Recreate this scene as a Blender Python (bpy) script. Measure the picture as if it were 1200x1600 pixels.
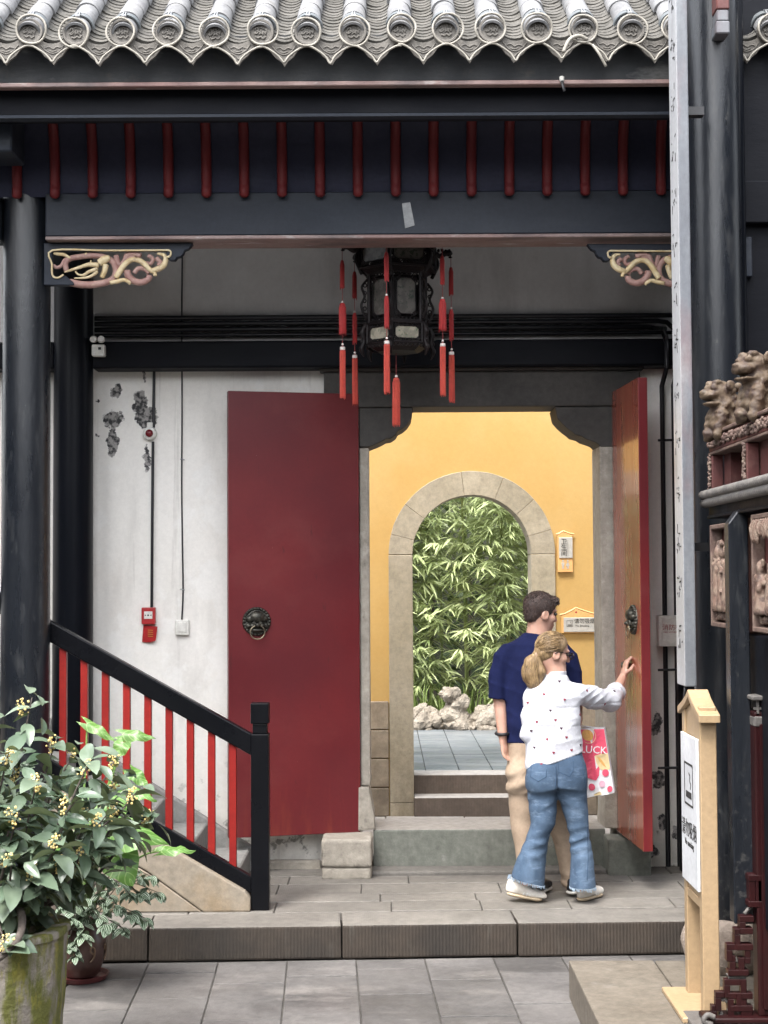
import bpy, bmesh, math, random
import numpy as np
from mathutils import Vector, Matrix, noise
from mathutils.bvhtree import BVHTree

random.seed(7)
for o in list(bpy.data.objects):
    bpy.data.objects.remove(o)
scene = bpy.context.scene
COL = scene.collection
R = math.radians

# ------------------------------------------------------------------ camera
FPX = 2404.0            # focal length in pixels of the 1200 x 1600 photograph
CAM_Z = 2.09
PITCH, ROLL = math.atan(100 / FPX), R(-0.32)
cam_d = bpy.data.cameras.new('camera')
cam_d.sensor_fit = 'VERTICAL'
cam_d.sensor_height = 36.0
cam_d.sensor_width = 27.0
cam_d.lens = FPX / 1600 * 36.0
cam_d.clip_start = 0.1
cam_d.clip_end = 1000
cam = bpy.data.objects.new('camera', cam_d)
COL.objects.link(cam)
CAM_M = Matrix.Rotation(math.pi / 2 + PITCH, 4, 'X') @ Matrix.Rotation(ROLL, 4, 'Z')
cam.matrix_world = Matrix.Translation((0, 0, CAM_Z)) @ CAM_M
scene.camera = cam

# ------------------------------------------------------------------ sky and sun
SUN_EL, SUN_AZ = R(62), math.atan2(-0.50, -0.87)     # behind the camera, to its left
world = bpy.data.worlds.new('World')
scene.world = world
world.use_nodes = True
wn = world.node_tree
wn.nodes.clear()
sky = wn.nodes.new('ShaderNodeTexSky')
sky.sky_type = 'NISHITA'
sky.sun_disc = False
sky.sun_elevation = SUN_EL
sky.sun_rotation = SUN_AZ
sky.dust_density = 4.0
sky.air_density = 1.0
hsv = wn.nodes.new('ShaderNodeHueSaturation')
hsv.inputs['Saturation'].default_value = 0.25
bg = wn.nodes.new('ShaderNodeBackground')
bg.inputs['Strength'].default_value = 0.15
wo = wn.nodes.new('ShaderNodeOutputWorld')
wn.links.new(sky.outputs[0], hsv.inputs['Color'])
wn.links.new(hsv.outputs[0], bg.inputs['Color'])
wn.links.new(bg.outputs[0], wo.inputs['Surface'])

sun_d = bpy.data.lights.new('sun', 'SUN')
sun_d.energy = 0.6
sun_d.angle = R(14)
sun_d.color = (1.0, 0.95, 0.87)
sun = bpy.data.objects.new('sun', sun_d)
COL.objects.link(sun)
sun.location = (-6, -8, 20)
SUN_DIR = Vector((math.sin(SUN_AZ) * math.cos(SUN_EL), math.cos(SUN_AZ) * math.cos(SUN_EL), math.sin(SUN_EL)))
sun.rotation_euler = SUN_DIR.to_track_quat('Z', 'Y').to_euler()

scene.view_settings.view_transform = 'Standard'
scene.view_settings.look = 'None'
scene.view_settings.exposure = 2.55
scene.view_settings.gamma = 1.0
scene.view_settings.use_curve_mapping = False
scene.render.engine = 'CYCLES'
scene.cycles.max_bounces = 8
scene.cycles.diffuse_bounces = 5
scene.cycles.use_denoising = True

# ------------------------------------------------------------------ helpers
def ray(px, py):
    return (CAM_M.to_3x3() @ Vector(((px - 600) / FPX, (800 - py) / FPX, -1.0)))

def P(px, py, Y):
    """the point at distance Y in front of the camera that photo pixel px, py shows"""
    d = ray(px, py)
    t = Y / d.y
    return Vector((d.x * t, Y, CAM_Z + d.z * t))

def G(px, py, z):
    """the point on the horizontal plane z"""
    d = ray(px, py)
    t = (z - CAM_Z) / d.z
    return Vector((d.x * t, d.y * t, z))

def wl(o):
    v = Vector((0, 0, 0))
    while o is not None:
        v = v + Vector(o.location)
        o = o.parent
    return v

def tag(o, label=None, cat=None, group=None, kind=None):
    if label: o['label'] = label
    if cat: o['category'] = cat
    if group: o['group'] = group
    if kind: o['kind'] = kind
    return o

def thing(name, loc, label, cat, group=None):
    o = bpy.data.objects.new(name, None)
    o.empty_display_size = 0.1
    o.location = loc
    COL.objects.link(o)
    return tag(o, label, cat, group)

def put(name, mesh, parent=None, loc=(0, 0, 0), rot=None, scale=None):
    """link an object that uses an existing mesh; loc is in world space"""
    o = bpy.data.objects.new(name, mesh)
    COL.objects.link(o)
    o.location = Vector(loc) - (wl(parent) if parent else Vector((0, 0, 0)))
    if parent: o.parent = parent
    if rot is not None: o.rotation_euler = rot
    if scale is not None: o.scale = scale
    return o

class MB:
    def __init__(s):
        s.v, s.f, s.mi = [], [], []
    def add(s, vs, fs, mi=0):
        b = len(s.v)
        s.v += [tuple(v) for v in vs]
        s.f += [tuple(i + b for i in f) for f in fs]
        s.mi += [mi] * len(fs)
        return s
    def box(s, x0, x1, y0, y1, z0, z1, mi=0):
        vs = [(x, y, z) for z in (z0, z1) for y in (y0, y1) for x in (x0, x1)]
        return s.add(vs, [(0, 2, 3, 1), (4, 5, 7, 6), (0, 1, 5, 4), (2, 6, 7, 3), (0, 4, 6, 2), (1, 3, 7, 5)], mi)
    def obox(s, c, ax, ay, az, mi=0):
        c, ax, ay, az = map(Vector, (c, ax, ay, az))
        vs = [c + ax * i + ay * j + az * k for k in (-1, 1) for j in (-1, 1) for i in (-1, 1)]
        return s.add(vs, [(0, 2, 3, 1), (4, 5, 7, 6), (0, 1, 5, 4), (2, 6, 7, 3), (0, 4, 6, 2), (1, 3, 7, 5)], mi)
    def prism(s, poly, d, mi=0):
        """poly: list of 3-D points in one plane, d: extrusion vector"""
        n = len(poly)
        d = Vector(d)
        vs = [Vector(p) for p in poly] + [Vector(p) + d for p in poly]
        fs = [tuple(range(n)), tuple(range(2 * n - 1, n - 1, -1))]
        fs += [(i, (i + 1) % n, n + (i + 1) % n, n + i) for i in range(n)]
        return s.add(vs, fs, mi)
    def pxz(s, poly, y0, y1, mi=0):
        return s.prism([(x, y0, z) for x, z in poly], (0, y1 - y0, 0), mi)
    def pyz(s, poly, x0, x1, mi=0):
        return s.prism([(x0, y, z) for y, z in poly], (x1 - x0, 0, 0), mi)
    def tube(s, pts, r, n=8, mi=0, flat=None, closed=False, cap=True):
        """flat=(axis vector, factor): squash the section along that axis"""
        pts = [Vector(p) for p in pts]
        m = len(pts)
        rr = [r] * m if not hasattr(r, '__len__') else list(r)
        vs, fs = [], []
        up = None
        for i, p in enumerate(pts):
            if closed:
                t = pts[(i + 1) % m] - pts[i - 1]
            else:
                t = pts[min(i + 1, m - 1)] - pts[max(i - 1, 0)]
            if t.length < 1e-9: t = Vector((0, 0, 1))
            t.normalize()
            if up is None:
                up = Vector((0, 0, 1)) if abs(t.z) < 0.9 else Vector((1, 0, 0))
            a = t.cross(up)
            if a.length < 1e-6: a = t.orthogonal()
            a.normalize()
            b = a.cross(t).normalized()
            up = b
            for k in range(n):
                q = 2 * math.pi * k / n
                off = (a * math.cos(q) + b * math.sin(q)) * rr[i]
                if flat is not None:
                    ax = Vector(flat[0]).normalized()
                    off = off - ax * off.dot(ax) * (1 - flat[1])
                vs.append(p + off)
        for i in range(m if closed else m - 1):
            j = (i + 1) % m
            for k in range(n):
                l = (k + 1) % n
                fs.append((i * n + k, i * n + l, j * n + l, j * n + k))
        if cap and not closed:
            fs.append(tuple(range(n - 1, -1, -1)))
            fs.append(tuple(range((m - 1) * n, m * n)))
        return s.add(vs, fs, mi)
    def lathe(s, prof, c=(0, 0, 0), n=24, mi=0, axis='Z', wob=None):
        c = Vector(c)
        vs, fs = [], []
        for j, (r, h) in enumerate(prof):
            for k in range(n):
                q = 2 * math.pi * k / n
                rr = r * (wob(q, h) if wob else 1)
                x, y = rr * math.cos(q), rr * math.sin(q)
                p = {'Z': (x, y, h), 'Y': (x, h, y), 'X': (h, x, y)}[axis]
                vs.append(c + Vector(p))
        for j in range(len(prof) - 1):
            for k in range(n):
                l = (k + 1) % n
                fs.append((j * n + k, j * n + l, (j + 1) * n + l, (j + 1) * n + k))
        if prof[0][0] > 1e-5: fs.append(tuple(range(n - 1, -1, -1)))
        if prof[-1][0] > 1e-5: fs.append(tuple(range((len(prof) - 1) * n, len(prof) * n)))
        return s.add(vs, fs, mi)
    def ball(s, c, r, nu=12, nv=8, mi=0, M=None):
        c = Vector(c)
        r = (r, r, r) if not hasattr(r, '__len__') else r
        vs, fs = [], []
        for j in range(nv + 1):
            th = math.pi * j / nv
            for k in range(nu):
                q = 2 * math.pi * k / nu
                p = Vector((r[0] * math.sin(th) * math.cos(q), r[1] * math.sin(th) * math.sin(q), r[2] * math.cos(th)))
                vs.append(c + (M @ p if M is not None else p))
        for j in range(nv):
            for k in range(nu):
                l = (k + 1) % nu
                fs.append((j * nu + k, (j + 1) * nu + k, (j + 1) * nu + l, j * nu + l))
        return s.add(vs, fs, mi)
    def mesh(s, name, mats, origin=(0, 0, 0), smooth=False, bevel=0.0, seg=1, merge=True, jitter=0.0):
        me = bpy.data.meshes.new(name)
        ox, oy, oz = origin
        me.from_pydata([(x - ox, y - oy, z - oz) for x, y, z in s.v], [], s.f)
        for i, p in enumerate(me.polygons):
            p.material_index = s.mi[i]
        bm = bmesh.new()
        bm.from_mesh(me)
        if merge:
            bmesh.ops.remove_doubles(bm, verts=bm.verts, dist=1e-5)
        bmesh.ops.recalc_face_normals(bm, faces=bm.faces)
        if bevel > 0:
            es = [e for e in bm.edges if len(e.link_faces) == 2 and e.calc_face_angle(0) > 0.5]
            bmesh.ops.bevel(bm, geom=es, offset=bevel, segments=seg, affect='EDGES', profile=0.6, clamp_overlap=True)
        if jitter > 0:
            for v in bm.verts:
                v.co += Vector(noise.noise_vector(v.co * 9.0)) * jitter
        bm.to_mesh(me)
        bm.free()
        if smooth:
            for p in me.polygons: p.use_smooth = True
            if smooth is not True:
                me.set_sharp_from_angle(angle=R(smooth))
        for m in (mats if isinstance(mats, (list, tuple)) else [mats]):
            me.materials.append(m)
        return me
    def build(s, name, mats, parent=None, origin=None, **kw):
        base = wl(parent) if parent else Vector((0, 0, 0))
        og = Vector(origin) if origin is not None else base
        me = s.mesh(name, mats, og, **kw)
        o = bpy.data.objects.new(name, me)
        COL.objects.link(o)
        o.location = og - base
        if parent: o.parent = parent
        return o

def arc(cx, cz, r, a0, a1, n):
    return [(cx + r * math.cos(R(a0 + (a1 - a0) * i / n)), cz + r * math.sin(R(a0 + (a1 - a0) * i / n))) for i in range(n + 1)]

def spline(pts, n=6):
    """Catmull-Rom through pts"""
    pts = [Vector(p) for p in pts]
    out = []
    for i in range(len(pts) - 1):
        p0, p1, p2, p3 = pts[max(i - 1, 0)], pts[i], pts[i + 1], pts[min(i + 2, len(pts) - 1)]
        for k in range(n):
            t = k / n
            out.append(0.5 * ((2 * p1) + (p2 - p0) * t + (2 * p0 - 5 * p1 + 4 * p2 - p3) * t * t + (3 * p1 - p0 - 3 * p2 + p3) * t ** 3))
    out.append(pts[-1])
    return out

def lerp_list(vals, n):
    out = []
    for i in range(len(vals) - 1):
        for k in range(n):
            out.append(vals[i] + (vals[i + 1] - vals[i]) * k / n)
    out.append(vals[-1])
    return out

# ------------------------------------------------------------------ materials
def col4(c): return (c[0], c[1], c[2], 1.0)

STONY = {'paving', 'platform', 'kerb', 'slab_stone', 'sill', 'frame_stone', 'arch_stone', 'brick_stone', 'stringer', 'stair_grey', 'drum_stone', 'moss_stone',
         'tile', 'pan_tile', 'tile_end', 'rock', 'pale_slab', 'joint', 'ground', 'carved_step', 'lintel_stone'}
def mat(name, c1, c2=None, scale=3.0, rough=0.6, rough2=None, bump=0.0, bscale=40.0, stretch=(1, 1, 1),
        metal=0.0, spec=0.5, layers=(), coat=0.0, rand=0.0, ramp=(0.35, 0.65), detail=6.0, wave=None, spots=None,
        trans=0.0, sheen=0.0, grain=0.10, gscale=38.0, bdist=0.01):
    if name in STONY: grain, gscale = 0.17, 20.0
    if name in ('yellow', 'plaster', 'plaster_grey', 'skin', 'door_red'): grain = 0.035
    m = bpy.data.materials.new(name)
    m.use_nodes = True
    nt = m.node_tree
    N, L = nt.nodes, nt.links
    b = N['Principled BSDF']
    geo = N.new('ShaderNodeNewGeometry')
    def vec(st):
        mp = N.new('ShaderNodeMapping')
        mp.inputs['Scale'].default_value = st
        L.new(geo.outputs['Position'], mp.inputs['Vector'])
        return mp.outputs[0]
    def nz(st, sc, det=6.0, ro=0.55, dist=0.0):
        n = N.new('ShaderNodeTexNoise')
        n.inputs['Scale'].default_value = sc
        n.inputs['Detail'].default_value = det
        n.inputs['Roughness'].default_value = ro
        n.inputs['Distortion'].default_value = dist
        L.new(vec(st), n.inputs['Vector'])
        return n.outputs['Fac']
    def mrange(x, lo, hi, a=0.0, c=1.0):
        r = N.new('ShaderNodeMapRange')
        r.inputs['From Min'].default_value = lo
        r.inputs['From Max'].default_value = hi
        r.inputs['To Min'].default_value = a
        r.inputs['To Max'].default_value = c
        L.new(x, r.inputs['Value'])
        return r.outputs[0]
    def mix(f, a, c):
        x = N.new('ShaderNodeMix')
        x.data_type = 'RGBA'
        if isinstance(f, float): x.inputs[0].default_value = f
        else: L.new(f, x.inputs[0])
        for k, q in ((6, a), (7, c)):
            if isinstance(q, tuple): x.inputs[k].default_value = col4(q)
            else: L.new(q, x.inputs[k])
        return x.outputs[2]
    def mathn(op, a, c):
        x = N.new('ShaderNodeMath')
        x.operation = op
        for k, q in ((0, a), (1, c)):
            if isinstance(q, (int, float)): x.inputs[k].default_value = q
            else: L.new(q, x.inputs[k])
        return x.outputs[0]
    n0 = nz(stretch, scale, detail)
    c2 = c2 or tuple(x * 0.8 for x in c1)
    colr = mix(mrange(n0, ramp[0], ramp[1]), tuple(c1), tuple(c2))
    rgh = mrange(nz(stretch, scale * 1.7), 0.3, 0.7, rough, rough if rough2 is None else rough2)
    if rand > 0:
        oi = N.new('ShaderNodeObjectInfo')
        v = mrange(oi.outputs['Random'], 0, 1, 1 - rand, 1 + rand)
        h = N.new('ShaderNodeHueSaturation')
        L.new(v, h.inputs['Value'])
        L.new(colr, h.inputs['Color'])
        colr = h.outputs[0]
    for la in layers:
        f = nz(la.get('stretch', (1, 1, 1)), la['scale'], la.get('detail', 7.0), la.get('ro', 0.6), la.get('dist', 0.0))
        f = mrange(f, la['lo'], la['hi'], 0.0, la.get('amt', 1.0))
        if 'z' in la:      # the layer only occurs between these heights
            sp = N.new('ShaderNodeSeparateXYZ')
            L.new(geo.outputs['Position'], sp.inputs[0])
            f = mathn('MULTIPLY', f, mrange(sp.outputs['Z'], la['z'][0], la['z'][1]))
        colr = mix(f, colr, tuple(la['color']))
        if 'rough' in la:
            rm = N.new('ShaderNodeMix')
            L.new(f, rm.inputs[0]); L.new(rgh, rm.inputs[2]); rm.inputs[3].default_value = la['rough']
            rgh = rm.outputs[0]
    spotmask = None
    if spots:
        nn = N.new('ShaderNodeTexNoise')
        nn.inputs['Scale'].default_value = 14
        nn.inputs['Detail'].default_value = 6
        nn.inputs['Roughness'].default_value = 0.7
        L.new(geo.outputs['Position'], nn.inputs['Vector'])
        vm = N.new('ShaderNodeVectorMath'); vm.operation = 'MULTIPLY_ADD'
        L.new(nn.outputs['Color'], vm.inputs[0])
        vm.inputs[1].default_value = (0.11, 0.0, 0.11)
        L.new(geo.outputs['Position'], vm.inputs[2])
        for (x, z, rx, rz) in spots['at']:
            s1 = N.new('ShaderNodeVectorMath'); s1.operation = 'SUBTRACT'
            L.new(vm.outputs[0], s1.inputs[0]); s1.inputs[1].default_value = (x + 0.055, 0, z + 0.055)
            s2 = N.new('ShaderNodeVectorMath'); s2.operation = 'MULTIPLY'
            L.new(s1.outputs[0], s2.inputs[0]); s2.inputs[1].default_value = (1 / rx, 0, 1 / rz)
            s3 = N.new('ShaderNodeVectorMath'); s3.operation = 'LENGTH'
            L.new(s2.outputs[0], s3.inputs[0])
            f = mrange(s3.outputs['Value'], 1.06, 0.94)
            spotmask = f if spotmask is None else mathn('MAXIMUM', spotmask, f)
        pc = mix(mrange(nz((1, 1, 1), 34), 0.42, 0.56), tuple(spots['c1']), tuple(spots['c2']))
        colr = mix(spotmask, colr, pc)
    if grain > 0:       # fine speckle of the surface
        gv = mrange(nz((1, 1, 1), gscale, 9.0, 0.75), 0.3, 0.7, 1 - grain * 1.6, 1 + grain * 1.6)
        hg = N.new('ShaderNodeHueSaturation')
        L.new(gv, hg.inputs['Value']); L.new(colr, hg.inputs['Color'])
        colr = hg.outputs[0]
    L.new(colr, b.inputs['Base Color'])
    L.new(rgh, b.inputs['Roughness'])
    b.inputs['Metallic'].default_value = metal
    b.inputs['Specular IOR Level'].default_value = spec
    if coat:
        b.inputs['Coat Weight'].default_value = coat
        b.inputs['Coat Roughness'].default_value = 0.15
    if sheen:
        b.inputs['Sheen Weight'].default_value = sheen
    if trans:
        b.inputs['Transmission Weight'].default_value = trans
    h = None
    if bump:
        h = nz(stretch, bscale, 8.0, 0.65)
    if wave:
        w = N.new('ShaderNodeTexWave')
        w.wave_type = 'BANDS'
        w.bands_direction = wave.get('dir', 'X')
        w.inputs['Scale'].default_value = wave['scale']
        w.inputs['Distortion'].default_value = wave.get('dist', 1.5)
        w.inputs['Detail'].default_value = 2
        w.inputs['Detail Scale'].default_value = 2.0
        mpw = vec(wave.get('stretch', (1, 1, 1)))
        L.new(mpw, w.inputs['Vector'])
        ww = mathn('MULTIPLY', w.outputs['Fac'], wave.get('amt', 1.0))
        h = ww if h is None else mathn('ADD', h, ww)
    if spotmask is not None:
        sm = mathn('MULTIPLY', spotmask, -0.6)
        h = sm if h is None else mathn('ADD', h, sm)
    if h is not None:
        bn = N.new('ShaderNodeBump')
        bn.inputs['Strength'].default_value = bump if bump else 0.5
        bn.inputs['Distance'].default_value = bdist
        L.new(h, bn.inputs['Height'])
        L.new(bn.outputs[0], b.inputs['Normal'])
    return m

# ------------------------------------------------------------------ implicit modelling (rounded bodies, carvings, rocks)
class SDF:
    """a grid of signed distances that primitives are blended into, turned into a mesh by surface nets"""
    def __init__(s, lo, hi, h):
        s.lo = np.array(lo, dtype=np.float32)
        s.h = h
        n = np.ceil((np.array(hi) - np.array(lo)) / h).astype(int) + 1
        s.n = n
        s.g = np.full(tuple(n), 0.25, dtype=np.float32)
    def _sub(s, lo, hi, pad):
        a = np.clip(np.floor((np.array(lo) - pad - s.lo) / s.h).astype(int), 0, s.n - 1)
        b = np.clip(np.ceil((np.array(hi) + pad - s.lo) / s.h).astype(int) + 1, 1, s.n)
        sl = tuple(slice(int(i), int(j)) for i, j in zip(a, b))
        ax = [s.lo[d] + np.arange(int(a[d]), int(b[d]), dtype=np.float32) * s.h for d in range(3)]
        X, Y, Z = np.meshgrid(*ax, indexing='ij')
        return sl, X, Y, Z
    def _blend(s, sl, d, k, sub=False):
        g = s.g[sl]
        d = d.astype(np.float32)
        if sub:
            d = -d
            hh = np.clip(0.5 - 0.5 * (g - d) / k, 0, 1)
            s.g[sl] = g * (1 - hh) + d * hh + k * hh * (1 - hh)
        else:
            hh = np.clip(0.5 + 0.5 * (d - g) / k, 0, 1)
            s.g[sl] = d * (1 - hh) + g * hh - k * hh * (1 - hh)
    def cone(s, a, b, ra, rb, k=0.02, sub=False, sq=None):
        """rounded cone from a to b; sq=(axis, factor>1) makes it thinner along that axis"""
        a = np.array(a, dtype=np.float64); b = np.array(b, dtype=np.float64)
        rm = max(ra, rb)
        sl, X, Y, Z = s._sub(np.minimum(a, b) - rm, np.maximum(a, b) + rm, k * 2 + s.h * 2 + 0.02)
        d = b - a
        L2 = max(float(d @ d), 1e-9)
        px, py, pz = X - a[0], Y - a[1], Z - a[2]
        t = np.clip((px * d[0] + py * d[1] + pz * d[2]) / L2, 0, 1)
        qx, qy, qz = px - t * d[0], py - t * d[1], pz - t * d[2]
        if sq is not None:
            ax = np.array(Vector(sq[0]).normalized())
            w = (qx * ax[0] + qy * ax[1] + qz * ax[2]) * (sq[1] - 1)
            qx, qy, qz = qx + w * ax[0], qy + w * ax[1], qz + w * ax[2]
        dist = np.sqrt(qx * qx + qy * qy + qz * qz) - (ra + (rb - ra) * t)
        s._blend(sl, dist, k, sub)
        return s
    def chain(s, pts, rs, k=0.02, sq=None):
        for i in range(len(pts) - 1):
            s.cone(pts[i], pts[i + 1], rs[i], rs[i + 1], k, sq=sq)
        return s
    def ell(s, c, r, k=0.02, sub=False, M=None):
        c = np.array(c, dtype=np.float64)
        r = np.array(r if hasattr(r, '__len__') else (r, r, r), dtype=np.float64)
        rm = r.max()
        sl, X, Y, Z = s._sub(c - rm, c + rm, k * 2 + s.h * 2 + 0.02)
        x, y, z = X - c[0], Y - c[1], Z - c[2]
        if M is not None:
            m = np.array(M.to_3x3().transposed())
            x, y, z = (m[i, 0] * x + m[i, 1] * y + m[i, 2] * z for i in range(3))
        k0 = np.sqrt((x / r[0]) ** 2 + (y / r[1]) ** 2 + (z / r[2]) ** 2)
        k1 = np.sqrt((x / r[0] ** 2) ** 2 + (y / r[1] ** 2) ** 2 + (z / r[2] ** 2) ** 2)
        d = k0 * (k0 - 1) / np.maximum(k1, 1e-6)
        d = np.where(k0 < 0.3, -r.min() * (1 - k0), d)
        s._blend(sl, d, k, sub)
        return s
    def loft(s, secs, k=0.02, fold=None, sub=False):
        """secs: list of (centre xyz, rx, ry, angle) stacked from first to last; elliptical sections in the horizontal plane
        (interpolated on z)"""
        secs = sorted(secs, key=lambda q: q[0][2])
        zs = np.array([q[0][2] for q in secs])
        cx = np.array([q[0][0] for q in secs]); cy = np.array([q[0][1] for q in secs])
        rx = np.array([q[1] for q in secs]); ry = np.array([q[2] for q in secs]); an = np.array([q[3] for q in secs])
        rm = max(rx.max(), ry.max())
        sl, X, Y, Z = s._sub((cx.min() - rm, cy.min() - rm, zs[0]), (cx.max() + rm, cy.max() + rm, zs[-1]), k * 2 + s.h * 2 + 0.03)
        zl = Z[0, 0, :]
        def it(v):
            return np.interp(zl, zs, v)[None, None, :]
        a = it(an)
        dx, dy = X - it(cx), Y - it(cy)
        u = dx * np.cos(a) + dy * np.sin(a)
        v = -dx * np.sin(a) + dy * np.cos(a)
        ex, ey = it(rx), it(ry)
        rr = np.sqrt((u / ex) ** 2 + (v / ey) ** 2)
        gr = np.sqrt((u / ex ** 2) ** 2 + (v / ey ** 2) ** 2) + 1e-6
        d = rr * (rr - 1) / gr
        d = np.where(rr < 0.3, -np.minimum(ex, ey) * (1 - rr) + 0 * X, d)
        if fold is not None:
            d = d + fold(X, Y, Z, np.arctan2(v / ey, u / ex))
        d = np.maximum(d, np.maximum(zs[0] - Z, Z - zs[-1]))
        s._blend(sl, d, k, sub)
        return s
    def cut(s, p, n):
        """keep only the side of the plane that n points away from"""
        n = Vector(n).normalized()
        ax = [s.lo[d] + np.arange(int(s.n[d]), dtype=np.float32) * s.h for d in range(3)]
        d = (ax[0][:, None, None] - p[0]) * n[0] + (ax[1][None, :, None] - p[1]) * n[1] + (ax[2][None, None, :] - p[2]) * n[2]
        s.g = np.maximum(s.g, d.astype(np.float32))
        return s
    def warp(s, fn):
        ax = [s.lo[d] + np.arange(int(s.n[d]), dtype=np.float32) * s.h for d in range(3)]
        X, Y, Z = np.meshgrid(*ax, indexing='ij')
        s.g = s.g + fn(X, Y, Z).astype(np.float32)
        return s
    def mesh(s, name, mats, origin=(0, 0, 0), smooth_it=1):
        g = s.g
        g = np.pad(g, 1, constant_values=0.25)
        ins = g < 0
        nx, ny, nz = g.shape
        acc = np.zeros((nx - 1, ny - 1, nz - 1, 3), dtype=np.float32)
        cnt = np.zeros((nx - 1, ny - 1, nz - 1), dtype=np.float32)
        corner = lambda A, i, j, k: A[i:nx - 1 + i, j:ny - 1 + j, k:nz - 1 + k]
        for ax in range(3):
            for u in (0, 1):
                for v in (0, 1):
                    c0 = [0, 0, 0]; c1 = [0, 0, 0]
                    o = [d for d in range(3) if d != ax]
                    c0[o[0]] = c1[o[0]] = u; c0[o[1]] = c1[o[1]] = v
                    c1[ax] = 1
                    g0, g1 = corner(g, *c0), corner(g, *c1)
                    cr = (corner(ins, *c0) != corner(ins, *c1))
                    dn = g0 - g1
                    t = np.where(cr, g0 / np.where(np.abs(dn) < 1e-9, 1e-9, dn), 0)
                    cnt += cr
                    acc[..., ax] += np.where(cr, t, 0)
                    acc[..., o[0]] += np.where(cr, u, 0)
                    acc[..., o[1]] += np.where(cr, v, 0)
        act = cnt > 0
        idx = -np.ones(act.shape, dtype=np.int64)
        idx[act] = np.arange(int(act.sum()))
        cells = np.argwhere(act)
        pos = (cells + acc[act] / cnt[act][:, None] - 1) * s.h + s.lo
        quads = []
        for ax in range(3):
            o = [d for d in range(3) if d != ax]
            A = [slice(1, nx - 1), slice(1, ny - 1), slice(1, nz - 1)]
            a0 = list(A); a1 = list(A)
            a0[ax] = slice(1, g.shape[ax] - 2); a1[ax] = slice(2, g.shape[ax] - 1)
            i0, i1 = ins[tuple(a0)], ins[tuple(a1)]
            e = np.argwhere(i0 != i1) + 1
            if len(e) == 0: continue
            flip = ins[e[:, 0], e[:, 1], e[:, 2]]
            def cell(du, dv):
                q = e.copy(); q[:, o[0]] += du; q[:, o[1]] += dv
                return idx[q[:, 0], q[:, 1], q[:, 2]]
            q = np.stack([cell(-1, -1), cell(0, -1), cell(0, 0), cell(-1, 0)], 1)
            if ax == 1: flip = ~flip
            q[~flip] = q[~flip][:, ::-1]
            quads.append(q)
        quads = np.concatenate(quads)
        quads = quads[(quads >= 0).all(1)]
        for _ in range(smooth_it):      # a light relaxation takes the grid steps out
            su = np.zeros_like(pos); c = np.zeros(len(pos))
            for a, b in ((0, 1), (1, 2), (2, 3), (3, 0)):
                np.add.at(su, quads[:, a], pos[quads[:, b]]); np.add.at(c, quads[:, a], 1)
                np.add.at(su, quads[:, b], pos[quads[:, a]]); np.add.at(c, quads[:, b], 1)
            pos = pos * 0.5 + 0.5 * su / np.maximum(c, 1)[:, None]
        pos = pos - np.array(origin)
        me = bpy.data.meshes.new(name)
        me.vertices.add(len(pos)); me.vertices.foreach_set('co', pos.astype(np.float32).ravel())
        me.loops.add(len(quads) * 4); me.loops.foreach_set('vertex_index', quads.astype(np.int32).ravel())
        me.polygons.add(len(quads)); me.polygons.foreach_set('loop_start', np.arange(0, len(quads) * 4, 4, dtype=np.int32))
        me.polygons.foreach_set('use_smooth', np.ones(len(quads), dtype=bool))
        me.update(calc_edges=True)
        me.validate()
        for m in (mats if isinstance(mats, (list, tuple)) else [mats]):
            me.materials.append(m)
        return me
    def build(s, name, mats, parent=None, smooth_it=1):
        base = wl(parent) if parent else Vector((0, 0, 0))
        me = s.mesh(name, mats, base, smooth_it)
        o = bpy.data.objects.new(name, me)
        COL.objects.link(o)
        if parent: o.parent = parent
        return o

def roughen(me, freq, amp, base, octaves, off=0.0):
    """chip a mesh along its normals with ridged noise"""
    n = len(me.vertices)
    co = np.empty(n * 3, dtype=np.float32); no = np.empty(n * 3, dtype=np.float32)
    me.vertices.foreach_get('co', co); me.vertices.foreach_get('normal', no)
    co = co.reshape(-1, 3); no = no.reshape(-1, 3)
    k = np.array([noise.ridged_multi_fractal(Vector((c[0] * freq + off, c[1] * freq, c[2] * freq)), .9, 2.1, octaves, 1.0, 2.0) for c in co.tolist()], dtype=np.float32)
    co = co + no * ((k - base) * amp)[:, None]
    me.vertices.foreach_set('co', co.ravel())
    me.update()

def text_mesh(s, size, depth=0.0, align='CENTER'):
    cu = bpy.data.curves.new('lettering', 'FONT')
    cu.body = s
    cu.size = size
    cu.extrude = depth
    cu.align_x = align
    cu.align_y = 'CENTER'
    cu.resolution_u = 2
    o = bpy.data.objects.new('lettering', cu)
    COL.objects.link(o)
    dg = bpy.context.evaluated_depsgraph_get()
    me = bpy.data.meshes.new_from_object(o.evaluated_get(dg))
    bpy.data.objects.remove(o)
    return me

def lettering(s, size, m, parent, loc, face='-Y', name='lettering', depth=0.0006, align='CENTER'):
    me = text_mesh(s, size, depth, align)
    me.materials.clear()
    me.materials.append(m)
    rot = {'-Y': (R(90), 0, 0), '-X': (R(90), 0, R(-90))}[face]
    return put(name, me, parent, loc, rot)
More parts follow.
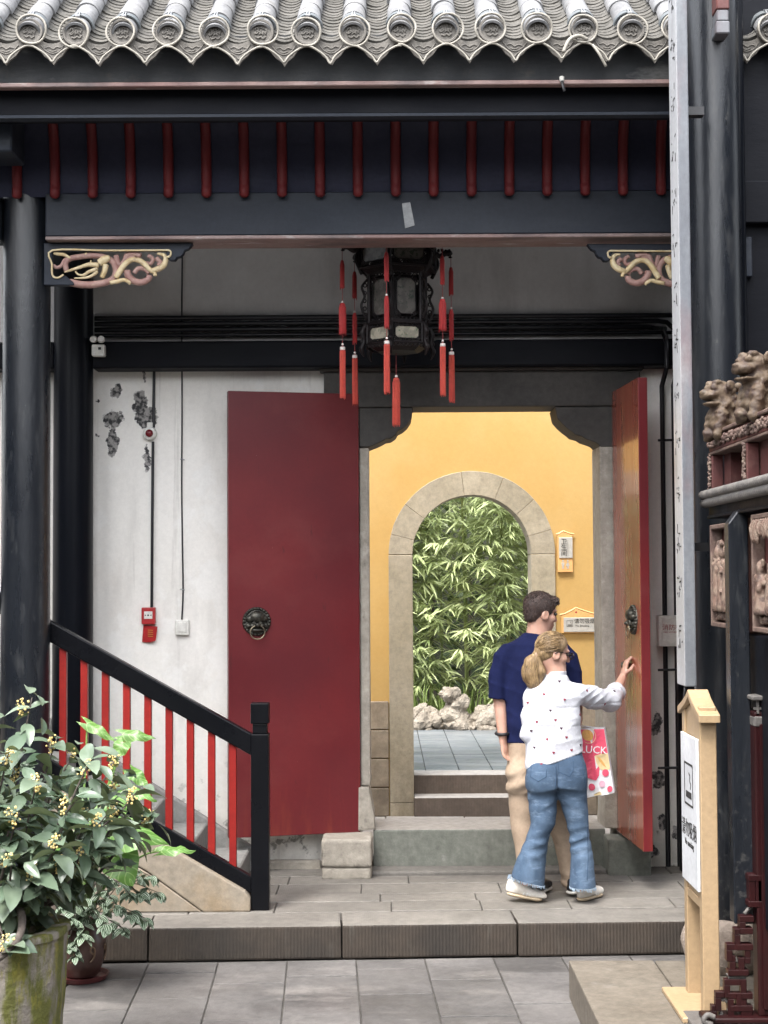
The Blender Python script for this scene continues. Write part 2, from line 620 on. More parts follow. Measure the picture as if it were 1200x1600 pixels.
# ------------------------------------------------------------------ the materials of the place
M = {}
M['paving'] = mat('paving', (0.145, 0.138, 0.135), (0.235, 0.222, 0.215), 1.5, 0.42, 0.75, 0.3, 60, rand=0.24, detail=8,
    layers=[dict(color=(0.36, 0.335, 0.315), scale=1.6, lo=0.54, hi=0.70, amt=0.7, stretch=(1, 2.5, 1)),
            dict(color=(0.46, 0.44, 0.42), scale=14, lo=0.66, hi=0.72, amt=0.6, stretch=(.5, 2, 1)),
            dict(color=(0.07, 0.066, 0.064), scale=3.5, lo=0.55, hi=0.78, amt=0.6)])
M['joint'] = mat('joint', (0.07, 0.066, 0.06), (0.11, 0.10, 0.09), 8, 0.9, bump=0.4, bscale=60)
M['ground'] = mat('ground', (0.13, 0.125, 0.12), (0.17, 0.165, 0.16), 2, 0.8, bump=0.3)
M['platform'] = mat('platform', (0.21, 0.195, 0.175), (0.28, 0.26, 0.235), 2.0, 0.6, 0.8, 0.25, 70, rand=0.08,
    wave=dict(scale=26, dir='X', dist=2.0, amt=0.12), bdist=0.006,
    layers=[dict(color=(0.10, 0.094, 0.088), scale=1.1, lo=0.52, hi=0.72, amt=0.6, stretch=(0.6, 2.0, 1)),
            dict(color=(0.36, 0.33, 0.29), scale=2.4, lo=0.6, hi=0.75, amt=0.5, stretch=(0.4, 2.0, 1))])
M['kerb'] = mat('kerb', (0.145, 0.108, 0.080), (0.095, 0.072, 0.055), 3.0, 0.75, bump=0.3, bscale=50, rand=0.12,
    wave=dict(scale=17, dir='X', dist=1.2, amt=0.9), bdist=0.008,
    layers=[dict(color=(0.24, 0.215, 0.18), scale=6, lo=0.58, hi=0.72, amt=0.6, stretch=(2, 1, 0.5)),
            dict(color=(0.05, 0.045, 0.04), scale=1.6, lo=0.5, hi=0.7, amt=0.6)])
M['slab_stone'] = mat('slab_stone', (0.30, 0.255, 0.20), (0.36, 0.315, 0.255), 2.5, 0.7, bump=0.25, bscale=60, rand=0.06,
    layers=[dict(color=(0.17, 0.145, 0.11), scale=1.8, lo=0.5, hi=0.72, amt=0.6),
            dict(color=(0.48, 0.44, 0.39), scale=4.5, lo=0.6, hi=0.72, amt=0.6)])
M['sill'] = mat('sill', (0.21, 0.225, 0.19), (0.29, 0.30, 0.26), 2.5, 0.7, bump=0.3, bscale=45,
    layers=[dict(color=(0.12, 0.125, 0.10), scale=3, lo=0.5, hi=0.7, amt=0.6, stretch=(2, 1, 0.6)),
            dict(color=(0.42, 0.42, 0.39), scale=7, lo=0.64, hi=0.7, amt=0.7)])
M['pale_slab'] = mat('pale_slab', (0.50, 0.46, 0.42), (0.60, 0.56, 0.52), 3, 0.7, bump=0.2, rand=0.08)
M['frame_stone'] = mat('frame_stone', (0.29, 0.265, 0.225), (0.22, 0.20, 0.17), 3.5, 0.8, bump=0.6, bscale=35,
    layers=[dict(color=(0.09, 0.08, 0.07), scale=9, lo=0.62, hi=0.72, amt=0.8),
            dict(color=(0.40, 0.37, 0.33), scale=5, lo=0.6, hi=0.75, amt=0.5)])
M['lintel_stone'] = mat('lintel_stone', (0.085, 0.08, 0.074), (0.13, 0.12, 0.11), 2.5, 0.75, bump=0.35, bscale=30,
    layers=[dict(color=(0.19, 0.18, 0.165), scale=2.0, lo=0.58, hi=0.75, amt=0.5, stretch=(0.5, 1, 2))])
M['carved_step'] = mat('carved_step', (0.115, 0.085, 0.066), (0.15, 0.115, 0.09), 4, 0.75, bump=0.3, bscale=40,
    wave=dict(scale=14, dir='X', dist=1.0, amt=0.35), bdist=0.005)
# white plaster with peeled patches
def wall_spot(px, py, rx, ry):
    p = P(px, py, 10.2)
    return (p.x, p.z, rx * 10.2 / FPX, ry * 10.2 / FPX)
SPOTS = [wall_spot(182, 611, 8, 11), wall_spot(177, 656, 17, 13), wall_spot(176, 690, 9, 24), wall_spot(219, 632, 11, 22),
         wall_spot(228, 652, 18, 18), wall_spot(229, 715, 4, 22), wall_spot(226, 583, 3, 14), wall_spot(1028, 1128, 9, 14),
         wall_spot(1022, 1140, 8, 8), wall_spot(1026, 1212, 12, 8), wall_spot(1030, 1225, 10, 8), wall_spot(1035, 1285, 8, 14),
         wall_spot(1060, 1300, 10, 12), wall_spot(1022, 1330, 6, 9), wall_spot(155, 628, 3, 4), wall_spot(154, 680, 3, 4)]
M['plaster'] = mat('plaster', (0.86, 0.835, 0.79), (0.79, 0.765, 0.715), 1.2, 0.85, bump=0.12, bscale=18,
    layers=[dict(color=(0.50, 0.48, 0.45), scale=1.6, lo=0.56, hi=0.80, amt=0.55, stretch=(2.2, 1, 0.5)),
            dict(color=(0.56, 0.44, 0.36), scale=1.0, lo=0.62, hi=0.8, amt=0.30),
            dict(color=(0.40, 0.37, 0.34), scale=2.4, lo=0.60, hi=0.70, amt=0.45, stretch=(5, 1, 0.25)),
            dict(color=(0.87, 0.86, 0.83), scale=2.1, lo=0.56, hi=0.6, amt=0.5),
            dict(color=(0.36, 0.35, 0.31), scale=3.5, lo=0.42, hi=0.62, amt=0.7, z=(0.85, 0.2)),
            dict(color=(0.16, 0.155, 0.14), scale=8.0, lo=0.57, hi=0.62, amt=0.8, z=(1.0, 0.4))],
    spots=dict(at=SPOTS, c1=(0.34, 0.325, 0.31), c2=(0.045, 0.045, 0.047)))
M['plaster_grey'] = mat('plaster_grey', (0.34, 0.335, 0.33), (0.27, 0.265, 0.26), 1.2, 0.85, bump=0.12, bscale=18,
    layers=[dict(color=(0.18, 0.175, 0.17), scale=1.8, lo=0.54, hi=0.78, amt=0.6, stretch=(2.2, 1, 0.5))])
M['yellow'] = mat('yellow', (0.80, 0.52, 0.18), (0.77, 0.475, 0.145), 1.6, 0.8, bump=0.15, bscale=14,
    layers=[dict(color=(0.82, 0.575, 0.235), scale=1.1, lo=0.5, hi=0.7, amt=0.6),
            dict(color=(0.72, 0.42, 0.12), scale=2.2, lo=0.6, hi=0.75, amt=0.4)])
M['arch_stone'] = mat('arch_stone', (0.33, 0.285, 0.20), (0.39, 0.34, 0.255), 2.2, 0.75, bump=0.15, bscale=40, rand=0.07,
    layers=[dict(color=(0.58, 0.53, 0.45), scale=4.2, lo=0.70, hi=0.73, amt=0.7),
            dict(color=(0.16, 0.125, 0.08), scale=3.0, lo=0.38, hi=0.62, amt=0.75, stretch=(2, 1, 0.6), z=(0.9, 0.25))])
M['brick_stone'] = mat('brick_stone', (0.24, 0.19, 0.135), (0.30, 0.245, 0.18), 4, 0.8, bump=0.3, bscale=40, rand=0.18,
    wave=dict(scale=20, dir='X', dist=1.5, amt=0.4), bdist=0.006,
    layers=[dict(color=(0.10, 0.08, 0.06), scale=3.0, lo=0.40, hi=0.6, amt=0.7, z=(0.75, 0.3))])
M['inner_tile'] = mat('inner_tile', (0.21, 0.24, 0.26), (0.28, 0.30, 0.32), 3, 0.35, 0.55, 0.1, 40, rand=0.15,
    layers=[dict(color=(0.40, 0.42, 0.44), scale=2.0, lo=0.5, hi=0.65, amt=0.7, stretch=(0.4, 2.2, 1))])
# lacquers and timber
M['black_lacquer'] = mat('black_lacquer', (0.010, 0.013, 0.021), (0.016, 0.019, 0.029), 3, 0.28, 0.42, 0.10, 30, stretch=(1, 1, 0.2),
    layers=[dict(color=(0.06, 0.062, 0.064), scale=12, lo=0.62, hi=0.72, amt=0.5, stretch=(1, 1, 0.15), rough=0.6)])
M['column'] = mat('column', (0.014, 0.018, 0.026), (0.026, 0.031, 0.040), 5, 0.24, 0.36, 0.18, 40, stretch=(1.5, 1.5, 0.3),
    layers=[dict(color=(0.11, 0.115, 0.12), scale=16, lo=0.56, hi=0.70, amt=0.45, stretch=(1, 1, 0.22), rough=0.5),
            dict(color=(0.16, 0.16, 0.155), scale=40, lo=0.66, hi=0.72, amt=0.5, stretch=(1, 1, 0.4)),
            dict(color=(0.30, 0.29, 0.27), scale=30, lo=0.56, hi=0.66, amt=0.35, z=(1.5, 0.4))])
M['beam'] = mat('beam', (0.052, 0.066, 0.092), (0.034, 0.042, 0.062), 2, 0.45, 0.6, 0.15, 25, stretch=(0.35, 1, 1),
    layers=[dict(color=(0.15, 0.155, 0.16), scale=2.5, lo=0.56, hi=0.75, amt=0.5, stretch=(0.3, 1, 1.5))])
M['beam_trim'] = mat('beam_trim', (0.20, 0.115, 0.105), (0.27, 0.20, 0.185), 6, 0.55, bump=0.2, bscale=60, stretch=(0.3, 1, 1),
    layers=[dict(color=(0.45, 0.42, 0.40), scale=14, lo=0.6, hi=0.68, amt=0.6, stretch=(0.3, 1, 1)),
            dict(color=(0.05, 0.05, 0.055), scale=3, lo=0.5, hi=0.62, amt=0.7, stretch=(0.4, 1, 1))])
M['dark_timber'] = mat('dark_timber', (0.011, 0.014, 0.025), (0.018, 0.021, 0.034), 4, 0.5, 0.65, 0.2, 30, stretch=(0.3, 1, 1))
M['fascia'] = mat('fascia', (0.070, 0.076, 0.082), (0.045, 0.050, 0.058), 2.4, 0.5, 0.7, 0.2, 40, stretch=(0.5, 1, 1.5),
    layers=[dict(color=(0.55, 0.55, 0.54), scale=3.2, lo=0.57, hi=0.68, amt=0.6, stretch=(0.6, 1, 1.6)),
            dict(color=(0.13, 0.12, 0.10), scale=9, lo=0.6, hi=0.7, amt=0.4)])
M['rafter_red'] = mat('rafter_red', (0.24, 0.032, 0.034), (0.19, 0.026, 0.03), 5, 0.5, bump=0.1)
M['door_red'] = mat('door_red', (0.215, 0.026, 0.03), (0.15, 0.018, 0.024), 1.1, 0.34, 0.52, 0.05, 20, coat=0.08,
    layers=[dict(color=(0.26, 0.065, 0.062), scale=1.6, lo=0.52, hi=0.72, amt=0.5, stretch=(0.8, 1, 1)),
            dict(color=(0.10, 0.02, 0.022), scale=11, lo=0.66, hi=0.72, amt=0.6, stretch=(2, 2, 0.5)),
            dict(color=(0.30, 0.06, 0.035), scale=5, lo=0.5, hi=0.7, amt=0.5, stretch=(3, 3, 0.4), z=(0.9, 0.45)),
            dict(color=(0.62, 0.40, 0.38), scale=34, lo=0.735, hi=0.75, amt=0.8)])
M['door_red_reflect'] = mat('door_red_reflect', (0.36, 0.085, 0.045), (0.31, 0.060, 0.036), 2.0, 0.22, 0.34, 0.06, 30, stretch=(2, 2, 0.3), coat=0.25,  # orange tone and streaks: the yellow wall's reflection put into the red
    layers=[dict(color=(0.42, 0.17, 0.07), scale=2.6, lo=0.5, hi=0.7, amt=0.55, stretch=(3, 3, 0.2)),
            dict(color=(0.22, 0.03, 0.03), scale=4, lo=0.55, hi=0.72, amt=0.5, stretch=(2, 2, 0.3))])
M['baluster_red'] = mat('baluster_red', (0.42, 0.030, 0.024), (0.36, 0.024, 0.022), 6, 0.42, bump=0.05, rand=0.08)
M['rail_black'] = mat('rail_black', (0.009, 0.010, 0.014), (0.013, 0.014, 0.018), 4, 0.24, 0.34, 0.05, 30,
    layers=[dict(color=(0.35, 0.34, 0.32), scale=26, lo=0.735, hi=0.75, amt=0.9, stretch=(1.6, 1, 0.4))])
M['bronze'] = mat('bronze', (0.045, 0.045, 0.040), (0.09, 0.085, 0.07), 20, 0.38, 0.5, 0.2, 60, metal=0.75)
M['brass_worn'] = mat('brass_worn', (0.32, 0.27, 0.18), (0.18, 0.16, 0.12), 20, 0.4, metal=0.8)
# roof
M['tile'] = mat('tile', (0.38, 0.385, 0.40), (0.50, 0.505, 0.52), 5, 0.75, 0.9, 0.3, 50, rand=0.14,
    layers=[dict(color=(0.62, 0.605, 0.60), scale=4, lo=0.50, hi=0.70, amt=0.6),
            dict(color=(0.44, 0.40, 0.47), scale=2.3, lo=0.60, hi=0.72, amt=0.5),
            dict(color=(0.19, 0.175, 0.15), scale=8, lo=0.58, hi=0.70, amt=0.55)])
M['pan_tile'] = mat('pan_tile', (0.33, 0.31, 0.27), (0.41, 0.39, 0.355), 8, 0.85, bump=0.5, bscale=70, rand=0.18,
    layers=[dict(color=(0.12, 0.115, 0.09), scale=9, lo=0.5, hi=0.68, amt=0.65),
            dict(color=(0.55, 0.53, 0.50), scale=12, lo=0.58, hi=0.7, amt=0.5)])
M['tile_end'] = mat('tile_end', (0.40, 0.37, 0.33), (0.47, 0.44, 0.40), 9, 0.85, bump=0.4, bscale=60, rand=0.10,
    layers=[dict(color=(0.20, 0.19, 0.17), scale=10, lo=0.55, hi=0.7, amt=0.5)])
M['strap'] = mat('strap', (0.085, 0.098, 0.105), (0.12, 0.13, 0.135), 10, 0.5, metal=0.3)
M['clip'] = mat('clip', (0.45, 0.46, 0.47), None, 10, 0.35, metal=0.7)
M['rope'] = mat('rope', (0.62, 0.58, 0.50), (0.50, 0.465, 0.40), 12, 0.6, bump=0.2, bscale=60,
    layers=[dict(color=(0.35, 0.31, 0.25), scale=9, lo=0.58, hi=0.7, amt=0.5)])
# small things
M['gold'] = mat('gold', (0.66, 0.50, 0.26), (0.80, 0.68, 0.44), 20, 0.45, bump=0.3, bscale=80,
    layers=[dict(color=(0.30, 0.18, 0.12), scale=30, lo=0.58, hi=0.7, amt=0.6)])
M['pink_carving'] = mat('pink_carving', (0.36, 0.19, 0.165), (0.47, 0.30, 0.26), 18, 0.6, bump=0.3, bscale=80,
    layers=[dict(color=(0.60, 0.48, 0.33), scale=24, lo=0.6, hi=0.7, amt=0.5)])
M['black_plastic'] = mat('black_plastic', (0.012, 0.012, 0.014), None, 5, 0.4)
M['pipe_black'] = mat('pipe_black', (0.010, 0.011, 0.014), (0.016, 0.016, 0.02), 5, 0.35)
M['white_plastic'] = mat('white_plastic', (0.72, 0.71, 0.67), (0.66, 0.65, 0.60), 12, 0.4)
M['fire_red'] = mat('fire_red', (0.42, 0.022, 0.025), (0.34, 0.02, 0.022), 14, 0.35)
M['fire_dark'] = mat('fire_dark', (0.16, 0.010, 0.016), None, 14, 0.2)
M['print_black'] = mat('print_black', (0.02, 0.02, 0.02), None, 5, 0.6)
M['print_red'] = mat('print_red', (0.35, 0.03, 0.03), None, 5, 0.6)
M['plaque_wood'] = mat('plaque_wood', (0.62, 0.36, 0.14), (0.55, 0.31, 0.11), 5, 0.5, bump=0.05, stretch=(0.4, 1, 3))
M['plaque_silver'] = mat('plaque_silver', (0.46, 0.45, 0.42), (0.41, 0.40, 0.37), 6, 0.4, metal=0.25)
M['lantern_wood'] = mat('lantern_wood', (0.011, 0.009, 0.010), (0.02, 0.015, 0.015), 12, 0.35, bump=0.3, bscale=60)
M['lantern_glass'] = mat('lantern_glass', (0.30, 0.275, 0.215), (0.20, 0.185, 0.145), 18, 0.25, ramp=(0.45, 0.55),
    layers=[dict(color=(0.08, 0.12, 0.07), scale=42, lo=0.57, hi=0.62, amt=0.85),
            dict(color=(0.30, 0.07, 0.05), scale=60, lo=0.66, hi=0.69, amt=0.7)])
M['lantern_glass_dim'] = mat('lantern_glass_dim', (0.075, 0.068, 0.06), (0.05, 0.045, 0.04), 18, 0.25, ramp=(0.45, 0.55),
    layers=[dict(color=(0.02, 0.03, 0.02), scale=30, lo=0.55, hi=0.60, amt=0.85)])
M['lantern_frost'] = mat('lantern_frost', (0.62, 0.62, 0.58), (0.5, 0.5, 0.46), 20, 0.3)
M['tassel'] = mat('tassel', (0.50, 0.030, 0.028), (0.40, 0.020, 0.022), 10, 0.55, bump=0.6, bscale=120, stretch=(6, 6, 0.3))  # darker red of the upper and middle fringes: shade put into the colour
M['tassel_lit'] = mat('tassel_lit', (0.66, 0.085, 0.05), (0.55, 0.055, 0.04), 10, 0.55, bump=0.6, bscale=120, stretch=(6, 6, 0.3))  # brighter red of the lower fringes: light put into the colour
M['cord_red'] = mat('cord_red', (0.22, 0.03, 0.03), None, 10, 0.6)
M['bead'] = mat('bead', (0.72, 0.66, 0.62), None, 10, 0.4)
M['sign_wood'] = mat('sign_wood', (0.60, 0.43, 0.255), (0.55, 0.385, 0.22), 3, 0.45, bump=0.05, stretch=(2, 2, 0.3))
M['sign_white'] = mat('sign_white', (0.62, 0.64, 0.67), None, 3, 0.35)
M['mahogany'] = mat('mahogany', (0.070, 0.014, 0.016), (0.045, 0.010, 0.012), 6, 0.3, 0.42, 0.1, 40, stretch=(1, 1, 0.3),
    layers=[dict(color=(0.02, 0.014, 0.016), scale=5, lo=0.52, hi=0.7, amt=0.6)])
M['old_carving'] = mat('old_carving', (0.26, 0.155, 0.125), (0.36, 0.255, 0.205), 16, 0.65, bump=0.5, bscale=70,
    layers=[dict(color=(0.09, 0.03, 0.028), scale=11, lo=0.5, hi=0.68, amt=0.7),
            dict(color=(0.52, 0.42, 0.30), scale=20, lo=0.58, hi=0.7, amt=0.6)])
M['red_panel'] = mat('red_panel', (0.19, 0.055, 0.048), (0.13, 0.042, 0.04), 9, 0.6, bump=0.2,
    layers=[dict(color=(0.30, 0.15, 0.12), scale=12, lo=0.55, hi=0.7, amt=0.5)])
M['lion_wood'] = mat('lion_wood', (0.43, 0.27, 0.16), (0.55, 0.39, 0.24), 14, 0.65, bump=0.4, bscale=60,
    layers=[dict(color=(0.13, 0.05, 0.03), scale=22, lo=0.46, hi=0.60, amt=0.85),
            dict(color=(0.60, 0.51, 0.38), scale=20, lo=0.6, hi=0.7, amt=0.5)])
M['figure'] = mat('figure', (0.50, 0.37, 0.28), (0.34, 0.20, 0.15), 24, 0.65, bump=0.5, bscale=70,
    layers=[dict(color=(0.10, 0.05, 0.045), scale=26, lo=0.5, hi=0.62, amt=0.7)])
M['grey_moulding'] = mat('grey_moulding', (0.20, 0.185, 0.17), (0.13, 0.12, 0.115), 14, 0.6, bump=0.4, bscale=60)
M['couplet_board'] = mat('couplet_board', (0.20, 0.215, 0.235), (0.12, 0.13, 0.15), 3, 0.38, 0.55, 0.2, 40, stretch=(1.5, 1.5, 0.35),
    layers=[dict(color=(0.19, 0.115, 0.12), scale=2.2, lo=0.54, hi=0.68, amt=0.7, stretch=(1, 1, 0.4)),
            dict(color=(0.30, 0.32, 0.33), scale=6, lo=0.56, hi=0.7, amt=0.5, stretch=(1, 1, 0.3))])
M['couplet_sheen'] = mat('couplet_sheen', (0.42, 0.43, 0.45), (0.50, 0.51, 0.53), 3, 0.32, 0.45, 0.15, 50, stretch=(1.5, 1.5, 0.3),  # carved face paler than the edges: sky gloss put into the colour
    layers=[dict(color=(0.20, 0.21, 0.23), scale=7, lo=0.60, hi=0.72, amt=0.6, stretch=(1, 1, 0.25))])
M['drum_stone'] = mat('drum_stone', (0.33, 0.265, 0.215), (0.40, 0.335, 0.285), 5, 0.85, bump=0.8, bscale=26, bdist=0.02,
    layers=[dict(color=(0.17, 0.135, 0.11), scale=7, lo=0.55, hi=0.7, amt=0.6)])
M['stringer'] = mat('stringer', (0.40, 0.34, 0.265), (0.46, 0.40, 0.32), 2.2, 0.7, bump=0.15, bscale=50,
    layers=[dict(color=(0.36, 0.235, 0.105), scale=2.2, lo=0.48, hi=0.68, amt=0.65, z=(0.75, 0.3)),
            dict(color=(0.56, 0.52, 0.46), scale=6, lo=0.62, hi=0.72, amt=0.5)])
M['stair_grey'] = mat('stair_grey', (0.30, 0.30, 0.29), (0.38, 0.375, 0.36), 3, 0.7, bump=0.2, bscale=40,
    layers=[dict(color=(0.17, 0.165, 0.155), scale=3, lo=0.52, hi=0.7, amt=0.5)])
M['moss_stone'] = mat('moss_stone', (0.31, 0.275, 0.235), (0.40, 0.365, 0.32), 9, 0.9, bump=0.8, bscale=30, bdist=0.02,
    layers=[dict(color=(0.15, 0.125, 0.10), scale=5, lo=0.5, hi=0.65, amt=0.7),
            dict(color=(0.17, 0.18, 0.03), scale=4.5, lo=0.42, hi=0.52, amt=0.95, stretch=(2.2, 2.2, 0.6)),
            dict(color=(0.31, 0.29, 0.045), scale=10, lo=0.54, hi=0.62, amt=0.8, stretch=(2, 2, 0.7)),
            dict(color=(0.055, 0.06, 0.02), scale=6, lo=0.6, hi=0.7, amt=0.8, stretch=(2.5, 2.5, 0.5))])
M['soil'] = mat('soil', (0.05, 0.04, 0.03), (0.08, 0.065, 0.05), 20, 0.95, bump=0.8, bscale=40)
M['glazed_pot'] = mat('glazed_pot', (0.055, 0.028, 0.024), (0.085, 0.045, 0.036), 9, 0.28, 0.4, bump=0.1)
M['pot_relief'] = mat('pot_relief', (0.16, 0.10, 0.06), None, 12, 0.4)
M['saucer'] = mat('saucer', (0.12, 0.032, 0.032), None, 8, 0.35)
M['bark'] = mat('bark', (0.045, 0.036, 0.03), (0.09, 0.075, 0.065), 20, 0.85, bump=0.7, bscale=50)
M['rock'] = mat('rock', (0.24, 0.205, 0.165), (0.36, 0.32, 0.265), 7, 0.85, bump=0.8, bscale=16, bdist=0.03,
    layers=[dict(color=(0.12, 0.10, 0.08), scale=6, lo=0.56, hi=0.70, amt=0.7)])

def leaf_mat(name, c1, c2, under, rough, vein=None, trans=0.25, rand=0.2):
    m = bpy.data.materials.new(name)
    m.use_nodes = True
    nt = m.node_tree
    N, L = nt.nodes, nt.links
    b = N['Principled BSDF']
    oi = N.new('ShaderNodeObjectInfo')
    geo = N.new('ShaderNodeNewGeometry')
    nz = N.new('ShaderNodeTexNoise'); nz.inputs['Scale'].default_value = 4.0; nz.inputs['Detail'].default_value = 4
    L.new(geo.outputs['Position'], nz.inputs['Vector'])
    x = N.new('ShaderNodeMix'); x.data_type = 'RGBA'
    ad = N.new('ShaderNodeMath'); ad.operation = 'MULTIPLY_ADD'
    L.new(oi.outputs['Random'], ad.inputs[0]); ad.inputs[1].default_value = 0.6
    sb = N.new('ShaderNodeMapRange'); sb.inputs['From Min'].default_value = 0.3; sb.inputs['From Max'].default_value = 0.7
    sb.inputs['To Max'].default_value = 0.5
    L.new(nz.outputs['Fac'], sb.inputs['Value']); L.new(sb.outputs[0], ad.inputs[2])
    L.new(ad.outputs[0], x.inputs[0])
    x.inputs[6].default_value = col4(c1); x.inputs[7].default_value = col4(c2)
    c = x.outputs[2]
    if vein:
        uv = N.new('ShaderNodeUVMap')
        sp = N.new('ShaderNodeSeparateXYZ'); L.new(uv.outputs[0], sp.inputs[0])
        ab = N.new('ShaderNodeMath'); ab.operation = 'ABSOLUTE'; L.new(sp.outputs['X'], ab.inputs[0])
        ph = N.new('ShaderNodeMath'); ph.operation = 'MULTIPLY_ADD'
        L.new(ab.outputs[0], ph.inputs[0]); ph.inputs[1].default_value = vein['lean']
        my = N.new('ShaderNodeMath'); my.operation = 'MULTIPLY'; L.new(sp.outputs['Y'], my.inputs[0]); my.inputs[1].default_value = vein['n']
        L.new(my.outputs[0], ph.inputs[2])
        if vein.get('stripes'):
            ph.inputs[1].default_value = vein['stripes'] * 6.283
            my.inputs[1].default_value = 0.0
        sn = N.new('ShaderNodeMath'); sn.operation = 'COSINE'; L.new(ph.outputs[0], sn.inputs[0])
        mr = N.new('ShaderNodeMapRange'); mr.inputs['From Min'].default_value = vein['lo']; mr.inputs['From Max'].default_value = vein['hi']
        mr.inputs['To Max'].default_value = vein['amt']
        L.new(sn.outputs[0], mr.inputs['Value'])
        x2 = N.new('ShaderNodeMix'); x2.data_type = 'RGBA'
        L.new(mr.outputs[0], x2.inputs[0]); L.new(c, x2.inputs[6]); x2.inputs[7].default_value = col4(vein['color'])
        c = x2.outputs[2]
    xb = N.new('ShaderNodeMix'); xb.data_type = 'RGBA'
    L.new(geo.outputs['Backfacing'], xb.inputs[0]); L.new(c, xb.inputs[6]); xb.inputs[7].default_value = col4(under)
    c = xb.outputs[2]
    L.new(c, b.inputs['Base Color'])
    b.inputs['Roughness'].default_value = rough
    tr = N.new('ShaderNodeBsdfTranslucent')
    L.new(c, tr.inputs['Color'])
    ms = N.new('ShaderNodeMixShader'); ms.inputs[0].default_value = trans
    L.new(b.outputs[0], ms.inputs[1]); L.new(tr.outputs[0], ms.inputs[2])
    L.new(ms.outputs[0], N['Material Output'].inputs['Surface'])
    return m
M['shrub_leaf'] = leaf_mat('shrub_leaf', (0.040, 0.080, 0.045), (0.17, 0.215, 0.155), (0.15, 0.19, 0.09), 0.27, trans=0.12)
M['big_leaf'] = leaf_mat('big_leaf', (0.075, 0.18, 0.035), (0.13, 0.26, 0.06), (0.14, 0.26, 0.07), 0.38,
    vein=dict(n=38.0, lean=-9.0, lo=0.75, hi=1.0, amt=0.55, color=(0.36, 0.50, 0.20)), trans=0.35)
M['striped_leaf'] = leaf_mat('striped_leaf', (0.035, 0.075, 0.035), (0.06, 0.11, 0.05), (0.10, 0.14, 0.08), 0.4,
    vein=dict(n=0.0, lean=0.0, stripes=2.0, lo=-0.2, hi=-0.7, amt=0.85, color=(0.46, 0.52, 0.44)), trans=0.15)
M['bamboo_leaf'] = leaf_mat('bamboo_leaf', (0.085, 0.13, 0.04), (0.50, 0.56, 0.29), (0.36, 0.42, 0.19), 0.4, trans=0.2)
M['hedge_leaf'] = leaf_mat('hedge_leaf', (0.04, 0.075, 0.02), (0.075, 0.12, 0.035), (0.07, 0.11, 0.03), 0.5, trans=0.2)
M['grass'] = leaf_mat('grass', (0.12, 0.20, 0.05), (0.25, 0.34, 0.10), (0.22, 0.30, 0.09), 0.5, trans=0.3)
M['stem_green'] = mat('stem_green', (0.13, 0.24, 0.06), (0.18, 0.29, 0.09), 9, 0.4)
M['culm'] = mat('culm', (0.12, 0.17, 0.05), (0.20, 0.22, 0.08), 6, 0.4)
M['petal'] = mat('petal', (0.74, 0.60, 0.27), (0.66, 0.50, 0.18), 30, 0.6)

def tone(f, *names):
    """scale all colours of a material"""
    for n_ in names:
        for nd in M[n_].node_tree.nodes:
            if nd.bl_idname == 'ShaderNodeMix' and nd.data_type == 'RGBA':
                for k in (6, 7):
                    c = nd.inputs[k].default_value
                    nd.inputs[k].default_value = (min(c[0] * f, 1), min(c[1] * f, 1), min(c[2] * f, 1), 1)
tone(0.62, 'paving', 'inner_tile', 'joint')
tone(0.60, 'platform')
tone(0.55, 'slab_stone', 'kerb')
tone(0.60, 'tile', 'pan_tile', 'tile_end', 'rope')
tone(0.66, 'sign_wood', 'drum_stone', 'stringer', 'moss_stone', 'pale_slab', 'sill')
tone(0.75, 'baluster_red', 'rafter_red', 'beam', 'fascia', 'couplet_board', 'couplet_sheen', 'arch_stone', 'brick_stone', 'rock', 'stair_grey', 'door_red_reflect')
tone(0.6, 'dark_timber', 'black_lacquer', 'rail_black')
tone(0.8, 'lion_wood', 'figure', 'old_carving', 'gold', 'pink_carving')
for n_ in ('dark_timber', 'rail_black', 'black_lacquer', 'door_red', 'rafter_red', 'beam', 'fascia', 'baluster_red'):
    M[n_].node_tree.nodes['Principled BSDF'].inputs['Specular IOR Level'].default_value = 0.22
tone(0.82, 'door_red', 'sign_wood', 'slab_stone', 'tile')
tone(0.75, 'kerb', 'column', 'beam', 'fascia', 'lintel_stone', 'frame_stone')
tone(0.92, 'yellow')
tone(1.15, 'door_red_reflect')

tone(0.82, 'yellow', 'tile')
tone(0.85, 'kerb', 'pan_tile', 'tile_end')
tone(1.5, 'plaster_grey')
tone(0.62, 'lion_wood')
for n_, w in (('door_red_reflect', 0.6),):
    b_ = M[n_].node_tree.nodes['Principled BSDF']
    b_.inputs['Coat Weight'].default_value = w
    b_.inputs['Coat Roughness'].default_value = 0.10

tone(0.55, 'rail_black', 'black_lacquer', 'dark_timber')
tone(0.72, 'beam', 'fascia', 'column', 'lintel_stone', 'baluster_red', 'rafter_red', 'lantern_wood')
tone(0.80, 'door_red', 'pan_tile', 'tile_end', 'old_carving', 'figure', 'red_panel', 'tassel', 'tassel_lit', 'stringer')
for n_ in ('dark_timber', 'rail_black', 'black_lacquer', 'lantern_wood'):
    M[n_].node_tree.nodes['Principled BSDF'].inputs['Specular IOR Level'].default_value = 0.14

tone(0.72, 'paving', 'kerb')
tone(0.84, 'platform', 'slab_stone', 'inner_tile')
tone(0.78, 'yellow', 'tile', 'pan_tile', 'tile_end')
tone(0.65, 'rope')
tone(0.80, 'lion_wood', 'pale_slab')
M['door_red'].node_tree.nodes['Principled BSDF'].inputs['Specular IOR Level'].default_value = 0.45

tone(1.55, 'frame_stone')
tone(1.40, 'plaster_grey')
tone(1.30, 'beam')
tone(0.80, 'lion_wood')
tone(1.10, 'bamboo_leaf')

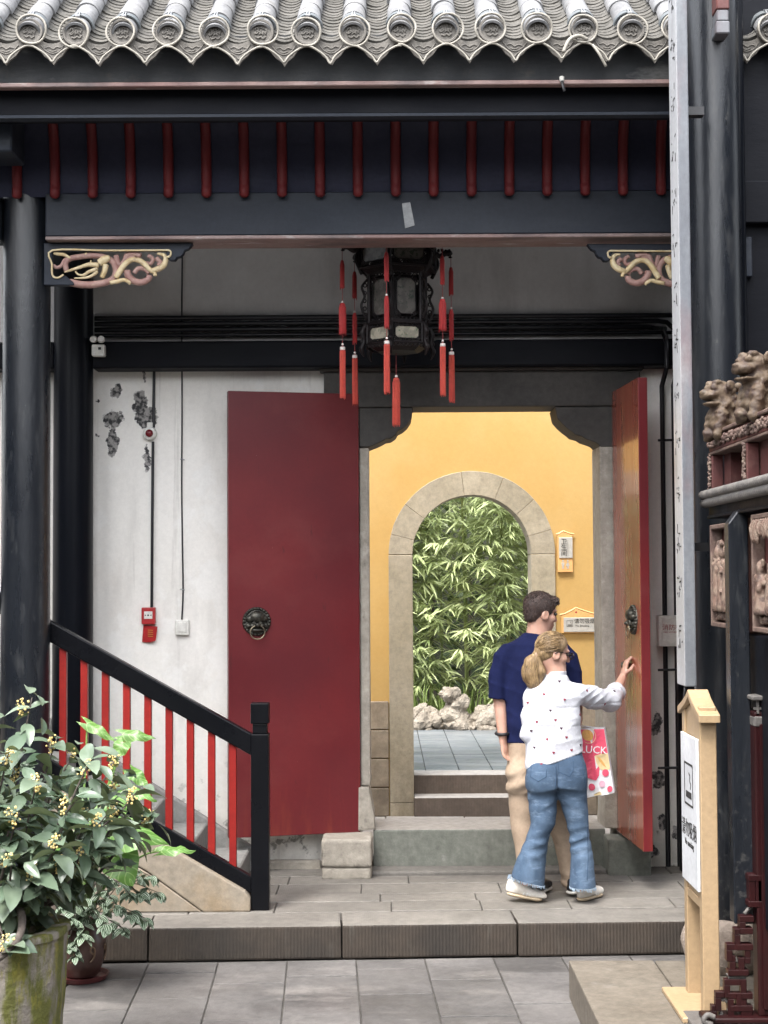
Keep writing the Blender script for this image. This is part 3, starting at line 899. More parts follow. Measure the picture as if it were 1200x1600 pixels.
tone(0.70, 'lion_wood', 'figure', 'old_carving', 'red_panel')
tone(0.50, 'mahogany')
tone(1.15, 'platform', 'door_red')
tone(1.10, 'beam')
tone(0.90, 'tile', 'pan_tile', 'yellow')
M['column'].node_tree.nodes['Principled BSDF'].inputs['Specular IOR Level'].default_value = 0.8

tone(0.86, 'platform', 'sill')
tone(0.62, 'carved_step', 'mahogany')
tone(0.90, 'paving')
M['mahogany'].node_tree.nodes['Principled BSDF'].inputs['Specular IOR Level'].default_value = 0.25

tone(0.72, 'pan_tile')
tone(0.88, 'tile_end')
tone(1.06, 'tile')

tone(1.12, 'platform', 'paving')
tone(0.90, 'door_red')
tone(0.85, 'lion_wood', 'figure', 'old_carving')

tone(0.60, 'grey_moulding')
tone(0.85, 'lion_wood')
tone(0.78, 'beam', 'fascia', 'column', 'dark_timber', 'lintel_stone')
tone(0.94, 'baluster_red')
M['column'].node_tree.nodes['Principled BSDF'].inputs['Specular IOR Level'].default_value = 0.5
M['door_red'].node_tree.nodes['Principled BSDF'].inputs['Specular IOR Level'].default_value = 0.28
# ------------------------------------------------------------------ ground, courtyard paving, platform
PLAT = 0.18          # platform height
ROT = R(2.2)         # the courtyard lies slightly askew to the gate
g = MB(); g.box(-60, 60, -60, 60, -0.3, -0.03)
tag(g.build('ground', M['ground']), kind='structure')

def rp(x, y, z=0.0, piv=(0, 8.52)):
    c, s_ = math.cos(ROT), math.sin(ROT)
    dx, dy = x - piv[0], y - piv[1]
    return Vector((piv[0] + dx * c - dy * s_, piv[1] + dx * s_ + dy * c, z))

# the courtyard: a bed of mortar with every slab laid on it
bed = MB()
bed.prism([rp(-4.2, 2.6, -0.028), rp(3.2, 2.6, -0.028), rp(3.2, 8.58, -0.028), rp(-4.2, 8.58, -0.028)], (0, 0, 0.018))
court = tag(bed.build('courtyard_paving', M['joint']), kind='structure')
slab_me = {}
def slab_mesh(w, l, h, m, name='paving_slab', bev=0.006):
    key = (round(w, 3), round(l, 3), round(h, 3), m.name)
    if key not in slab_me:
        b = MB(); b.box(-w / 2, w / 2, -l / 2, l / 2, -h, 0)
        slab_me[key] = b.mesh(name, m, bevel=bev, seg=2)
    return slab_me[key]
rs = random.Random(3)
SW = 0.374
for i in range(-9, 9):
    x = 0.02 + i * SW
    y = 8.49 - (0.0 if i % 2 else 0.17) + (0.06 if i % 3 == 0 else 0)
    first = True
    y_top = 8.49
    lens = [0.58, 0.50, 0.66]
    start = {0: 0.21, 1: 0.45, 2: 0.33}[i % 3]
    yy = y_top
    k = 0
    while yy > 3.4:
        l = start if k == 0 else lens[(k + i) % 3]
        c = rp(x, yy - l / 2, rs.uniform(-0.003, 0.003))
        put('paving_slab', slab_mesh(SW - 0.007, l - 0.007, 0.02, M['paving']), court, c, (R(rs.uniform(-0.25, 0.25)), R(rs.uniform(-0.25, 0.25)), ROT + R(rs.uniform(-0.2, 0.2))))
        yy -= l
        k += 1

# the platform before the gate
core = MB()
core.prism([rp(-3.6, 8.70, 0.0), rp(3.1, 8.70, 0.0), Vector((3.1, 10.19, 0)), Vector((-3.6, 10.19, 0))], (0, 0, PLAT - 0.012))
plat = tag(core.build('platform', M['joint']), kind='structure')
# kerb stones along its front
edges = [-3.6, -2.55, -1.30, -0.245, 0.722, 1.74, 3.1]
for a, b in zip(edges[:-1], edges[1:]):
    m = MB(); w = b - a - 0.006; m.box(-w / 2, w / 2, -0.17, 0.17, -PLAT, 0)
    me = m.mesh('kerb_stone', [M['kerb'], M['platform']], bevel=0.012, seg=2, jitter=0.004)
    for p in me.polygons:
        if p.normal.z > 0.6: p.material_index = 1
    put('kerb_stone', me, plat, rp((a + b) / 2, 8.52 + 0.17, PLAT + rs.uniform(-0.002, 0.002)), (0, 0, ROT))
# long slabs behind the kerb
row = 0
y = 8.865
while y < 10.15:
    d = [0.27, 0.22, 0.30, 0.24][row % 4]
    d = min(d, 10.19 - y)
    x = -3.6 + [0.0, -0.55, -0.25][row % 3]
    while x < 3.05:
        w = rs.uniform(0.42, 0.85)
        x1 = min(x + w, 3.1); x0 = max(x, -3.6)
        m = MB()
        sk = lambda xx: xx * math.tan(ROT) * max(0.0, 1 - (y - 8.865) / 1.3)
        sk2 = lambda xx: xx * math.tan(ROT) * max(0.0, 1 - (y + d - 8.865) / 1.3)
        poly = [(x0 + .003, y + sk(x0) + .003, PLAT - .03), (x1 - .003, y + sk(x1) + .003, PLAT - .03), (x1 - .003, y + d + sk2(x1) - .003, PLAT - .03), (x0 + .003, y + d + sk2(x0) - .003, PLAT - .03)]
        m.prism(poly, (0, 0, 0.03 + rs.uniform(-0.002, 0.002)))
        m.build('platform_slab', M['platform'], plat, origin=((x0 + x1) / 2, y, PLAT), bevel=0.004)
        x = x1
    y += d
    row += 1

# the low stone ledge before the hall on the right
c0 = G(890, 1504, PLAT)
LX, LY = c0.x, 7.72
core = MB(); core.box(LX + 0.02, 3.2, 3.0, LY - 0.02, -0.02, PLAT - 0.02)
ledge = tag(core.build('stone_ledge', M['joint']), kind='structure')
ex = [3.0, 4.1, 5.2, 6.35, LY]
for a, b in zip(ex[:-1], ex[1:]):
    m = MB(); m.box(LX, LX + 0.42, a + .003, b - .003, -0.02, PLAT)
    m.build('edge_stone', M['slab_stone'], ledge, origin=(LX, a, 0), bevel=0.009, seg=2, jitter=0.003)
    xs = [LX + 0.425, LX + 0.98, LX + 1.6, 3.2]
    for x0, x1 in zip(xs[:-1], xs[1:]):
        m = MB(); m.box(x0 + .003, x1 - .003, a + .003, b - .003, PLAT - 0.06, PLAT - 0.003 + rs.uniform(-.002, .002))
        m.build('ledge_slab', M['slab_stone'], ledge, origin=(x0, a, PLAT), bevel=0.005)

# the lane behind the gate and the inner court seen through the arch
YG, YY = 10.2, 12.3          # front of the gate wall, front of the yellow wall
LANE = 0.187
INNER = 0.487
m = MB(); m.box(-6, 6, 10.2, 12.45, -0.1, LANE - 0.014)
lane = tag(m.build('lane_paving', M['joint']), kind='structure')
for i in range(-5, 6):
    for j in range(3):
        x0 = i * 0.62 + (0.3 if j % 2 else 0); y0 = 10.62 + j * 0.56
        b = MB(); b.box(x0 + .003, x0 + .617, y0 + .003, y0 + .557, LANE - .03, LANE + rs.uniform(-.002, .002))
        b.build('lane_slab', M['pale_slab'], lane, origin=(x0, y0, LANE), bevel=0.004)
m = MB(); m.box(-6, 7, 12.62, 30, -0.1, INNER - 0.016)
icourt = tag(m.build('inner_court_paving', M['joint']), kind='structure')
for i in range(-8, 16):
    for j in range(6):
        w, l = 0.277, 0.585
        x0 = 0.055 + i * w; y0 = 12.72 + j * l
        put('paving_slab', slab_mesh(w - 0.006, l - 0.006, 0.03, M['inner_tile']), icourt, (x0 + w / 2, y0 + l / 2, INNER + rs.uniform(-.001, .001)), (R(rs.uniform(-.2, .2)), R(rs.uniform(-.2, .2)), 0))
# ------------------------------------------------------------------ unseen halls added on three sides, shading the court and darkening reflections
M['hall_wall'] = mat('hall_wall', (0.06, 0.04, 0.034), (0.085, 0.055, 0.045), 2, .7, bump=.1)
M['hall_roof'] = mat('hall_roof', (0.10, 0.10, 0.10), (0.14, 0.14, 0.135), 4, .8, bump=.3)
def side_building(name, label, front, back, a0, a1, eave, ridge):
    """an added, unseen hall running front to back beside the courtyard"""
    t = thing(name, (front, (a0 + a1) / 2, 0), label, 'hall')
    sg = 1 if back > front else -1
    def bx(nm, q0, q1, f0, f1, z0, z1, m_):
        b = MB(); b.box(min(f0, f1), max(f0, f1), q0, q1, z0, z1); b.build(nm, m_, t, bevel=.01)
    bx('wall', a0, a1, front + sg * 1.2, back, 0, eave, M['hall_wall'])
    n = int((a1 - a0) / 2.6)
    for i in range(n + 1):
        a = a0 + .2 + (a1 - a0 - .4) * i / n
        b = MB(); b.lathe([(.14, 0), (.13, eave)], (front + sg * .15, a, 0), 16); b.build('column', M['column'], t, smooth=40)
        if i < n:
            am = a + (a1 - a0 - .4) / n / 2
            bx('door', am - .8, am + .8, front + sg * 1.13, front + sg * 1.195, .3, 2.9, M['mahogany'])
    bx('beam', a0, a1, front + sg * .05, front + sg * .25, eave - .3, eave - .01, M['dark_timber'])
    mid = (front + back) / 2
    prof = [(front - sg * .7, eave - .1), (mid, ridge), (back + sg * .4, eave - .1), (back + sg * .4, eave - .02), (mid, ridge + .12), (front - sg * .7, eave)]
    b = MB(); b.prism([(f, a0 - .3, z) for f, z in prof], (0, a1 - a0 + .6, 0)); b.build('roof', M['hall_roof'], t)
    bx('ridge', a0 - .3, a1 + .3, mid - .12, mid + .12, ridge + .125, ridge + .5, M['hall_roof'])
def facing_building():  # added out of view so lacquer and doors reflect something dark
    t = thing('added_facing_hall', (0, -5, 0), 'unseen timber hall added opposite the gate to darken reflections and block low sky', 'hall')
    def bx(nm, x0, x1, y0, y1, z0, z1, m_):
        b = MB(); b.box(x0, x1, y0, y1, z0, z1); b.build(nm, m_, t, bevel=.01)
    bx('wall', -8, 8, -11, -6.2, 0, 4.0, M['hall_wall'])
    bx('beam', -8, 8, -5.25, -5.05, 3.6, 3.89, M['dark_timber'])
    for i in range(6):
        x = -7.5 + 3 * i
        b = MB(); b.lathe([(.16, 0), (.15, 3.8)], (x, -5.15, 0), 16); b.build('column', M['column'], t, smooth=40)
        if i < 5: bx('door', x + .5, x + 2.5, -6.195, -6.13, .3, 3.0, M['mahogany'])
    b = MB(); b.pyz([(-4.3, 3.9), (-8.3, 5.7), (-11.6, 3.9), (-11.6, 4.0), (-8.3, 5.82), (-4.3, 4.0)], -8.5, 8.5); b.build('roof', M['hall_roof'], t)
    bx('ridge', -8.5, 8.5, -8.42, -8.18, 5.825, 6.1, M['hall_roof'])
facing_building()
side_building('added_left_hall', 'unseen timber hall added on the left to shade the courtyard', -4.6, -9.5, -2.0, 9.6, 4.0, 5.6)
side_building('added_right_hall', 'unseen timber hall added on the right to shade the courtyard', 3.4, 9.0, -2.0, 7.6, 5.0, 6.4)
# ------------------------------------------------------------------ the gatehouse
gate = thing('gatehouse', (0, YG, PLAT), 'temple gatehouse with grey tiled roof, black columns and open red double door', 'gatehouse')
COLX = 2.05
# wall of white plaster with the door opening
jl, jr = P(577, 900, 10.15).x, P(937, 900, 10.15).x        # clear opening
zt = P(700, 637, 10.15).z                                  # underside of the lintel
ol, orr = P(562, 900, 10.1).x, P(962, 900, 10.1).x         # outside of the stone jambs
lint_l, lint_r, lint_top = P(506, 600, 10.1).x, P(1001, 600, 10.1).x, P(700, 571, 10.1).z
WT = 4.62
m = MB()
WB = 3.53
m.box(-3.6, ol, YG, YG + 0.30, 0.0, WB)
m.box(orr, 3.1, YG, YG + 0.30, 0.0, WB)
m.box(ol, orr, YG, YG + 0.30, zt + 0.06, WB)
m.build('wall', M['plaster'], gate)
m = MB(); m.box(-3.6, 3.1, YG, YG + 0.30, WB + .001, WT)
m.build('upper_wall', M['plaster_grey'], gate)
# skirting stones at the foot of the wall on the left
m = MB()
m.box(-3.4, P(503, 1300, 10.12).x - .005, YG - 0.07, YG - 0.004, PLAT - 0.01, PLAT + 0.055)
m.build('plinth_stone', M['frame_stone'], gate, bevel=0.012, jitter=0.006)
# stone frame
m = MB(); m.box(lint_l, lint_r, YG - 0.10, YG + 0.26, zt + 0.001, lint_top - 0.04)
m.box(lint_l - 0.03, lint_r + 0.02, YG - 0.13, YG + 0.24, lint_top - 0.038, lint_top + 0.02)
m.build('lintel', M['lintel_stone'], gate, bevel=0.012, seg=2, jitter=0.003)
def notch(side):
    # the scalloped corner stones under the lintel
    if side < 0:
        px = [(645, 637), (643, 655), (637, 664), (629, 671), (622, 674), (619, 680), (611, 686), (603, 687), (598, 690), (590, 694), (577, 699)]
        x_out = ol
    else:
        px = [(866, 637), (870, 655), (878, 664), (886, 671), (893, 676), (897, 680), (908, 683), (914, 687), (923, 690), (931, 693), (937, 699)]
        x_out = orr
    pts = [P(a, b, 10.15) for a, b in px]
    poly = [(p.x, p.z) for p in pts]
    poly = [(poly[0][0], zt - 0.002)] + poly[1:] + [(x_out, poly[-1][1]), (x_out, zt - 0.002)]
    b = MB(); b.pxz(poly, YG - 0.09, YG + 0.255)
    b.build('corner_stone', M['lintel_stone'], gate, bevel=0.006)
    return poly[-2][1]
zn = notch(-1); notch(1)
m = MB(); m.box(ol, jl, YG - 0.085, YG + 0.25, P(570, 1228, 10.1).z, zn - 0.003)
m.build('door_jamb', M['frame_stone'], gate, bevel=0.012, seg=2, jitter=0.007)
m = MB(); m.box(jr, orr, YG - 0.085, YG + 0.25, P(948, 1230, 10.1).z, zn - 0.003)
m.build('door_jamb', M['frame_stone'], gate, bevel=0.012, seg=2, jitter=0.007)
SILL = 0.436
for sx, xa, xb in ((-1, P(560, 1260, 10.1).x, P(585, 1260, 10.1).x), (1, P(944, 1260, 10.1).x, P(970, 1260, 10.1).x)):
    z1, z0 = P(570, 1229, 10.1).z, SILL + 0.002
    b = MB()
    x_in = xb if sx < 0 else xa
    x_o = xa if sx < 0 else xb
    e = (jl if sx < 0 else jr)
    b.pxz([(x_o, z0), (x_in, z0), (x_in, z0 + 0.09), (e + sx * 0.012, z1), (x_o, z1)], YG - 0.12, YG + 0.24)
    b.build('jamb_base', M['frame_stone'], gate, bevel=0.012, seg=2, jitter=0.01)
# sill step
m = MB(); m.box(P(583, 1300, 10.1).x, P(946, 1300, 10.1).x, YG - 0.10, YG + 0.39, PLAT - 0.02, SILL)
m.build('sill_step', [M['sill'], M['pale_slab']], gate, bevel=0.012, seg=2, jitter=0.004)
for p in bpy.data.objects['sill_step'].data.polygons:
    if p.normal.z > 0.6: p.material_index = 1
m = MB(); m.box(P(575, 1345, 9.95).x, P(946, 1345, 9.95).x, YG - 0.30, YG - 0.104, PLAT - 0.02, PLAT + 0.028)
m.build('foot_strip', M['platform'], gate, bevel=0.014, seg=2, jitter=0.006)
# pivot stones under the door leaves
pa, pb = P(504, 1303, 9.9), P(581, 1343, 9.9)
def lump(name, x0, x1, y0, y1, z0, z1, m_, parent, amp=.012, seg=.03):
    """a roughly dressed block of stone"""
    b = MB(); b.box(x0, x1, y0, y1, z0, z1)
    o = b.build(name, m_, parent, bevel=.022, seg=3)
    bm = bmesh.new(); bm.from_mesh(o.data)
    bmesh.ops.subdivide_edges(bm, edges=[e for e in bm.edges if e.calc_length() > seg * 2], cuts=5, use_grid_fill=True)
    for v in bm.verts: v.co += Vector(noise.noise_vector(v.co * 7 + Vector((x0 * 9, 0, 0)))) * amp + Vector(noise.noise_vector(v.co * 23)) * amp * .35
    for f in bm.faces: f.smooth = True
    bm.to_mesh(o.data); bm.free()
    return o
lump('pivot_stone', pa.x, pb.x, 9.80, 10.08, PLAT - .01, PLAT + .075, M['frame_stone'], gate, .008)
lump('pivot_stone', pa.x - .004, pb.x + .003, 9.79, 10.09, PLAT + .072, pa.z - .018, M['frame_stone'], gate, .006)
m = MB(); a_, b_ = P(947, 1300, 9.95), P(1018, 1350, 9.85)
m.box(a_.x, b_.x, 9.86, YG - 0.105, PLAT - 0.02, SILL - 0.03)
m.build('pivot_stone', M['sill'], gate, bevel=0.012, seg=2, jitter=0.006)

# ---- door leaves
def leaf(hx, hy, fx, fy, z0, z1, th, m_, lab, side):
    h, f = Vector((hx, hy, 0)), Vector((fx, fy, 0))
    u = (f - h).normalized()
    n = Vector((-u.y, u.x, 0)) * side
    b = MB()
    b.prism([(h.x, h.y, z0), (f.x, f.y, z0), (f.x + n.x * th, f.y + n.y * th, z0), (h.x + n.x * th, h.y + n.y * th, z0)], (0, 0, z1 - z0))
    o = b.build('door_leaf', m_, gate, bevel=0.005, seg=2)
    o['label'] = lab
    return o, u, n
DZ0, DZ1 = 0.425, P(357, 611, 9.9).z
hl = P(562, 960, 10.09); fl = P(357, 960, 9.88)
leaf_l, ul, nl = leaf(hl.x, hl.y, fl.x, fl.y, DZ0, DZ1, 0.06, M['door_red'], 'dark red door leaf folded back against the white wall', -1)
hr = P(960, 960, 10.09); fr = P(1001, 960, 9.32)
leaf_r, ur, nr = leaf(hr.x, hr.y, fr.x, fr.y, DZ0, DZ1, 0.058, [M['door_red_reflect'], M['door_red']], 'red door leaf with painted orange reflection standing open towards the viewer', 1)
for p in leaf_r.data.polygons:
    if abs(p.normal.x) < 0.7: p.material_index = 1
# lion-head knockers
def knocker(parent, c, u, n, lab=None):
    """c on the door face, u along the door, n out of the door"""
    Mx = Matrix((u, n, Vector((0, 0, 1)))).transposed()
    W = lambda x, y, z: Vector(c) + Mx @ Vector((x, y, z))
    Rr = 0.094
    lo = [min(W(sx * .12, sy, sz * .12)[i] for sx in (-1, 1) for sy in (-.02, .1) for sz in (-1, 1)) for i in range(3)]
    hi = [max(W(sx * .12, sy, sz * .12)[i] for sx in (-1, 1) for sy in (-.02, .1) for sz in (-1, 1)) for i in range(3)]
    s = SDF(lo, hi, 0.0042)
    E = lambda x, y, z, r, k=0.006: s.ell(W(x, y, z), r, k, M=Mx.to_4x4())
    E(0, 0.0, 0, (Rr, 0.014, Rr))
    for i in range(26):                              # curls round the rim
        q = 2 * math.pi * i / 26
        E(0.084 * math.cos(q), 0.012, 0.084 * math.sin(q), (0.009, 0.009, 0.009), 0.004)
    E(0, 0.022, 0.030, (0.048, 0.034, 0.038))        # brow
    E(-0.045, 0.016, 0.018, (0.026, 0.022, 0.022)); E(0.045, 0.016, 0.018, (0.026, 0.022, 0.022))
    E(-0.024, 0.035, -0.010, (0.014, 0.012, 0.008), 0.003); E(0.024, 0.035, -0.010, (0.014, 0.012, 0.008), 0.003)
    E(0, 0.045, -0.022, (0.018, 0.020, 0.014), 0.004)  # nose
    E(-0.030, 0.028, -0.026, (0.02, 0.018, 0.014), 0.004); E(0.030, 0.028, -0.026, (0.02, 0.018, 0.014), 0.004)
    E(-0.058, 0.016, -0.026, (0.016, 0.016, 0.018), 0.004); E(0.058, 0.016, -0.026, (0.016, 0.016, 0.018), 0.004)
    E(0, 0.028, -0.055, (0.040, 0.016, 0.011), 0.004)  # jaw
    o = s.build('knocker', [M['bronze'], M['brass_worn']], parent)
    b = MB()
    ring = [W(0.047 * math.sin(t), 0.044 + 0.006 * math.cos(t), -0.062 - 0.040 * (1 - math.cos(t)) * 0.5 - 0.0 * t) for t in [2 * math.pi * i / 28 for i in range(28)]]
    ring = [W(0.047 * math.sin(t), 0.042, -0.068 + 0.044 * math.cos(t)) for t in [2 * math.pi * i / 28 for i in range(28)]]
    b.tube(ring, 0.0045, 8, closed=True)
    b.build('knocker_ring', M['brass_worn'], parent, smooth=True)
kp = hl + (fl - hl) * 0.79
kc = P(400, 972, (kp.y)); 
knocker(leaf_l, (kp.x, kp.y, P(400, 971, 9.93).z), -ul, -nl)
kp = hr + (fr - hr) * 0.77
knocker(leaf_r, (kp.x, kp.y, P(990, 968, 9.5).z), -ur, -nr)

# ---- columns
def column(x, y, r, z1):
    b = MB()
    n = 20
    prof = [(r * 1.05, PLAT + .0)] + [(r * (1.05 - 0.06 * i / n), PLAT + (z1 - PLAT) * i / n) for i in range(1, n + 1)]
    b.lathe(prof, (x, y, 0), 40)
    return b.build('column', M['column'], gate, smooth=40)
pc = P(40, 900, 8.86)
column(pc.x, 8.86, 0.136, 4.32)
column(2.06, 8.86, 0.136, 4.32)
pc2 = P(114, 900, 10.02)
cb = column(pc2.x, 10.02, 0.127, 4.4)
cb.data.materials[0] = M['black_lacquer']
column(2.03, 10.02, 0.127, 4.4).data.materials[0] = M['black_lacquer']
for x in (pc.x, 2.06):
    b = MB(); b.lathe([(0.2, PLAT - .01), (0.21, PLAT + .03), (0.20, PLAT + .09), (0.165, PLAT + .11)], (x, 8.86, 0), 32)
    b.build('column_base', M['drum_stone'], gate, smooth=50)

# ---- beams
bz0, bz1 = P(600, 374, 8.74).z, P(600, 300, 8.74).z
m = MB(); m.box(pc.x + 0.135, 2.9, 8.72, 8.96, bz0 + 0.022, bz1)
m.build('front_beam', M['beam'], gate, bevel=0.008)
m = MB(); m.box(pc.x + 0.14, 2.9, 8.706, 8.97, bz0, bz0 + 0.021)
m.build('beam_trim', M['beam_trim'], gate, bevel=0.004)
m = MB(); m.box(-3.6, pc.x - 0.135, 8.72, 8.96, bz0 + 0.022, bz1)
m.build('front_beam', M['beam'], gate, bevel=0.008)
m = MB(); m.box(pc2.x + 0.12, 2.9, 10.0, YG - 0.003, P(600, 573, 10.0).z, P(600, 531, 10.0).z)
m.build('back_beam', M['dark_timber'], gate, bevel=0.012)
m = MB(); m.box(-3.6, pc2.x - 0.12, 10.0, YG - 0.003, P(600, 573, 10.0).z, P(600, 531, 10.0).z)
m.build('back_beam', M['dark_timber'], gate, bevel=0.012)
# tie beams running back from the columns and the projecting beam head on the left
for x in (-2.02, 2.06):
    m = MB(); m.box(x - 0.09, x + 0.09, 8.98, YG - 0.003, 4.02, 4.26)
    m.build('tie_beam', M['dark_timber'], gate, bevel=0.01)
bh = P(18, 236, 8.25)
m = MB(); m.box(bh.x - 0.30, bh.x, 8.25, 8.56, bh.z, bh.z + 0.30)
m.build('beam_head', M['beam'], gate, bevel=0.008)
# purlin behind the fascia
m = MB(); m.box(-3.6, 3.1, 8.05, 8.20, 4.535, 4.70)
m.build('purlin', M['dark_timber'], gate, bevel=0.006)
m = MB(); m.box(-3.6, 3.1, 8.035, 8.10, 4.518, 4.534)
m.build('purlin_trim', M['beam'], gate)
# curved ceiling and its red ribs
prof = spline([(0, 8.21, 4.60), (0, 8.30, 4.72), (0, 8.45, 4.775), (0, 8.58, 4.735), (0, 8.665, 4.62), (0, 8.70, 4.47), (0, 8.71, 4.34), (0, 8.735, 4.27)], 4)
m = MB()
inner = [(p.y, p.z) for p in prof]
outer = [(p.y + (0.02 if p.y > 8.6 else 0), p.z + (0.03 if p.y < 8.68 else 0.01)) for p in prof]
m.pyz(inner + outer[::-1], -3.6, 2.95)
M['ceiling_navy'] = mat('ceiling_navy', (0.026, 0.028, 0.050), (0.018, 0.020, 0.038), 3, 0.55, 0.7, 0.2, 30, spec=0.2)
m.build('curved_ceiling', M['ceiling_navy'], gate, smooth=30)
m = MB()
rp_ = [Vector((0, p.y - (0.022 if p.y > 8.6 else 0.0), p.z - (0.02 if p.y <= 8.62 else 0.0))) for p in prof][:-3]
rp_ += [Vector((0, 8.685, 4.30)), Vector((0, 8.682, 4.262)), Vector((0, 8.684, 4.25))]
m.tube(rp_, [0.029] * (len(rp_) - 2) + [0.028, 0.014], 10)
rib = m.mesh('ceiling_rib', M['rafter_red'], smooth=60)
for i in range(-2, 22):
    px = 86 + 59.15 * i
    x = P(px, 290, 8.69).x
    if -3.5 < x < 2.9 and not (-2.18 < x < -1.92 and False):
        put('ceiling_rib', rib, gate, (x, 0, 0))

# fascia
fz1, fz0 = P(600, 78, 7.93).z, P(600, 127, 7.93).z
m = MB(); m.box(-3.6, 3.1, 7.93, 7.965, fz0, fz1 + 0.08)
m.build('fascia', M['fascia'], gate, bevel=0.003)
m = MB(); m.box(-3.6, 3.1, 7.918, 7.975, fz0 - 0.024, fz0 - 0.001)
m.build('fascia_trim', M['beam_trim'], gate, bevel=0.004)

# ---- roof
SL = R(35)
EY = 7.80
EZ = P(600, 53, EY).z
up = Vector((0, math.cos(SL), math.sin(SL)))
nn = Vector((0, -math.sin(SL), math.cos(SL)))
RIDGE_S = 1.62
def on(x, s_, h=0.0):
    return Vector((x, EY, EZ)) + up * s_ + nn * h - Vector((x, 0, 0)) * 0 if False else Vector((x, EY + up.y * s_ + nn.y * h, EZ + up.z * s_ + nn.z * h))
a, r_ = on(0, 0.14, -0.085), on(0, RIDGE_S, -0.085)
back_e = Vector((0, 10.45, 4.72))
m = MB()
m.pyz([(a.y, a.z), (r_.y, r_.z), (back_e.y, back_e.z + 0.05), (back_e.y, back_e.z), (r_.y, r_.z - 0.09), (a.y, a.z - 0.035)], -3.6, 3.1)
roof = m.build('roof', M['dark_timber'], gate)
# gable infill so that no sky shows between wall and roof
m = MB(); m.box(-3.6, 3.1, YG + 0.01, YG + 0.26, WT + 0.002, 4.74)
m.build('wall_plate', M['dark_timber'], gate)
ROWS = 0.2375
X0 = P(47, 55, EY).x
rows = [X0 + i * ROWS for i in range(-4, 23) if -3.5 < X0 + i * ROWS < 3.05]
# meshes shared by all tiles
def half_pipe(r, l, th, flare=0.0):
    b = MB(); n = 12
    vs, fs = [], []
    for (rr, s_) in ((r, 0), (r - flare, l)):
        for k in range(n + 1):
            q = math.pi * k / n
            vs.append(Vector((rr * math.cos(q), 0, 0)) + up * s_ + nn * (rr * math.sin(q)))
    for (rr, s_) in ((r - th, 0), (r - flare - th, l)):
        for k in range(n + 1):
            q = math.pi * k / n
            vs.append(Vector((rr * math.cos(q), 0, 0)) + up * s_ + nn * (rr * math.sin(q)))
    m1 = n + 1
    for k in range(n):
        fs.append((k, k + 1, m1 + k + 1, m1 + k))
        fs.append((2 * m1 + k + 1, 2 * m1 + k, 3 * m1 + k, 3 * m1 + k + 1))
        fs.append((k + 1, k, 2 * m1 + k, 2 * m1 + k + 1))
        fs.append((m1 + k, m1 + k + 1, 3 * m1 + k + 1, 3 * m1 + k))
    fs += [(0, m1, 3 * m1, 2 * m1), (n, 2 * m1 + n, 3 * m1 + n, m1 + n)]
    return b.add(vs, fs)
cover = [half_pipe(0.064 + 0.002 * i, 0.205, 0.012, 0.006).mesh('cover_tile', M['tile'], smooth=50) for i in range(2)]
def pan_piece():
    b = MB(); n = 8
    vs, fs = [], []
    Rp = 0.100
    for (s_, h) in ((0.0, 0.0), (0.13, -0.012)):
        for th in (0.0, 0.017):
            for k in range(n + 1):
                q = R(-150 + 120 * k / n)
                vs.append(Vector((Rp * math.cos(q), 0, 0)) + up * s_ + nn * (Rp * math.sin(q) + Rp * 0.86 + h - 0.03 + th))
    m1 = n + 1
    for k in range(n):
        fs.append((k, k + 1, m1 + k + 1, m1 + k))
        fs.append((m1 + k, m1 + k + 1, 3 * m1 + k + 1, 3 * m1 + k))
        fs.append((k + 1, k, 2 * m1 + k, 2 * m1 + k + 1))
        fs.append((2 * m1 + k + 1, 2 * m1 + k, 3 * m1 + k, 3 * m1 + k + 1))
    return b.add(vs, fs)
pan = pan_piece().mesh('pan_tile', M['pan_tile'], smooth=40, jitter=0.002)
disc = MB()
disc.lathe([(0.069, 0.018), (0.070, -0.006), (0.067, -0.012), (0.058, -0.012), (0.054, -0.004), (0.052, -0.002), (0.0, -0.003)], (0, 0, 0), 28, axis='Y')
disc_me = disc.mesh('eave_disc', M['tile_end'], smooth=40)
# a moulded emblem like the ones on the discs
emb = MB()
for pts in ([(-.030, .012), (-.022, .024), (-.012, .016), (-.016, .002)], [(-.008, .022), (.004, .026), (.014, .018)], [(.018, .020), (.030, .012), (.026, -.004)],
            [(-.034, -.002), (-.020, -.008), (-.008, .004), (.004, -.006), (.016, .004), (.028, -.010)], [(-.026, -.020), (-.012, -.030), (.002, -.022), (.014, -.032), (.028, -.020)],
            [(-.002, .014), (0, 0), (-.006, -.012)], [(.010, .008), (.012, -.014)], [(-.024, .002), (-.028, -.012)]):
    q = spline([(x, -0.004, z) for x, z in pts], 3)
    emb.tube(q, 0.0042, 6, flat=((0, 1, 0), 0.9))
emb_me = emb.mesh('emblem', M['tile_end'], smooth=True)
drip = MB()
wd = ROWS / 2 - 0.035
top = [(wd * t, 0.012 - 0.040 * (1 - t * t)) for t in [1 - i / 4 for i in range(9)]]       # concave upper edge
low = [(-wd - 0.020, -0.020), (-wd * 0.92, -0.052), (-wd * 0.55, -0.092), (-wd * 0.22, -0.112), (0, -0.138), (wd * 0.22, -0.112), (wd * 0.55, -0.092), (wd * 0.92, -0.052), (wd + 0.020, -0.020)]
drip.pxz(top + low, -0.008, 0.010)
for pts in ([(-.062, -.034), (-.036, -.066), (0, -.080), (.036, -.066), (.062, -.034)], [(-.040, -.076), (-.016, -.090), (0, -.108), (.016, -.090), (.040, -.076)], [(-.04, -.050), (-.02, -.044), (0, -.056), (.02, -.046), (.04, -.052)], [(-.02, -.066), (0, -.070), (.018, -.064)]):
    drip.tube(spline([(x, -0.009, z) for x, z in pts], 3), 0.004, 6)
drip_me = drip.mesh('drip_tile', M['tile_end'], smooth=40)
strap = MB()
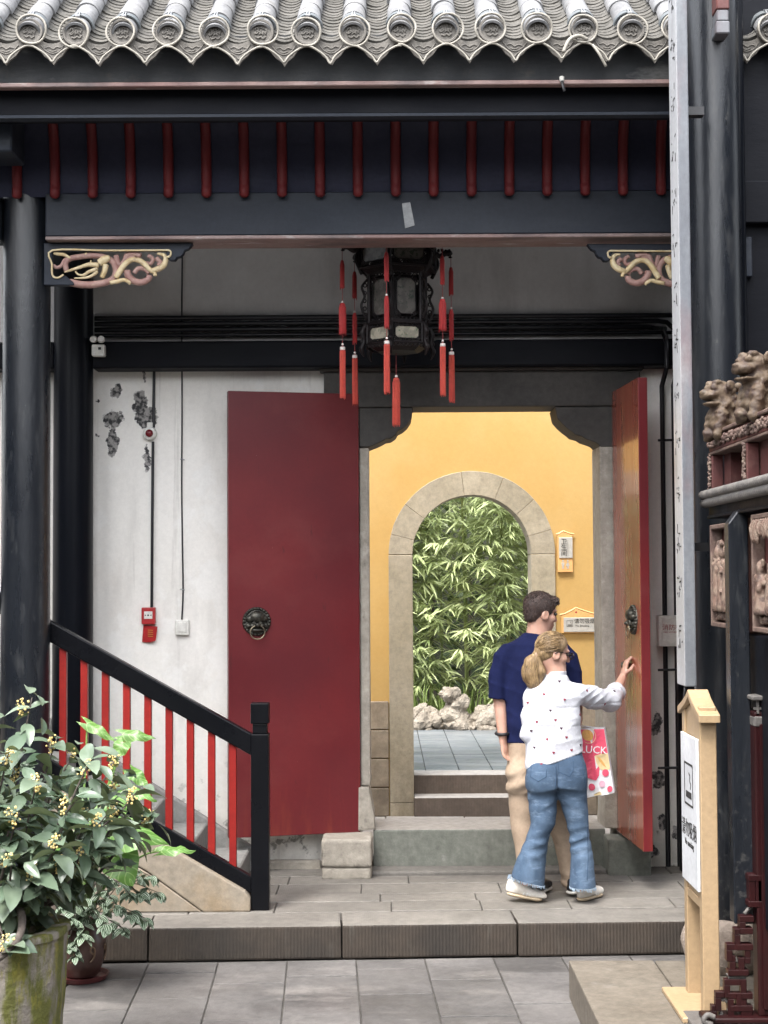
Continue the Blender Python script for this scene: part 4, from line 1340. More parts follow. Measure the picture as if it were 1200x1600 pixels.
for k in range(14):
    q0, q1 = math.pi * k / 14, math.pi * (k + 1) / 14
    ring = []
    for (rr, s_) in ((0.066, 0.118), (0.0735, 0.118), (0.0735, 0.158), (0.066, 0.158)):
        ring.append((rr, s_))
    vs = []
    for q in (q0, q1):
        for rr, s_ in ring:
            vs.append(Vector((rr * math.cos(q), 0, 0)) + up * s_ + nn * (rr * math.sin(q)))
    strap.add(vs, [(0, 4, 5, 1), (1, 5, 6, 2), (2, 6, 7, 3), (3, 7, 4, 0)])
strap_me = strap.mesh('tile_strap', M['strap'], smooth=40)
clip = MB()
for sx in (-1, 1):
    clip.tube([Vector((sx * .006, 0, 0)) + nn * 0.074 + up * 0.16, Vector((sx * .006, 0, 0)) + nn * 0.084 + up * 0.13, Vector((sx * .006, 0, 0)) + nn * 0.078 + up * 0.085], 0.003, 6)
clip.obox(nn * 0.077 + up * 0.088, (0.012, 0, 0), up * 0.006, nn * 0.004)
clip_me = clip.mesh('strap_clip', M['clip'], smooth=40)
upper = MB()
rr_ = random.Random(5)
wav = lambda x: 0.006 * math.sin(x * 2.3) + 0.002 * math.sin(x * 9)
def addmesh(mb, me, off):
    mb.add([Vector(v.co) + off for v in me.vertices], [tuple(p.vertices) for p in me.polygons])
for i, x in enumerate(rows):
    base = Vector((x + rr_.uniform(-.003, .003), EY, EZ + wav(x)))
    ins = -2.72 < x < 2.6
    for k in range(8):
        put('cover_tile', cover[(i + k) % 2], roof, base + up * (0.195 * k + rr_.uniform(-.008, .008)) + nn * (0.003 * (k % 2) + rr_.uniform(-.002, .003)) + Vector((rr_.uniform(-.004, .004), 0, 0)), (0, R(rr_.uniform(-2, 2)), R(rr_.uniform(-1.2, 1.2))))
    put('eave_disc', disc_me, roof, base + Vector((0, -0.004, 0.012)), (R(rr_.uniform(-4, 2)), R(rr_.uniform(-14, 14)), R(rr_.uniform(-3, 3))))
    put('emblem', emb_me, roof, base + Vector((0, -0.006, 0.012)), (0, R(rr_.uniform(-10, 10)), 0))
    put('tile_strap', strap_me, roof, base)
    put('strap_clip', clip_me, roof, base + nn * rr_.uniform(-.002, .002))
    cx = base + Vector((ROWS / 2, 0, 0))
    put('drip_tile', drip_me, roof, cx + Vector((0, 0.006, -0.016 + rr_.uniform(-.004, .004))), (R(rr_.uniform(2, 8)), R(rr_.uniform(-3, 3)), R(rr_.uniform(-2, 2))))
    for k in range(28):
        o_ = cx + up * (0.03 + 0.056 * k) + nn * (-0.012 + rr_.uniform(-.002, .002))
        if k < 13 and -2.45 < x < 2.45 and len([1]) :
            put('pan_tile', pan, roof, o_ + Vector((rr_.uniform(-.004, .004), 0, 0)), (0, R(rr_.uniform(-3, 3)), R(rr_.uniform(-1.5, 1.5))))
        else:
            addmesh(upper, pan, o_)
    # back slope
    bdir = (Vector((0, back_e.y, back_e.z)) - Vector((0, r_.y, r_.z)))
    L_ = bdir.length
    bd = bdir.normalized()
    bn = Vector((0, -bd.z, bd.y))
    if bn.z < 0: bn = -bn
    upper.tube([Vector((x, r_.y, r_.z)) + bn * 0.09, Vector((x, r_.y, r_.z)) + bdir + bn * 0.09], 0.06, 8)
o = upper.build('upper_tiles', M['pan_tile'], roof)
o['kind'] = 'stuff'
m = MB(); rz = on(0, RIDGE_S, 0.0)
m.box(-3.6, 3.1, rz.y - 0.09, rz.y + 0.09, rz.z - 0.06, rz.z + 0.16)
m.build('ridge', M['tile'], roof, bevel=0.03, seg=2)

# rope light strung round the discs and along the drip tiles
m = MB()
rl = random.Random(11)
for i, x in enumerate(rows):
    z = EZ + wav(x) + 0.010
    zl, yl = z, EY - 0.026
    dx, dz, rr0 = rl.uniform(-.012, .012), rl.uniform(-.006, .010), 0.074 + rl.uniform(-.002, .005)
    ring = [Vector((x + dx + rr0 * math.cos(t), yl + 0.006 * math.sin(3 * t + i), zl + dz + rr0 * math.sin(t))) for t in [2 * math.pi * k / 26 for k in range(26)]]
    m.tube(ring, 0.0062, 7, closed=True)
    xa, xb = x + 0.022, x + ROWS - 0.022
    zz = z - 0.078
    p = spline([(xa - 0.03, yl, zz + .002), (xa, yl, zz - 0.002), (x + ROWS * .30, yl + .004, zz - 0.032), (x + ROWS * .42, yl + .006, zz - 0.058), (x + ROWS * .5, yl + .004, zz - 0.082 + rl.uniform(-.008, .006)),
                (x + ROWS * .58, yl + .006, zz - 0.056), (x + ROWS * .70, yl + .004, zz - 0.030), (xb, yl, zz - 0.002), (xb + .03, yl, zz + .002)], 3)
    m.tube(p, 0.0060, 7)
# loose ends near the right
pa = P(905, 60, EY - .05)
m.tube(spline([P(880, 82, EY - .06), P(890, 62, EY - .05), P(905, 56, EY - .04), P(918, 62, EY - .03)], 5), 0.010, 7)
m.tube(spline([P(926, 70, EY - .05), P(936, 84, EY - .07), P(947, 104, EY - .06)], 5), 0.007, 7)
rope = m.build('rope_light', M['rope'], None, origin=(0, EY, EZ - .1), smooth=True)
tag(rope, 'off-white rope light looped round the round eave tiles along the roof edge', 'rope light')
m = MB()
fx = P(878, 121, 7.9)
m.lathe([(0.009, -.02), (0.013, -.012), (0.013, 0.004), (0.006, 0.008)], (fx.x, 7.905, fx.z), 12, mi=1)
m.tube(spline([(fx.x, 7.905, fx.z - .012), (fx.x + .004, 7.89, fx.z - .05), (fx.x + .012, 7.89, fx.z - .075)], 4), 0.008, 7)
o = m.build('cable_socket', [M['black_plastic'], M['white_plastic']], None, origin=tuple(fx), smooth=40)
tag(o, 'small dangling cable socket with a white collar on the eave fascia', 'socket')

# gilded dragon brackets under the beam
def bracket(mirror):
    T = (lambda x, y: P(60 + x * .21667, 360 + y * .21667, 8.80)) if not mirror else (lambda x, y: P(1100 - (x * .21667) * 0.93 + 42, 360 + y * .21667 + 1, 8.80))
    YB = 8.80
    v = lambda x, y, d=0.0: Vector((T(x, y).x, YB + d, T(x, y).z))
    root = MB()
    # backing frame: solid top strip with cloud-shaped end, and the upright against the column
    poly = [(45, 98), (1120, 98), (1105, 118), (1085, 140), (1058, 150), (1050, 172), (1030, 195), (1005, 200), (990, 222), (955, 222), (930, 200), (925, 152), (105, 152), (105, 340), (150, 352), (200, 330), (260, 380), (265, 400), (45, 400)]
    p3 = [v(a_, b_, -0.025) for a_, b_ in poly]
    root.prism(p3, (0, 0.05, 0))
    o = root.build('bracket', M['beam'], gate, bevel=0.004)
    b = MB()
    b.tube([v(a_, b_, -0.03) for a_, b_ in ((960, 190), (948, 200), (935, 205))] , 0.004, 6)
    b.tube(spline([v(a_, b_, -0.03) for a_, b_ in ((930, 200), (955, 190), (960, 165), (945, 152), (900, 151), (500, 153), (110, 152), (106, 250), (108, 325), (130, 348), (160, 345), (190, 325))], 4), 0.006, 6)
    b.build('gold_border', M['gold'], o, smooth=True)
    b = MB()
    # pink scrolls
    for pts, r0, r1 in (
        ([(205, 300), (195, 240), (225, 205), (300, 190), (400, 180), (480, 195), (540, 230), (560, 290), (545, 340), (500, 370), (420, 388), (330, 392), (250, 380), (225, 372)], .016, .022),
        ([(110, 250), (130, 268), (165, 255), (190, 215), (225, 195)], .010, .012),
        ([(560, 180), (575, 240), (600, 250), (625, 215), (640, 180), (690, 170), (740, 185)], .016, .018),
        ([(690, 190), (650, 185)], .014, .014),
        ([(790, 180), (825, 205), (810, 240), (775, 235)], .012, .012),
        ([(640, 290), (650, 330), (690, 365), (740, 375), (790, 355), (800, 325)], .022, .018),
        ([(690, 310), (720, 275), (770, 280), (800, 310)], .014, .014),
        ([(850, 200), (880, 230), (860, 255)], .016, .012),
        ([(560, 300), (600, 250), (640, 215), (700, 200)], .012, .016)):
        q = spline([v(x, y, 0.0) for x, y in pts], 4)
        b.tube(q, lerp_list([r0 + (r1 - r0) * i / (len(pts) - 1) for i in range(len(pts))], 4), 8)
    b.build('scrollwork', M['pink_carving'], o, smooth=True)
    b = MB()
    # gilded dragon: head with beard, body loop and claws
    for pts, rs_ in (
        ([(560, 345), (590, 300), (630, 245), (680, 215), (740, 225), (780, 260), (810, 290), (840, 310), (845, 332)], [.016, .018, .017, .015, .016, .016, .014, .010, .012]),
        ([(820, 295), (870, 280), (910, 250), (920, 205), (900, 178), (860, 172)], [.014, .018, .018, .015, .011, .006]),
        ([(440, 240), (480, 215), (520, 200)], [.022, .026, .014]),
        ([(490, 250), (480, 300), (460, 345)], [.018, .016, .014]),
        ([(440, 255), (370, 250), (300, 270), (240, 290), (190, 305)], [.016, .013, .010, .008, .003]),
        ([(430, 280), (370, 300), (330, 325), (290, 320), (270, 300)], [.012, .010, .008, .006, .004]),
        ([(430, 300), (390, 330), (340, 345), (260, 348)], [.010, .009, .007, .003]),
        ([(520, 380), (570, 372), (620, 360), (660, 380), (655, 392)], [.012, .013, .011, .010, .006]),
        ([(380, 240), (382, 218)], [.006, .004]), ([(340, 178), (352, 164)], [.007, .004]),
        ([(115, 170), (150, 175), (190, 180), (235, 205)], [.007, .010, .010, .006])):
        q = spline([v(x, y, -0.014) for x, y in pts], 4)
        b.tube(q, lerp_list(rs_, 4), 8)
    b.build('dragon', M['gold'], o, smooth=True)
    return o
bracket(False)['label'] = 'gilded dragon carving bracket beside the left column'
bracket(True)['label'] = 'gilded dragon carving bracket at the right end of the beam'
# slip of clear tape on the beam
a, b_ = P(628, 317, 8.7), P(648, 356, 8.7)
m = MB(); m.prism([P(628, 318, 8.715), P(641, 316, 8.715), P(648, 352, 8.715), P(633, 357, 8.715)], (0, 0.003, 0))
M['tape'] = mat('tape', (0.085, 0.09, 0.095), (0.14, 0.145, 0.15), 14, 0.2)
o = m.build('tape_strip', M['tape'], None, origin=tuple(a)); tag(o, 'short strip of shiny tape stuck on the grey beam above the lantern', 'tape')
# ------------------------------------------------------------------ the yellow wall with its stone arch
YT = 0.27
ac = P(737, 866, YY)                      # centre of the arch
RI, RO = 92.5 * YY / FPX, 130 * YY / FPX
yw = thing('yellow_wall', (ac.x, YY, LANE), 'yellow plastered wall with a round stone arch behind the gate', 'wall')
m = MB()
left, right, ztop = -3.5, 5.0, 4.35
n = 24
hole = [(ac.x + RI * 1.02 * math.cos(R(180 * i / n)), ac.z + RI * 1.02 * math.sin(R(180 * i / n))) for i in range(n + 1)]
xi0, xi1 = ac.x - RI * 1.02, ac.x + RI * 1.02
poly = [(right, LANE - .1), (right, ztop), (left, ztop), (left, LANE - .1), (xi0, LANE - .1)] + hole[::-1] + [(xi1, LANE - .1)]
m.pxz(poly, YY, YY + YT)
m.build('wall', M['yellow'], yw)
m = MB(); m.box(left, right, YY - 0.10, YY + YT + 0.10, ztop + 0.002, ztop + 0.10)
m.build('wall_coping', M['tile'], yw, bevel=0.02)
# voussoirs
va = [0, 17, 41, 67, 97, 143, 166, 180]
for a0, a1 in zip(va[:-1], va[1:]):
    k = 8
    po = [(ac.x + RO * math.cos(R(a0 + .1 + (a1 - a0 - .2) * i / k)), ac.z + RO * math.sin(R(a0 + .1 + (a1 - a0 - .2) * i / k))) for i in range(k + 1)]
    pi_ = [(ac.x + RI * math.cos(R(a0 + .1 + (a1 - a0 - .2) * i / k)), ac.z + RI * math.sin(R(a0 + .1 + (a1 - a0 - .2) * i / k))) for i in range(k + 1)]
    b = MB(); b.pxz(po + pi_[::-1], YY - 0.022, YY + YT + 0.012)
    b.build('voussoir', M['arch_stone'], yw, bevel=0.0025, jitter=0.003)
zb = P(640, 1254, YY).z
for s_ in (-1, 1):
    xa, xb = sorted((ac.x + s_ * RI, ac.x + s_ * RO))
    zs = [LANE - 0.005, zb, ac.z - 0.003]
    if s_ > 0: zs = [LANE - 0.005, zb, 1.35, ac.z - 0.003]
    for z0, z1 in zip(zs[:-1], zs[1:]):
        b = MB(); b.box(xa, xb, YY - 0.024, YY + YT + 0.012, z0 + .0015, z1 - .0015)
        b.build('jamb_stone', M['arch_stone'], yw, bevel=0.004, jitter=0.0015)
# plinth blocks
zp = P(590, 1095, YY).z
nb = 4
for i in range(-11, 16):
    w = 0.31
    x0 = ac.x - RO - 0.004 - (i + 1) * w if i >= 0 else ac.x + RO + 0.004 + (-i - 1) * w
    if x0 < left or x0 + w > right: continue
    for j in range(nb):
        h = (zp - LANE) / nb
        b = MB(); b.box(x0 + .003, x0 + w - .003, YY - 0.030, YY - 0.001, LANE + j * h + .003, LANE + (j + 1) * h - .003)
        b.build('plinth_block', M['brick_stone'], yw, origin=(x0, YY, LANE + j * h), bevel=0.006)
# steps in the arch
z1, z2 = P(700, 1246, YY - .06).z, INNER
m = MB(); m.box(ac.x - RI + .002, ac.x + RI - .002, YY - 0.05, YY + 0.30, LANE - 0.02, z1)
o = m.build('arch_step', [M['carved_step'], M['pale_slab']], yw, bevel=0.006)
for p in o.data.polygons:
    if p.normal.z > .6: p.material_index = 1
o = MB().box(ac.x - RI - .3, ac.x + RI + .3, YY + 0.14 + YT, YY + 0.42, LANE - 0.02, INNER + 0.004).build('arch_step', M['carved_step'], yw)
bpy.data.objects.remove(o)
m = MB(); m.box(ac.x - RI + .002, ac.x + RI - .002, YY + 0.155, YY + 0.425, z1 - 0.05, INNER + 0.005)
o = m.build('arch_step', [M['carved_step'], M['pale_slab']], yw, bevel=0.006)
for p in o.data.polygons:
    if p.normal.z > .6: p.material_index = 1

# plaques on the yellow wall
def smoking_mark(parent, c, s_, face='-Y'):
    """framed pictogram: a box with a cigarette bar and a wisp of smoke"""
    b = MB()
    if face == '-Y': W = lambda x, z: Vector((c[0] + x * s_, c[1], c[2] + z * s_)); d = Vector((0, -.001, 0))
    else: W = lambda x, z: Vector((c[0], c[1] - x * s_, c[2] + z * s_)); d = Vector((-.001, 0, 0))
    def bar(x0, z0, x1, z1, t):
        dx, dz = x1 - x0, z1 - z0
        l = math.hypot(dx, dz); ex, ez = -dz / l * t / 2, dx / l * t / 2
        b.prism([W(x0 - ex, z0 - ez), W(x1 - ex, z1 - ez), W(x1 + ex, z1 + ez), W(x0 + ex, z0 + ez)], d)
    for q in ((-.5, -.5, .5, -.5), (.5, -.5, .5, .5), (.5, .5, -.5, .5), (-.5, .5, -.5, -.5)): bar(*q, .05)
    bar(-.34, -.26, .34, -.26, .16)
    w = [(.22, -.10), (.26, .02), (.14, .10), (.18, .22), (.05, .28)]
    for p_, q_ in zip(w[:-1], w[1:]): bar(*p_, *q_, .05)
    return b.build('pictogram', M['print_black'], parent)
def plaque(name, px0, px1, py_peak, py0, py1, label, cat):
    a_, b_ = P(px0, py0, YY - .02), P(px1, py1, YY - .02)
    pk = P((px0 * .62 + px1 * .38), py_peak, YY - .02)
    t = thing(name, ((a_.x + b_.x) / 2, YY - .02, b_.z), label, cat)
    poly = [(a_.x, b_.z), (b_.x, b_.z), (b_.x, a_.z)]
    mid = pk.x
    for f in (.75, .5, .25): poly.append((mid + (b_.x - mid) * f, a_.z + (pk.z - a_.z) * (1 - f) ** 1.3))
    poly.append((mid, pk.z))
    for f in (.25, .5, .75): poly.append((mid + (a_.x - mid) * f, a_.z + (pk.z - a_.z) * (1 - f) ** 1.3))
    poly.append((a_.x, a_.z))
    b = MB(); b.pxz(poly, YY - 0.026, YY - 0.001)
    b.build('board', M['plaque_wood'], t, bevel=0.003)
    b = MB()
    cap = [(x, z) for x, z in poly[2:]]
    b.tube([(x + (.012 if i == 0 else -.012 if i == len(cap) - 1 else 0), YY - 0.02, z + .006) for i, (x, z) in enumerate(cap)], 0.009, 6)
    b.build('top_moulding', M['plaque_wood'], t, smooth=40)
    return t, a_, b_
t, a_, b_ = plaque('toilet_sign', 871, 895, 831, 836, 894, 'narrow upright toilet sign with three characters beside the arch', 'sign')
pa, pb = P(872.5, 840, YY), P(894, 872, YY)
b = MB(); b.box(pa.x, pb.x, YY - 0.034, YY - 0.026, pb.z, pa.z); b.build('metal_plate', M['plaque_silver'], t, bevel=0.002)
for i, ch in enumerate('卫生间'):
    lettering(ch, 0.050, M['print_black'], t, (P(880.5, 856, YY).x, YY - 0.0355, P(880, 847 + 9 * i, YY).z))
b = MB(); q = P(886.5, 856, YY); b.box(q.x - .001, q.x + .001, YY - .0355, YY - .034, P(880, 868, YY).z, P(880, 844, YY).z); b.build('rule_line', M['print_black'], t)
for s_, px in ((0, 879), (1, 886.5)):          # man and woman figures
    b = MB(); c = P(px, 882, YY)
    b.lathe([(0.008, -.003), (0.008, .0)], (c.x, YY - .026, c.z + .028), 10, axis='Y')
    w0, w1 = ((.012, .009) if s_ == 0 else (.006, .016))
    b.pxz([(c.x - w0, c.z + .016), (c.x + w0, c.z + .016), (c.x + w1, c.z - .012), (c.x - w1, c.z - .012)], YY - .029, YY - .0265)
    for k in (-1, 1): b.box(c.x + k * .005 - .003, c.x + k * .005 + .003, YY - .029, YY - .0265, c.z - .034, c.z - .0125)
    b.build('pictogram', M['plaque_silver'], t)
t, a_, b_ = plaque('no_smoking_sign', 877, 937, 951, 962, 989, 'wide no-smoking plaque with a wavy top on the yellow wall', 'sign')
pa, pb = P(880, 965, YY), P(934, 987, YY)
b = MB(); b.box(pa.x, pb.x, YY - 0.034, YY - 0.026, pb.z, pa.z); b.build('metal_plate', M['plaque_silver'], t, bevel=0.002)
c = P(889.5, 974, YY); smoking_mark(t, (c.x, YY - 0.035, c.z), 0.046)
lettering('请勿吸烟', 0.042, M['print_black'], t, (P(912.5, 970, YY).x, YY - 0.0355, P(912, 970.5, YY).z))
lettering('No Smoking', 0.022, M['print_black'], t, (P(909, 977, YY).x, YY - 0.0355, P(909, 977.5, YY).z))
b = MB(); c = P(899.5, 956.5, YY)
b.lathe([(0.008, -.002), (0.008, .0)], (c.x, YY - .026, c.z), 8, axis='Y'); b.build('seal_mark', M['print_red'], t)

# ------------------------------------------------------------------ the garden seen through the arch
def rock(name, spec, label, seed):
    rr = random.Random(seed)
    lo = np.min([np.array(c) - max(r) - .05 for c, r in spec], axis=0); hi = np.max([np.array(c) + max(r) + .05 for c, r in spec], axis=0)
    s = SDF(lo, hi, 0.019)
    for c, r in spec:
        s.ell(c, r, 0.02, M=Matrix.Rotation(R(rr.uniform(-25, 25)), 4, 'Y') @ Matrix.Rotation(R(rr.uniform(-30, 30)), 4, 'Z'))
    f1, f2 = rr.uniform(0, 6), rr.uniform(0, 6)
    def wr(X, Y, Z):
        a = np.abs(np.sin(9 * X + 5 * Z + f1 + 1.5 * np.sin(7 * Y + 4 * Z)))
        b = np.abs(np.sin(16 * Z - 6 * X + f2 + 1.2 * np.sin(11 * X)))
        return 0.05 * (1 - a) ** 4 + 0.04 * (1 - b) ** 4 + 0.012 * np.sin(21 * X + f2) * np.sin(19 * Y + f1) * np.sin(17 * Z)
    s.warp(wr)
    me = s.mesh(name, M['rock'], tuple(spec[0][0][:2]) + (INNER,), 1)
    roughen(me, 5.5, .034, 1.1, 5, seed * 3.1)
    for p_ in me.polygons: p_.use_smooth = False
    o = bpy.data.objects.new(name, me); COL.objects.link(o); o.location = tuple(spec[0][0][:2]) + (INNER,)
    tag(o, label, 'rock', 'rocks edging the bamboo bed')
YR = 16.25
def rk(px, py, rx, ry, rz, dy=0.0):
    p = P(px, py, YR + dy); return ((p.x, p.y, p.z), (rx, ry, rz))
rock('garden_rock', [rk(702, 1085, .11, .12, .09, -.05), rk(715, 1098, .14, .13, .10, -.05), rk(708, 1122, .17, .16, .14, -.05), rk(722, 1135, .14, .14, .08, -.1)], 'tall stacked rock with dark clefts standing before the bamboo', 1)
rock('garden_rock', [rk(668, 1125, .22, .2, .16), rk(655, 1132, .18, .2, .12), rk(684, 1136, .15, .15, .10)], 'low pale boulder left of the tall stacked rock', 2)
rock('garden_rock', [rk(755, 1128, .2, .2, .13), rk(770, 1112, .2, .2, .12, .1), rk(752, 1137, .2, .2, .08, -.05)], 'pale layered rock right of the tall stacked rock', 3)
rock('garden_rock', [rk(812, 1125, .24, .2, .17), rk(840, 1130, .2, .2, .14)], 'broad pale rock half hidden behind the man', 4)
rock('garden_rock', [rk(615, 1128, .24, .2, .15), rk(585, 1133, .2, .2, .1)], 'pale rock at the left edge of the bamboo bed', 5)
m = MB()
m.box(-2.5, 5.5, 16.35, 20.5, INNER - .02, INNER + .12)
tag(m.build('planting_bed', M['soil']), kind='structure')
# grass along the bed
gr = random.Random(4)
m = MB()
for i in range(900):
    x = gr.uniform(-1.0, 3.2); y = gr.uniform(16.4, 17.1)
    z0 = INNER + .11; h = gr.uniform(.15, .42); a = gr.uniform(0, 6.28); l = gr.uniform(.05, .22)
    d = Vector((math.cos(a), math.sin(a), 0)); w = Vector((-d.y, d.x, 0)) * .008
    p0 = Vector((x, y, z0)); p1 = p0 + d * l * .35 + Vector((0, 0, h * .7)); p2 = p0 + d * l + Vector((0, 0, h * gr.uniform(.7, 1)))
    m.add([p0 - w, p0 + w, p1 + w * .8, p1 - w * .8, p2], [(0, 1, 2, 3), (3, 2, 4)])
tag(m.build('grass_clumps', M['grass'], merge=False), 'pale green grass blades growing between the rocks', 'grass', kind='stuff')
# bamboo
def bamboo_leaf(mb, p, d, l, w, rr):
    d = d.normalized()
    side = d.cross(Vector((0, 0, 1)))
    if side.length < .1: side = Vector((1, 0, 0))
    side = side.normalized()
    up_ = side.cross(d)
    side = (side * math.cos(rr) + up_ * math.sin(rr)) * w
    q1 = p + d * l * .3; q2 = p + d * l * .65 - Vector((0, 0, l * .05)); q3 = p + d * l - Vector((0, 0, l * .16))
    fold = up_ * w * .35
    mb.add([p, q1 + side - fold * 0, q1 - side, q2 + side * .75, q2 - side * .75, q3, q1 - fold, q2 - fold],
           [(0, 6, 1), (0, 2, 6), (1, 6, 7, 3), (6, 2, 4, 7), (3, 7, 5), (7, 4, 5)])
br = random.Random(21)
spots = []
for i in range(30):
    spots.append((-0.75 + (i % 15) * 0.27 + br.uniform(-.1, .1), 17.0 + (i // 15) * 0.75 + br.uniform(-.25, .25)))
words = ['short arching bamboo plant in the front row of the thicket', 'tall arching bamboo plant in the back row of the thicket']
protos = {0: [], 1: []}
def bamboo_proto(front):
    H = br.uniform(2.5, 3.4) if front else br.uniform(3.8, 4.8)
    lean = Vector((br.uniform(-.25, .25), br.uniform(-.65, -.25), 0))
    cul = spline([(0, 0, 0), (lean.x * .15, lean.y * .12, H * .4), (lean.x * .5, lean.y * .5, H * .75), (lean.x * 1.2, lean.y * 1.3, H)], 6)
    m = MB(); m.tube(cul, lerp_list([.017, .015, .011, .004], 6), 7)
    for k in range(3, len(cul) - 2, 2):
        m.tube([cul[k] - Vector((0, 0, .008)), cul[k] + Vector((0, 0, .008))], .02 * (1 - k / len(cul)) + .006, 7)
    culm = m.mesh('culm', M['culm'], smooth=50)
    m = MB()
    for k in range(190 if front else 110):
        f = br.uniform(.10, 1.0) if front else br.uniform(.3, 1.0)
        c = cul[min(int(f * (len(cul) - 1)), len(cul) - 1)]
        a = br.uniform(0, 6.283)
        out = Vector((math.cos(a), math.sin(a) - .35, br.uniform(-.1, .5))).normalized()
        bl = br.uniform(.08, .50)
        e = c + out * bl
        m.tube([c, c + out * bl * .5 + Vector((0, 0, .02)), e], [.003, .002, .001], 3, cap=False)
        for q in range(br.randint(5, 8)):
            aa = a + br.uniform(-1.25, 1.25)
            d = Vector((math.cos(aa), math.sin(aa) - .25, br.uniform(-.75, .1)))
            bamboo_leaf(m, e - out * br.uniform(0, .16), d, br.uniform(.12, .26), br.uniform(.008, .0155), br.uniform(-.9, .9))
    return culm, m.mesh('crown', M['bamboo_leaf'], merge=False)
for fr0 in (0, 1): protos[fr0] = [bamboo_proto(fr0 == 0) for _ in range(4)]
for i, (x, y) in enumerate(spots):
    t = thing('bamboo_plant', (x, y, INNER + .1), words[0 if i < 15 else 1], 'bamboo', 'bamboo plants of the front row' if i < 15 else 'bamboo plants of the back row')
    culm, crown = protos[0 if i < 15 else 1][i % 4]
    rz, sc = br.uniform(-.7, .7), br.uniform(.88, 1.08)
    put('culm', culm, t, (x, y, INNER + .1), (0, 0, rz), (sc, sc, sc))
    put('crown', crown, t, (x, y, INNER + .1), (0, 0, rz), (sc, sc, sc))['kind'] = 'stuff'
# dark hedge and wall added behind the bamboo for the shade between its leaves
m = MB()
hb = random.Random(8)
for i in range(3000):
    x = hb.uniform(-2.2, 4.8); z = hb.uniform(INNER, 4.6); y = 19.2 + hb.uniform(-.5, .25) + .2 * math.sin(x * 3 + z * 2)
    d = Vector((hb.uniform(-1, 1), hb.uniform(-1, .2), hb.uniform(-.6, .6)))
    bamboo_leaf(m, Vector((x, y, z)), d, hb.uniform(.16, .28), hb.uniform(.03, .05), hb.uniform(-1, 1))
t = thing('hedge', (1.3, 19.4, INNER), 'dense dark hedge added as the shade seen between the bamboo leaves', 'hedge')
m.build('leaves', M['hedge_leaf'], t, merge=False)['kind'] = 'stuff'
m = MB()
for i in range(14):
    x = -2 + i * .5
    m.tube(spline([(x, 19.5, INNER), (x + .1, 19.4, 1.8), (x - .1, 19.5, 3.2), (x, 19.5, 4.4)], 3), [.04] * 4 + [.03] * 3 + [.02] * 3, 6)
    m.build('stem', M['bark'], t); m = MB()
m = MB(); m.box(-4, 6.5, 20.2, 20.5, INNER, 5.0)
M['dark_backing_wall'] = mat('dark_backing_wall', (0.06, 0.07, 0.05), (0.09, 0.095, 0.07), 4, 0.9, bump=0.4)  # added dark backing for the shade behind the bamboo
tag(m.build('dark_backing_wall', M['dark_backing_wall'], origin=(1, 20.2, INNER)), 'dark wall added as shade far behind the bamboo', 'wall')
# ------------------------------------------------------------------ side stairs with the red and black railing
YS = 8.90
def S(px, py, Y=YS): 
    p = P(px, py, Y); return (p.x, p.z)
st = thing('stone_staircase', (S(300, 1410)[0], 9.4, PLAT), 'stone side stairs climbing left behind the railing along the white wall', 'staircase')
slope = (S(390, 1372)[1] - S(80, 1192)[1]) / (S(390, 1372)[0] - S(80, 1192)[0])
# near stringer
x_e, z_e = S(391, 1410, 8.86)
top = lambda x, off=0.0: z_e + 0.045 + off + (x - x_e) * slope
xl = -3.5
xm = S(316, 1417)[0]
# its big lower stone and the upper stone, split by a slanting joint
j0, j1 = (S(318, 1418)[0], PLAT), (S(232, 1360)[0], S(232, 1360)[1])
b = MB(); b.pxz([(x_e, PLAT), (x_e, z_e + .02), (x_e - .03, top(x_e - .03)), (xl, top(xl)), (xl, j1[1] + (xl - j1[0]) * slope), (j1[0], j1[1]), (j0[0] + .004, PLAT)], 8.86, 9.02)
b.build('stringer', M['stringer'], st, bevel=0.01, seg=2)
b = MB(); b.pxz([(j0[0] - .004, PLAT), (j1[0] - .002, j1[1] - .006), (xl, j1[1] + (xl - j1[0]) * slope - .006), (xl, PLAT)], 8.863, 9.018)
b.build('stringer', M['stringer'], st, bevel=0.006)
# steps
run, rise = 0.275, 0.275 * abs(slope)
x = x_e - 0.10
i = 0
while x > -3.4:
    b = MB(); b.box(-3.5, x - 0.004, 9.025, 10.05, PLAT + rise * i + .001, PLAT + rise * (i + 1) - .001)
    b.build('step', M['stair_grey'], st, bevel=0.008)
    x -= run; i += 1
# wall stringer
b = MB(); b.pxz([(x_e, PLAT), (x_e, PLAT + .10), (xl, PLAT + .10 + .14 + (xl - x_e) * slope), (xl, PLAT)], 10.055, YG - 0.075)
b.build('wall_stringer', M['stair_grey'], st, bevel=0.01)

rail = thing('stair_railing', (S(407, 1412)[0], 8.95, PLAT), 'black handrail with bright red balusters running down to a square newel post', 'railing')
xa, xb = S(393, 1300, 8.93)[0], S(421, 1300, 8.93)[0]
zc = [P(407, y, 8.93).z for y in (1411, 1146, 1143, 1133, 1130, 1098)]
w = (xb - xa) / 2; xc = (xa + xb) / 2; yc = 8.94
b = MB()
b.box(xc - w, xc + w, yc - w, yc + w, PLAT, zc[1])
b.box(xc - w * .82, xc + w * .82, yc - w * .82, yc + w * .82, zc[1] + .0005, zc[4] - .0005)
b.box(xc - w * 1.02, xc + w * 1.02, yc - w * 1.02, yc + w * 1.02, zc[4], zc[5])
b.build('newel_post', M['rail_black'], rail, bevel=0.006, seg=2)
b = MB()
p0, p1, p2, p3 = S(80, 976), S(393, 1147), S(393, 1181), S(80, 1009)
ex = -2.9
b.pxz([(ex, p0[1] + (ex - p0[0]) * slope), (p1[0], p1[1]), (p2[0], p2[1]), (ex, p3[1] + (ex - p3[0]) * slope)], 8.90, 8.975)
b.build('handrail', M['rail_black'], rail, bevel=0.008, seg=2)
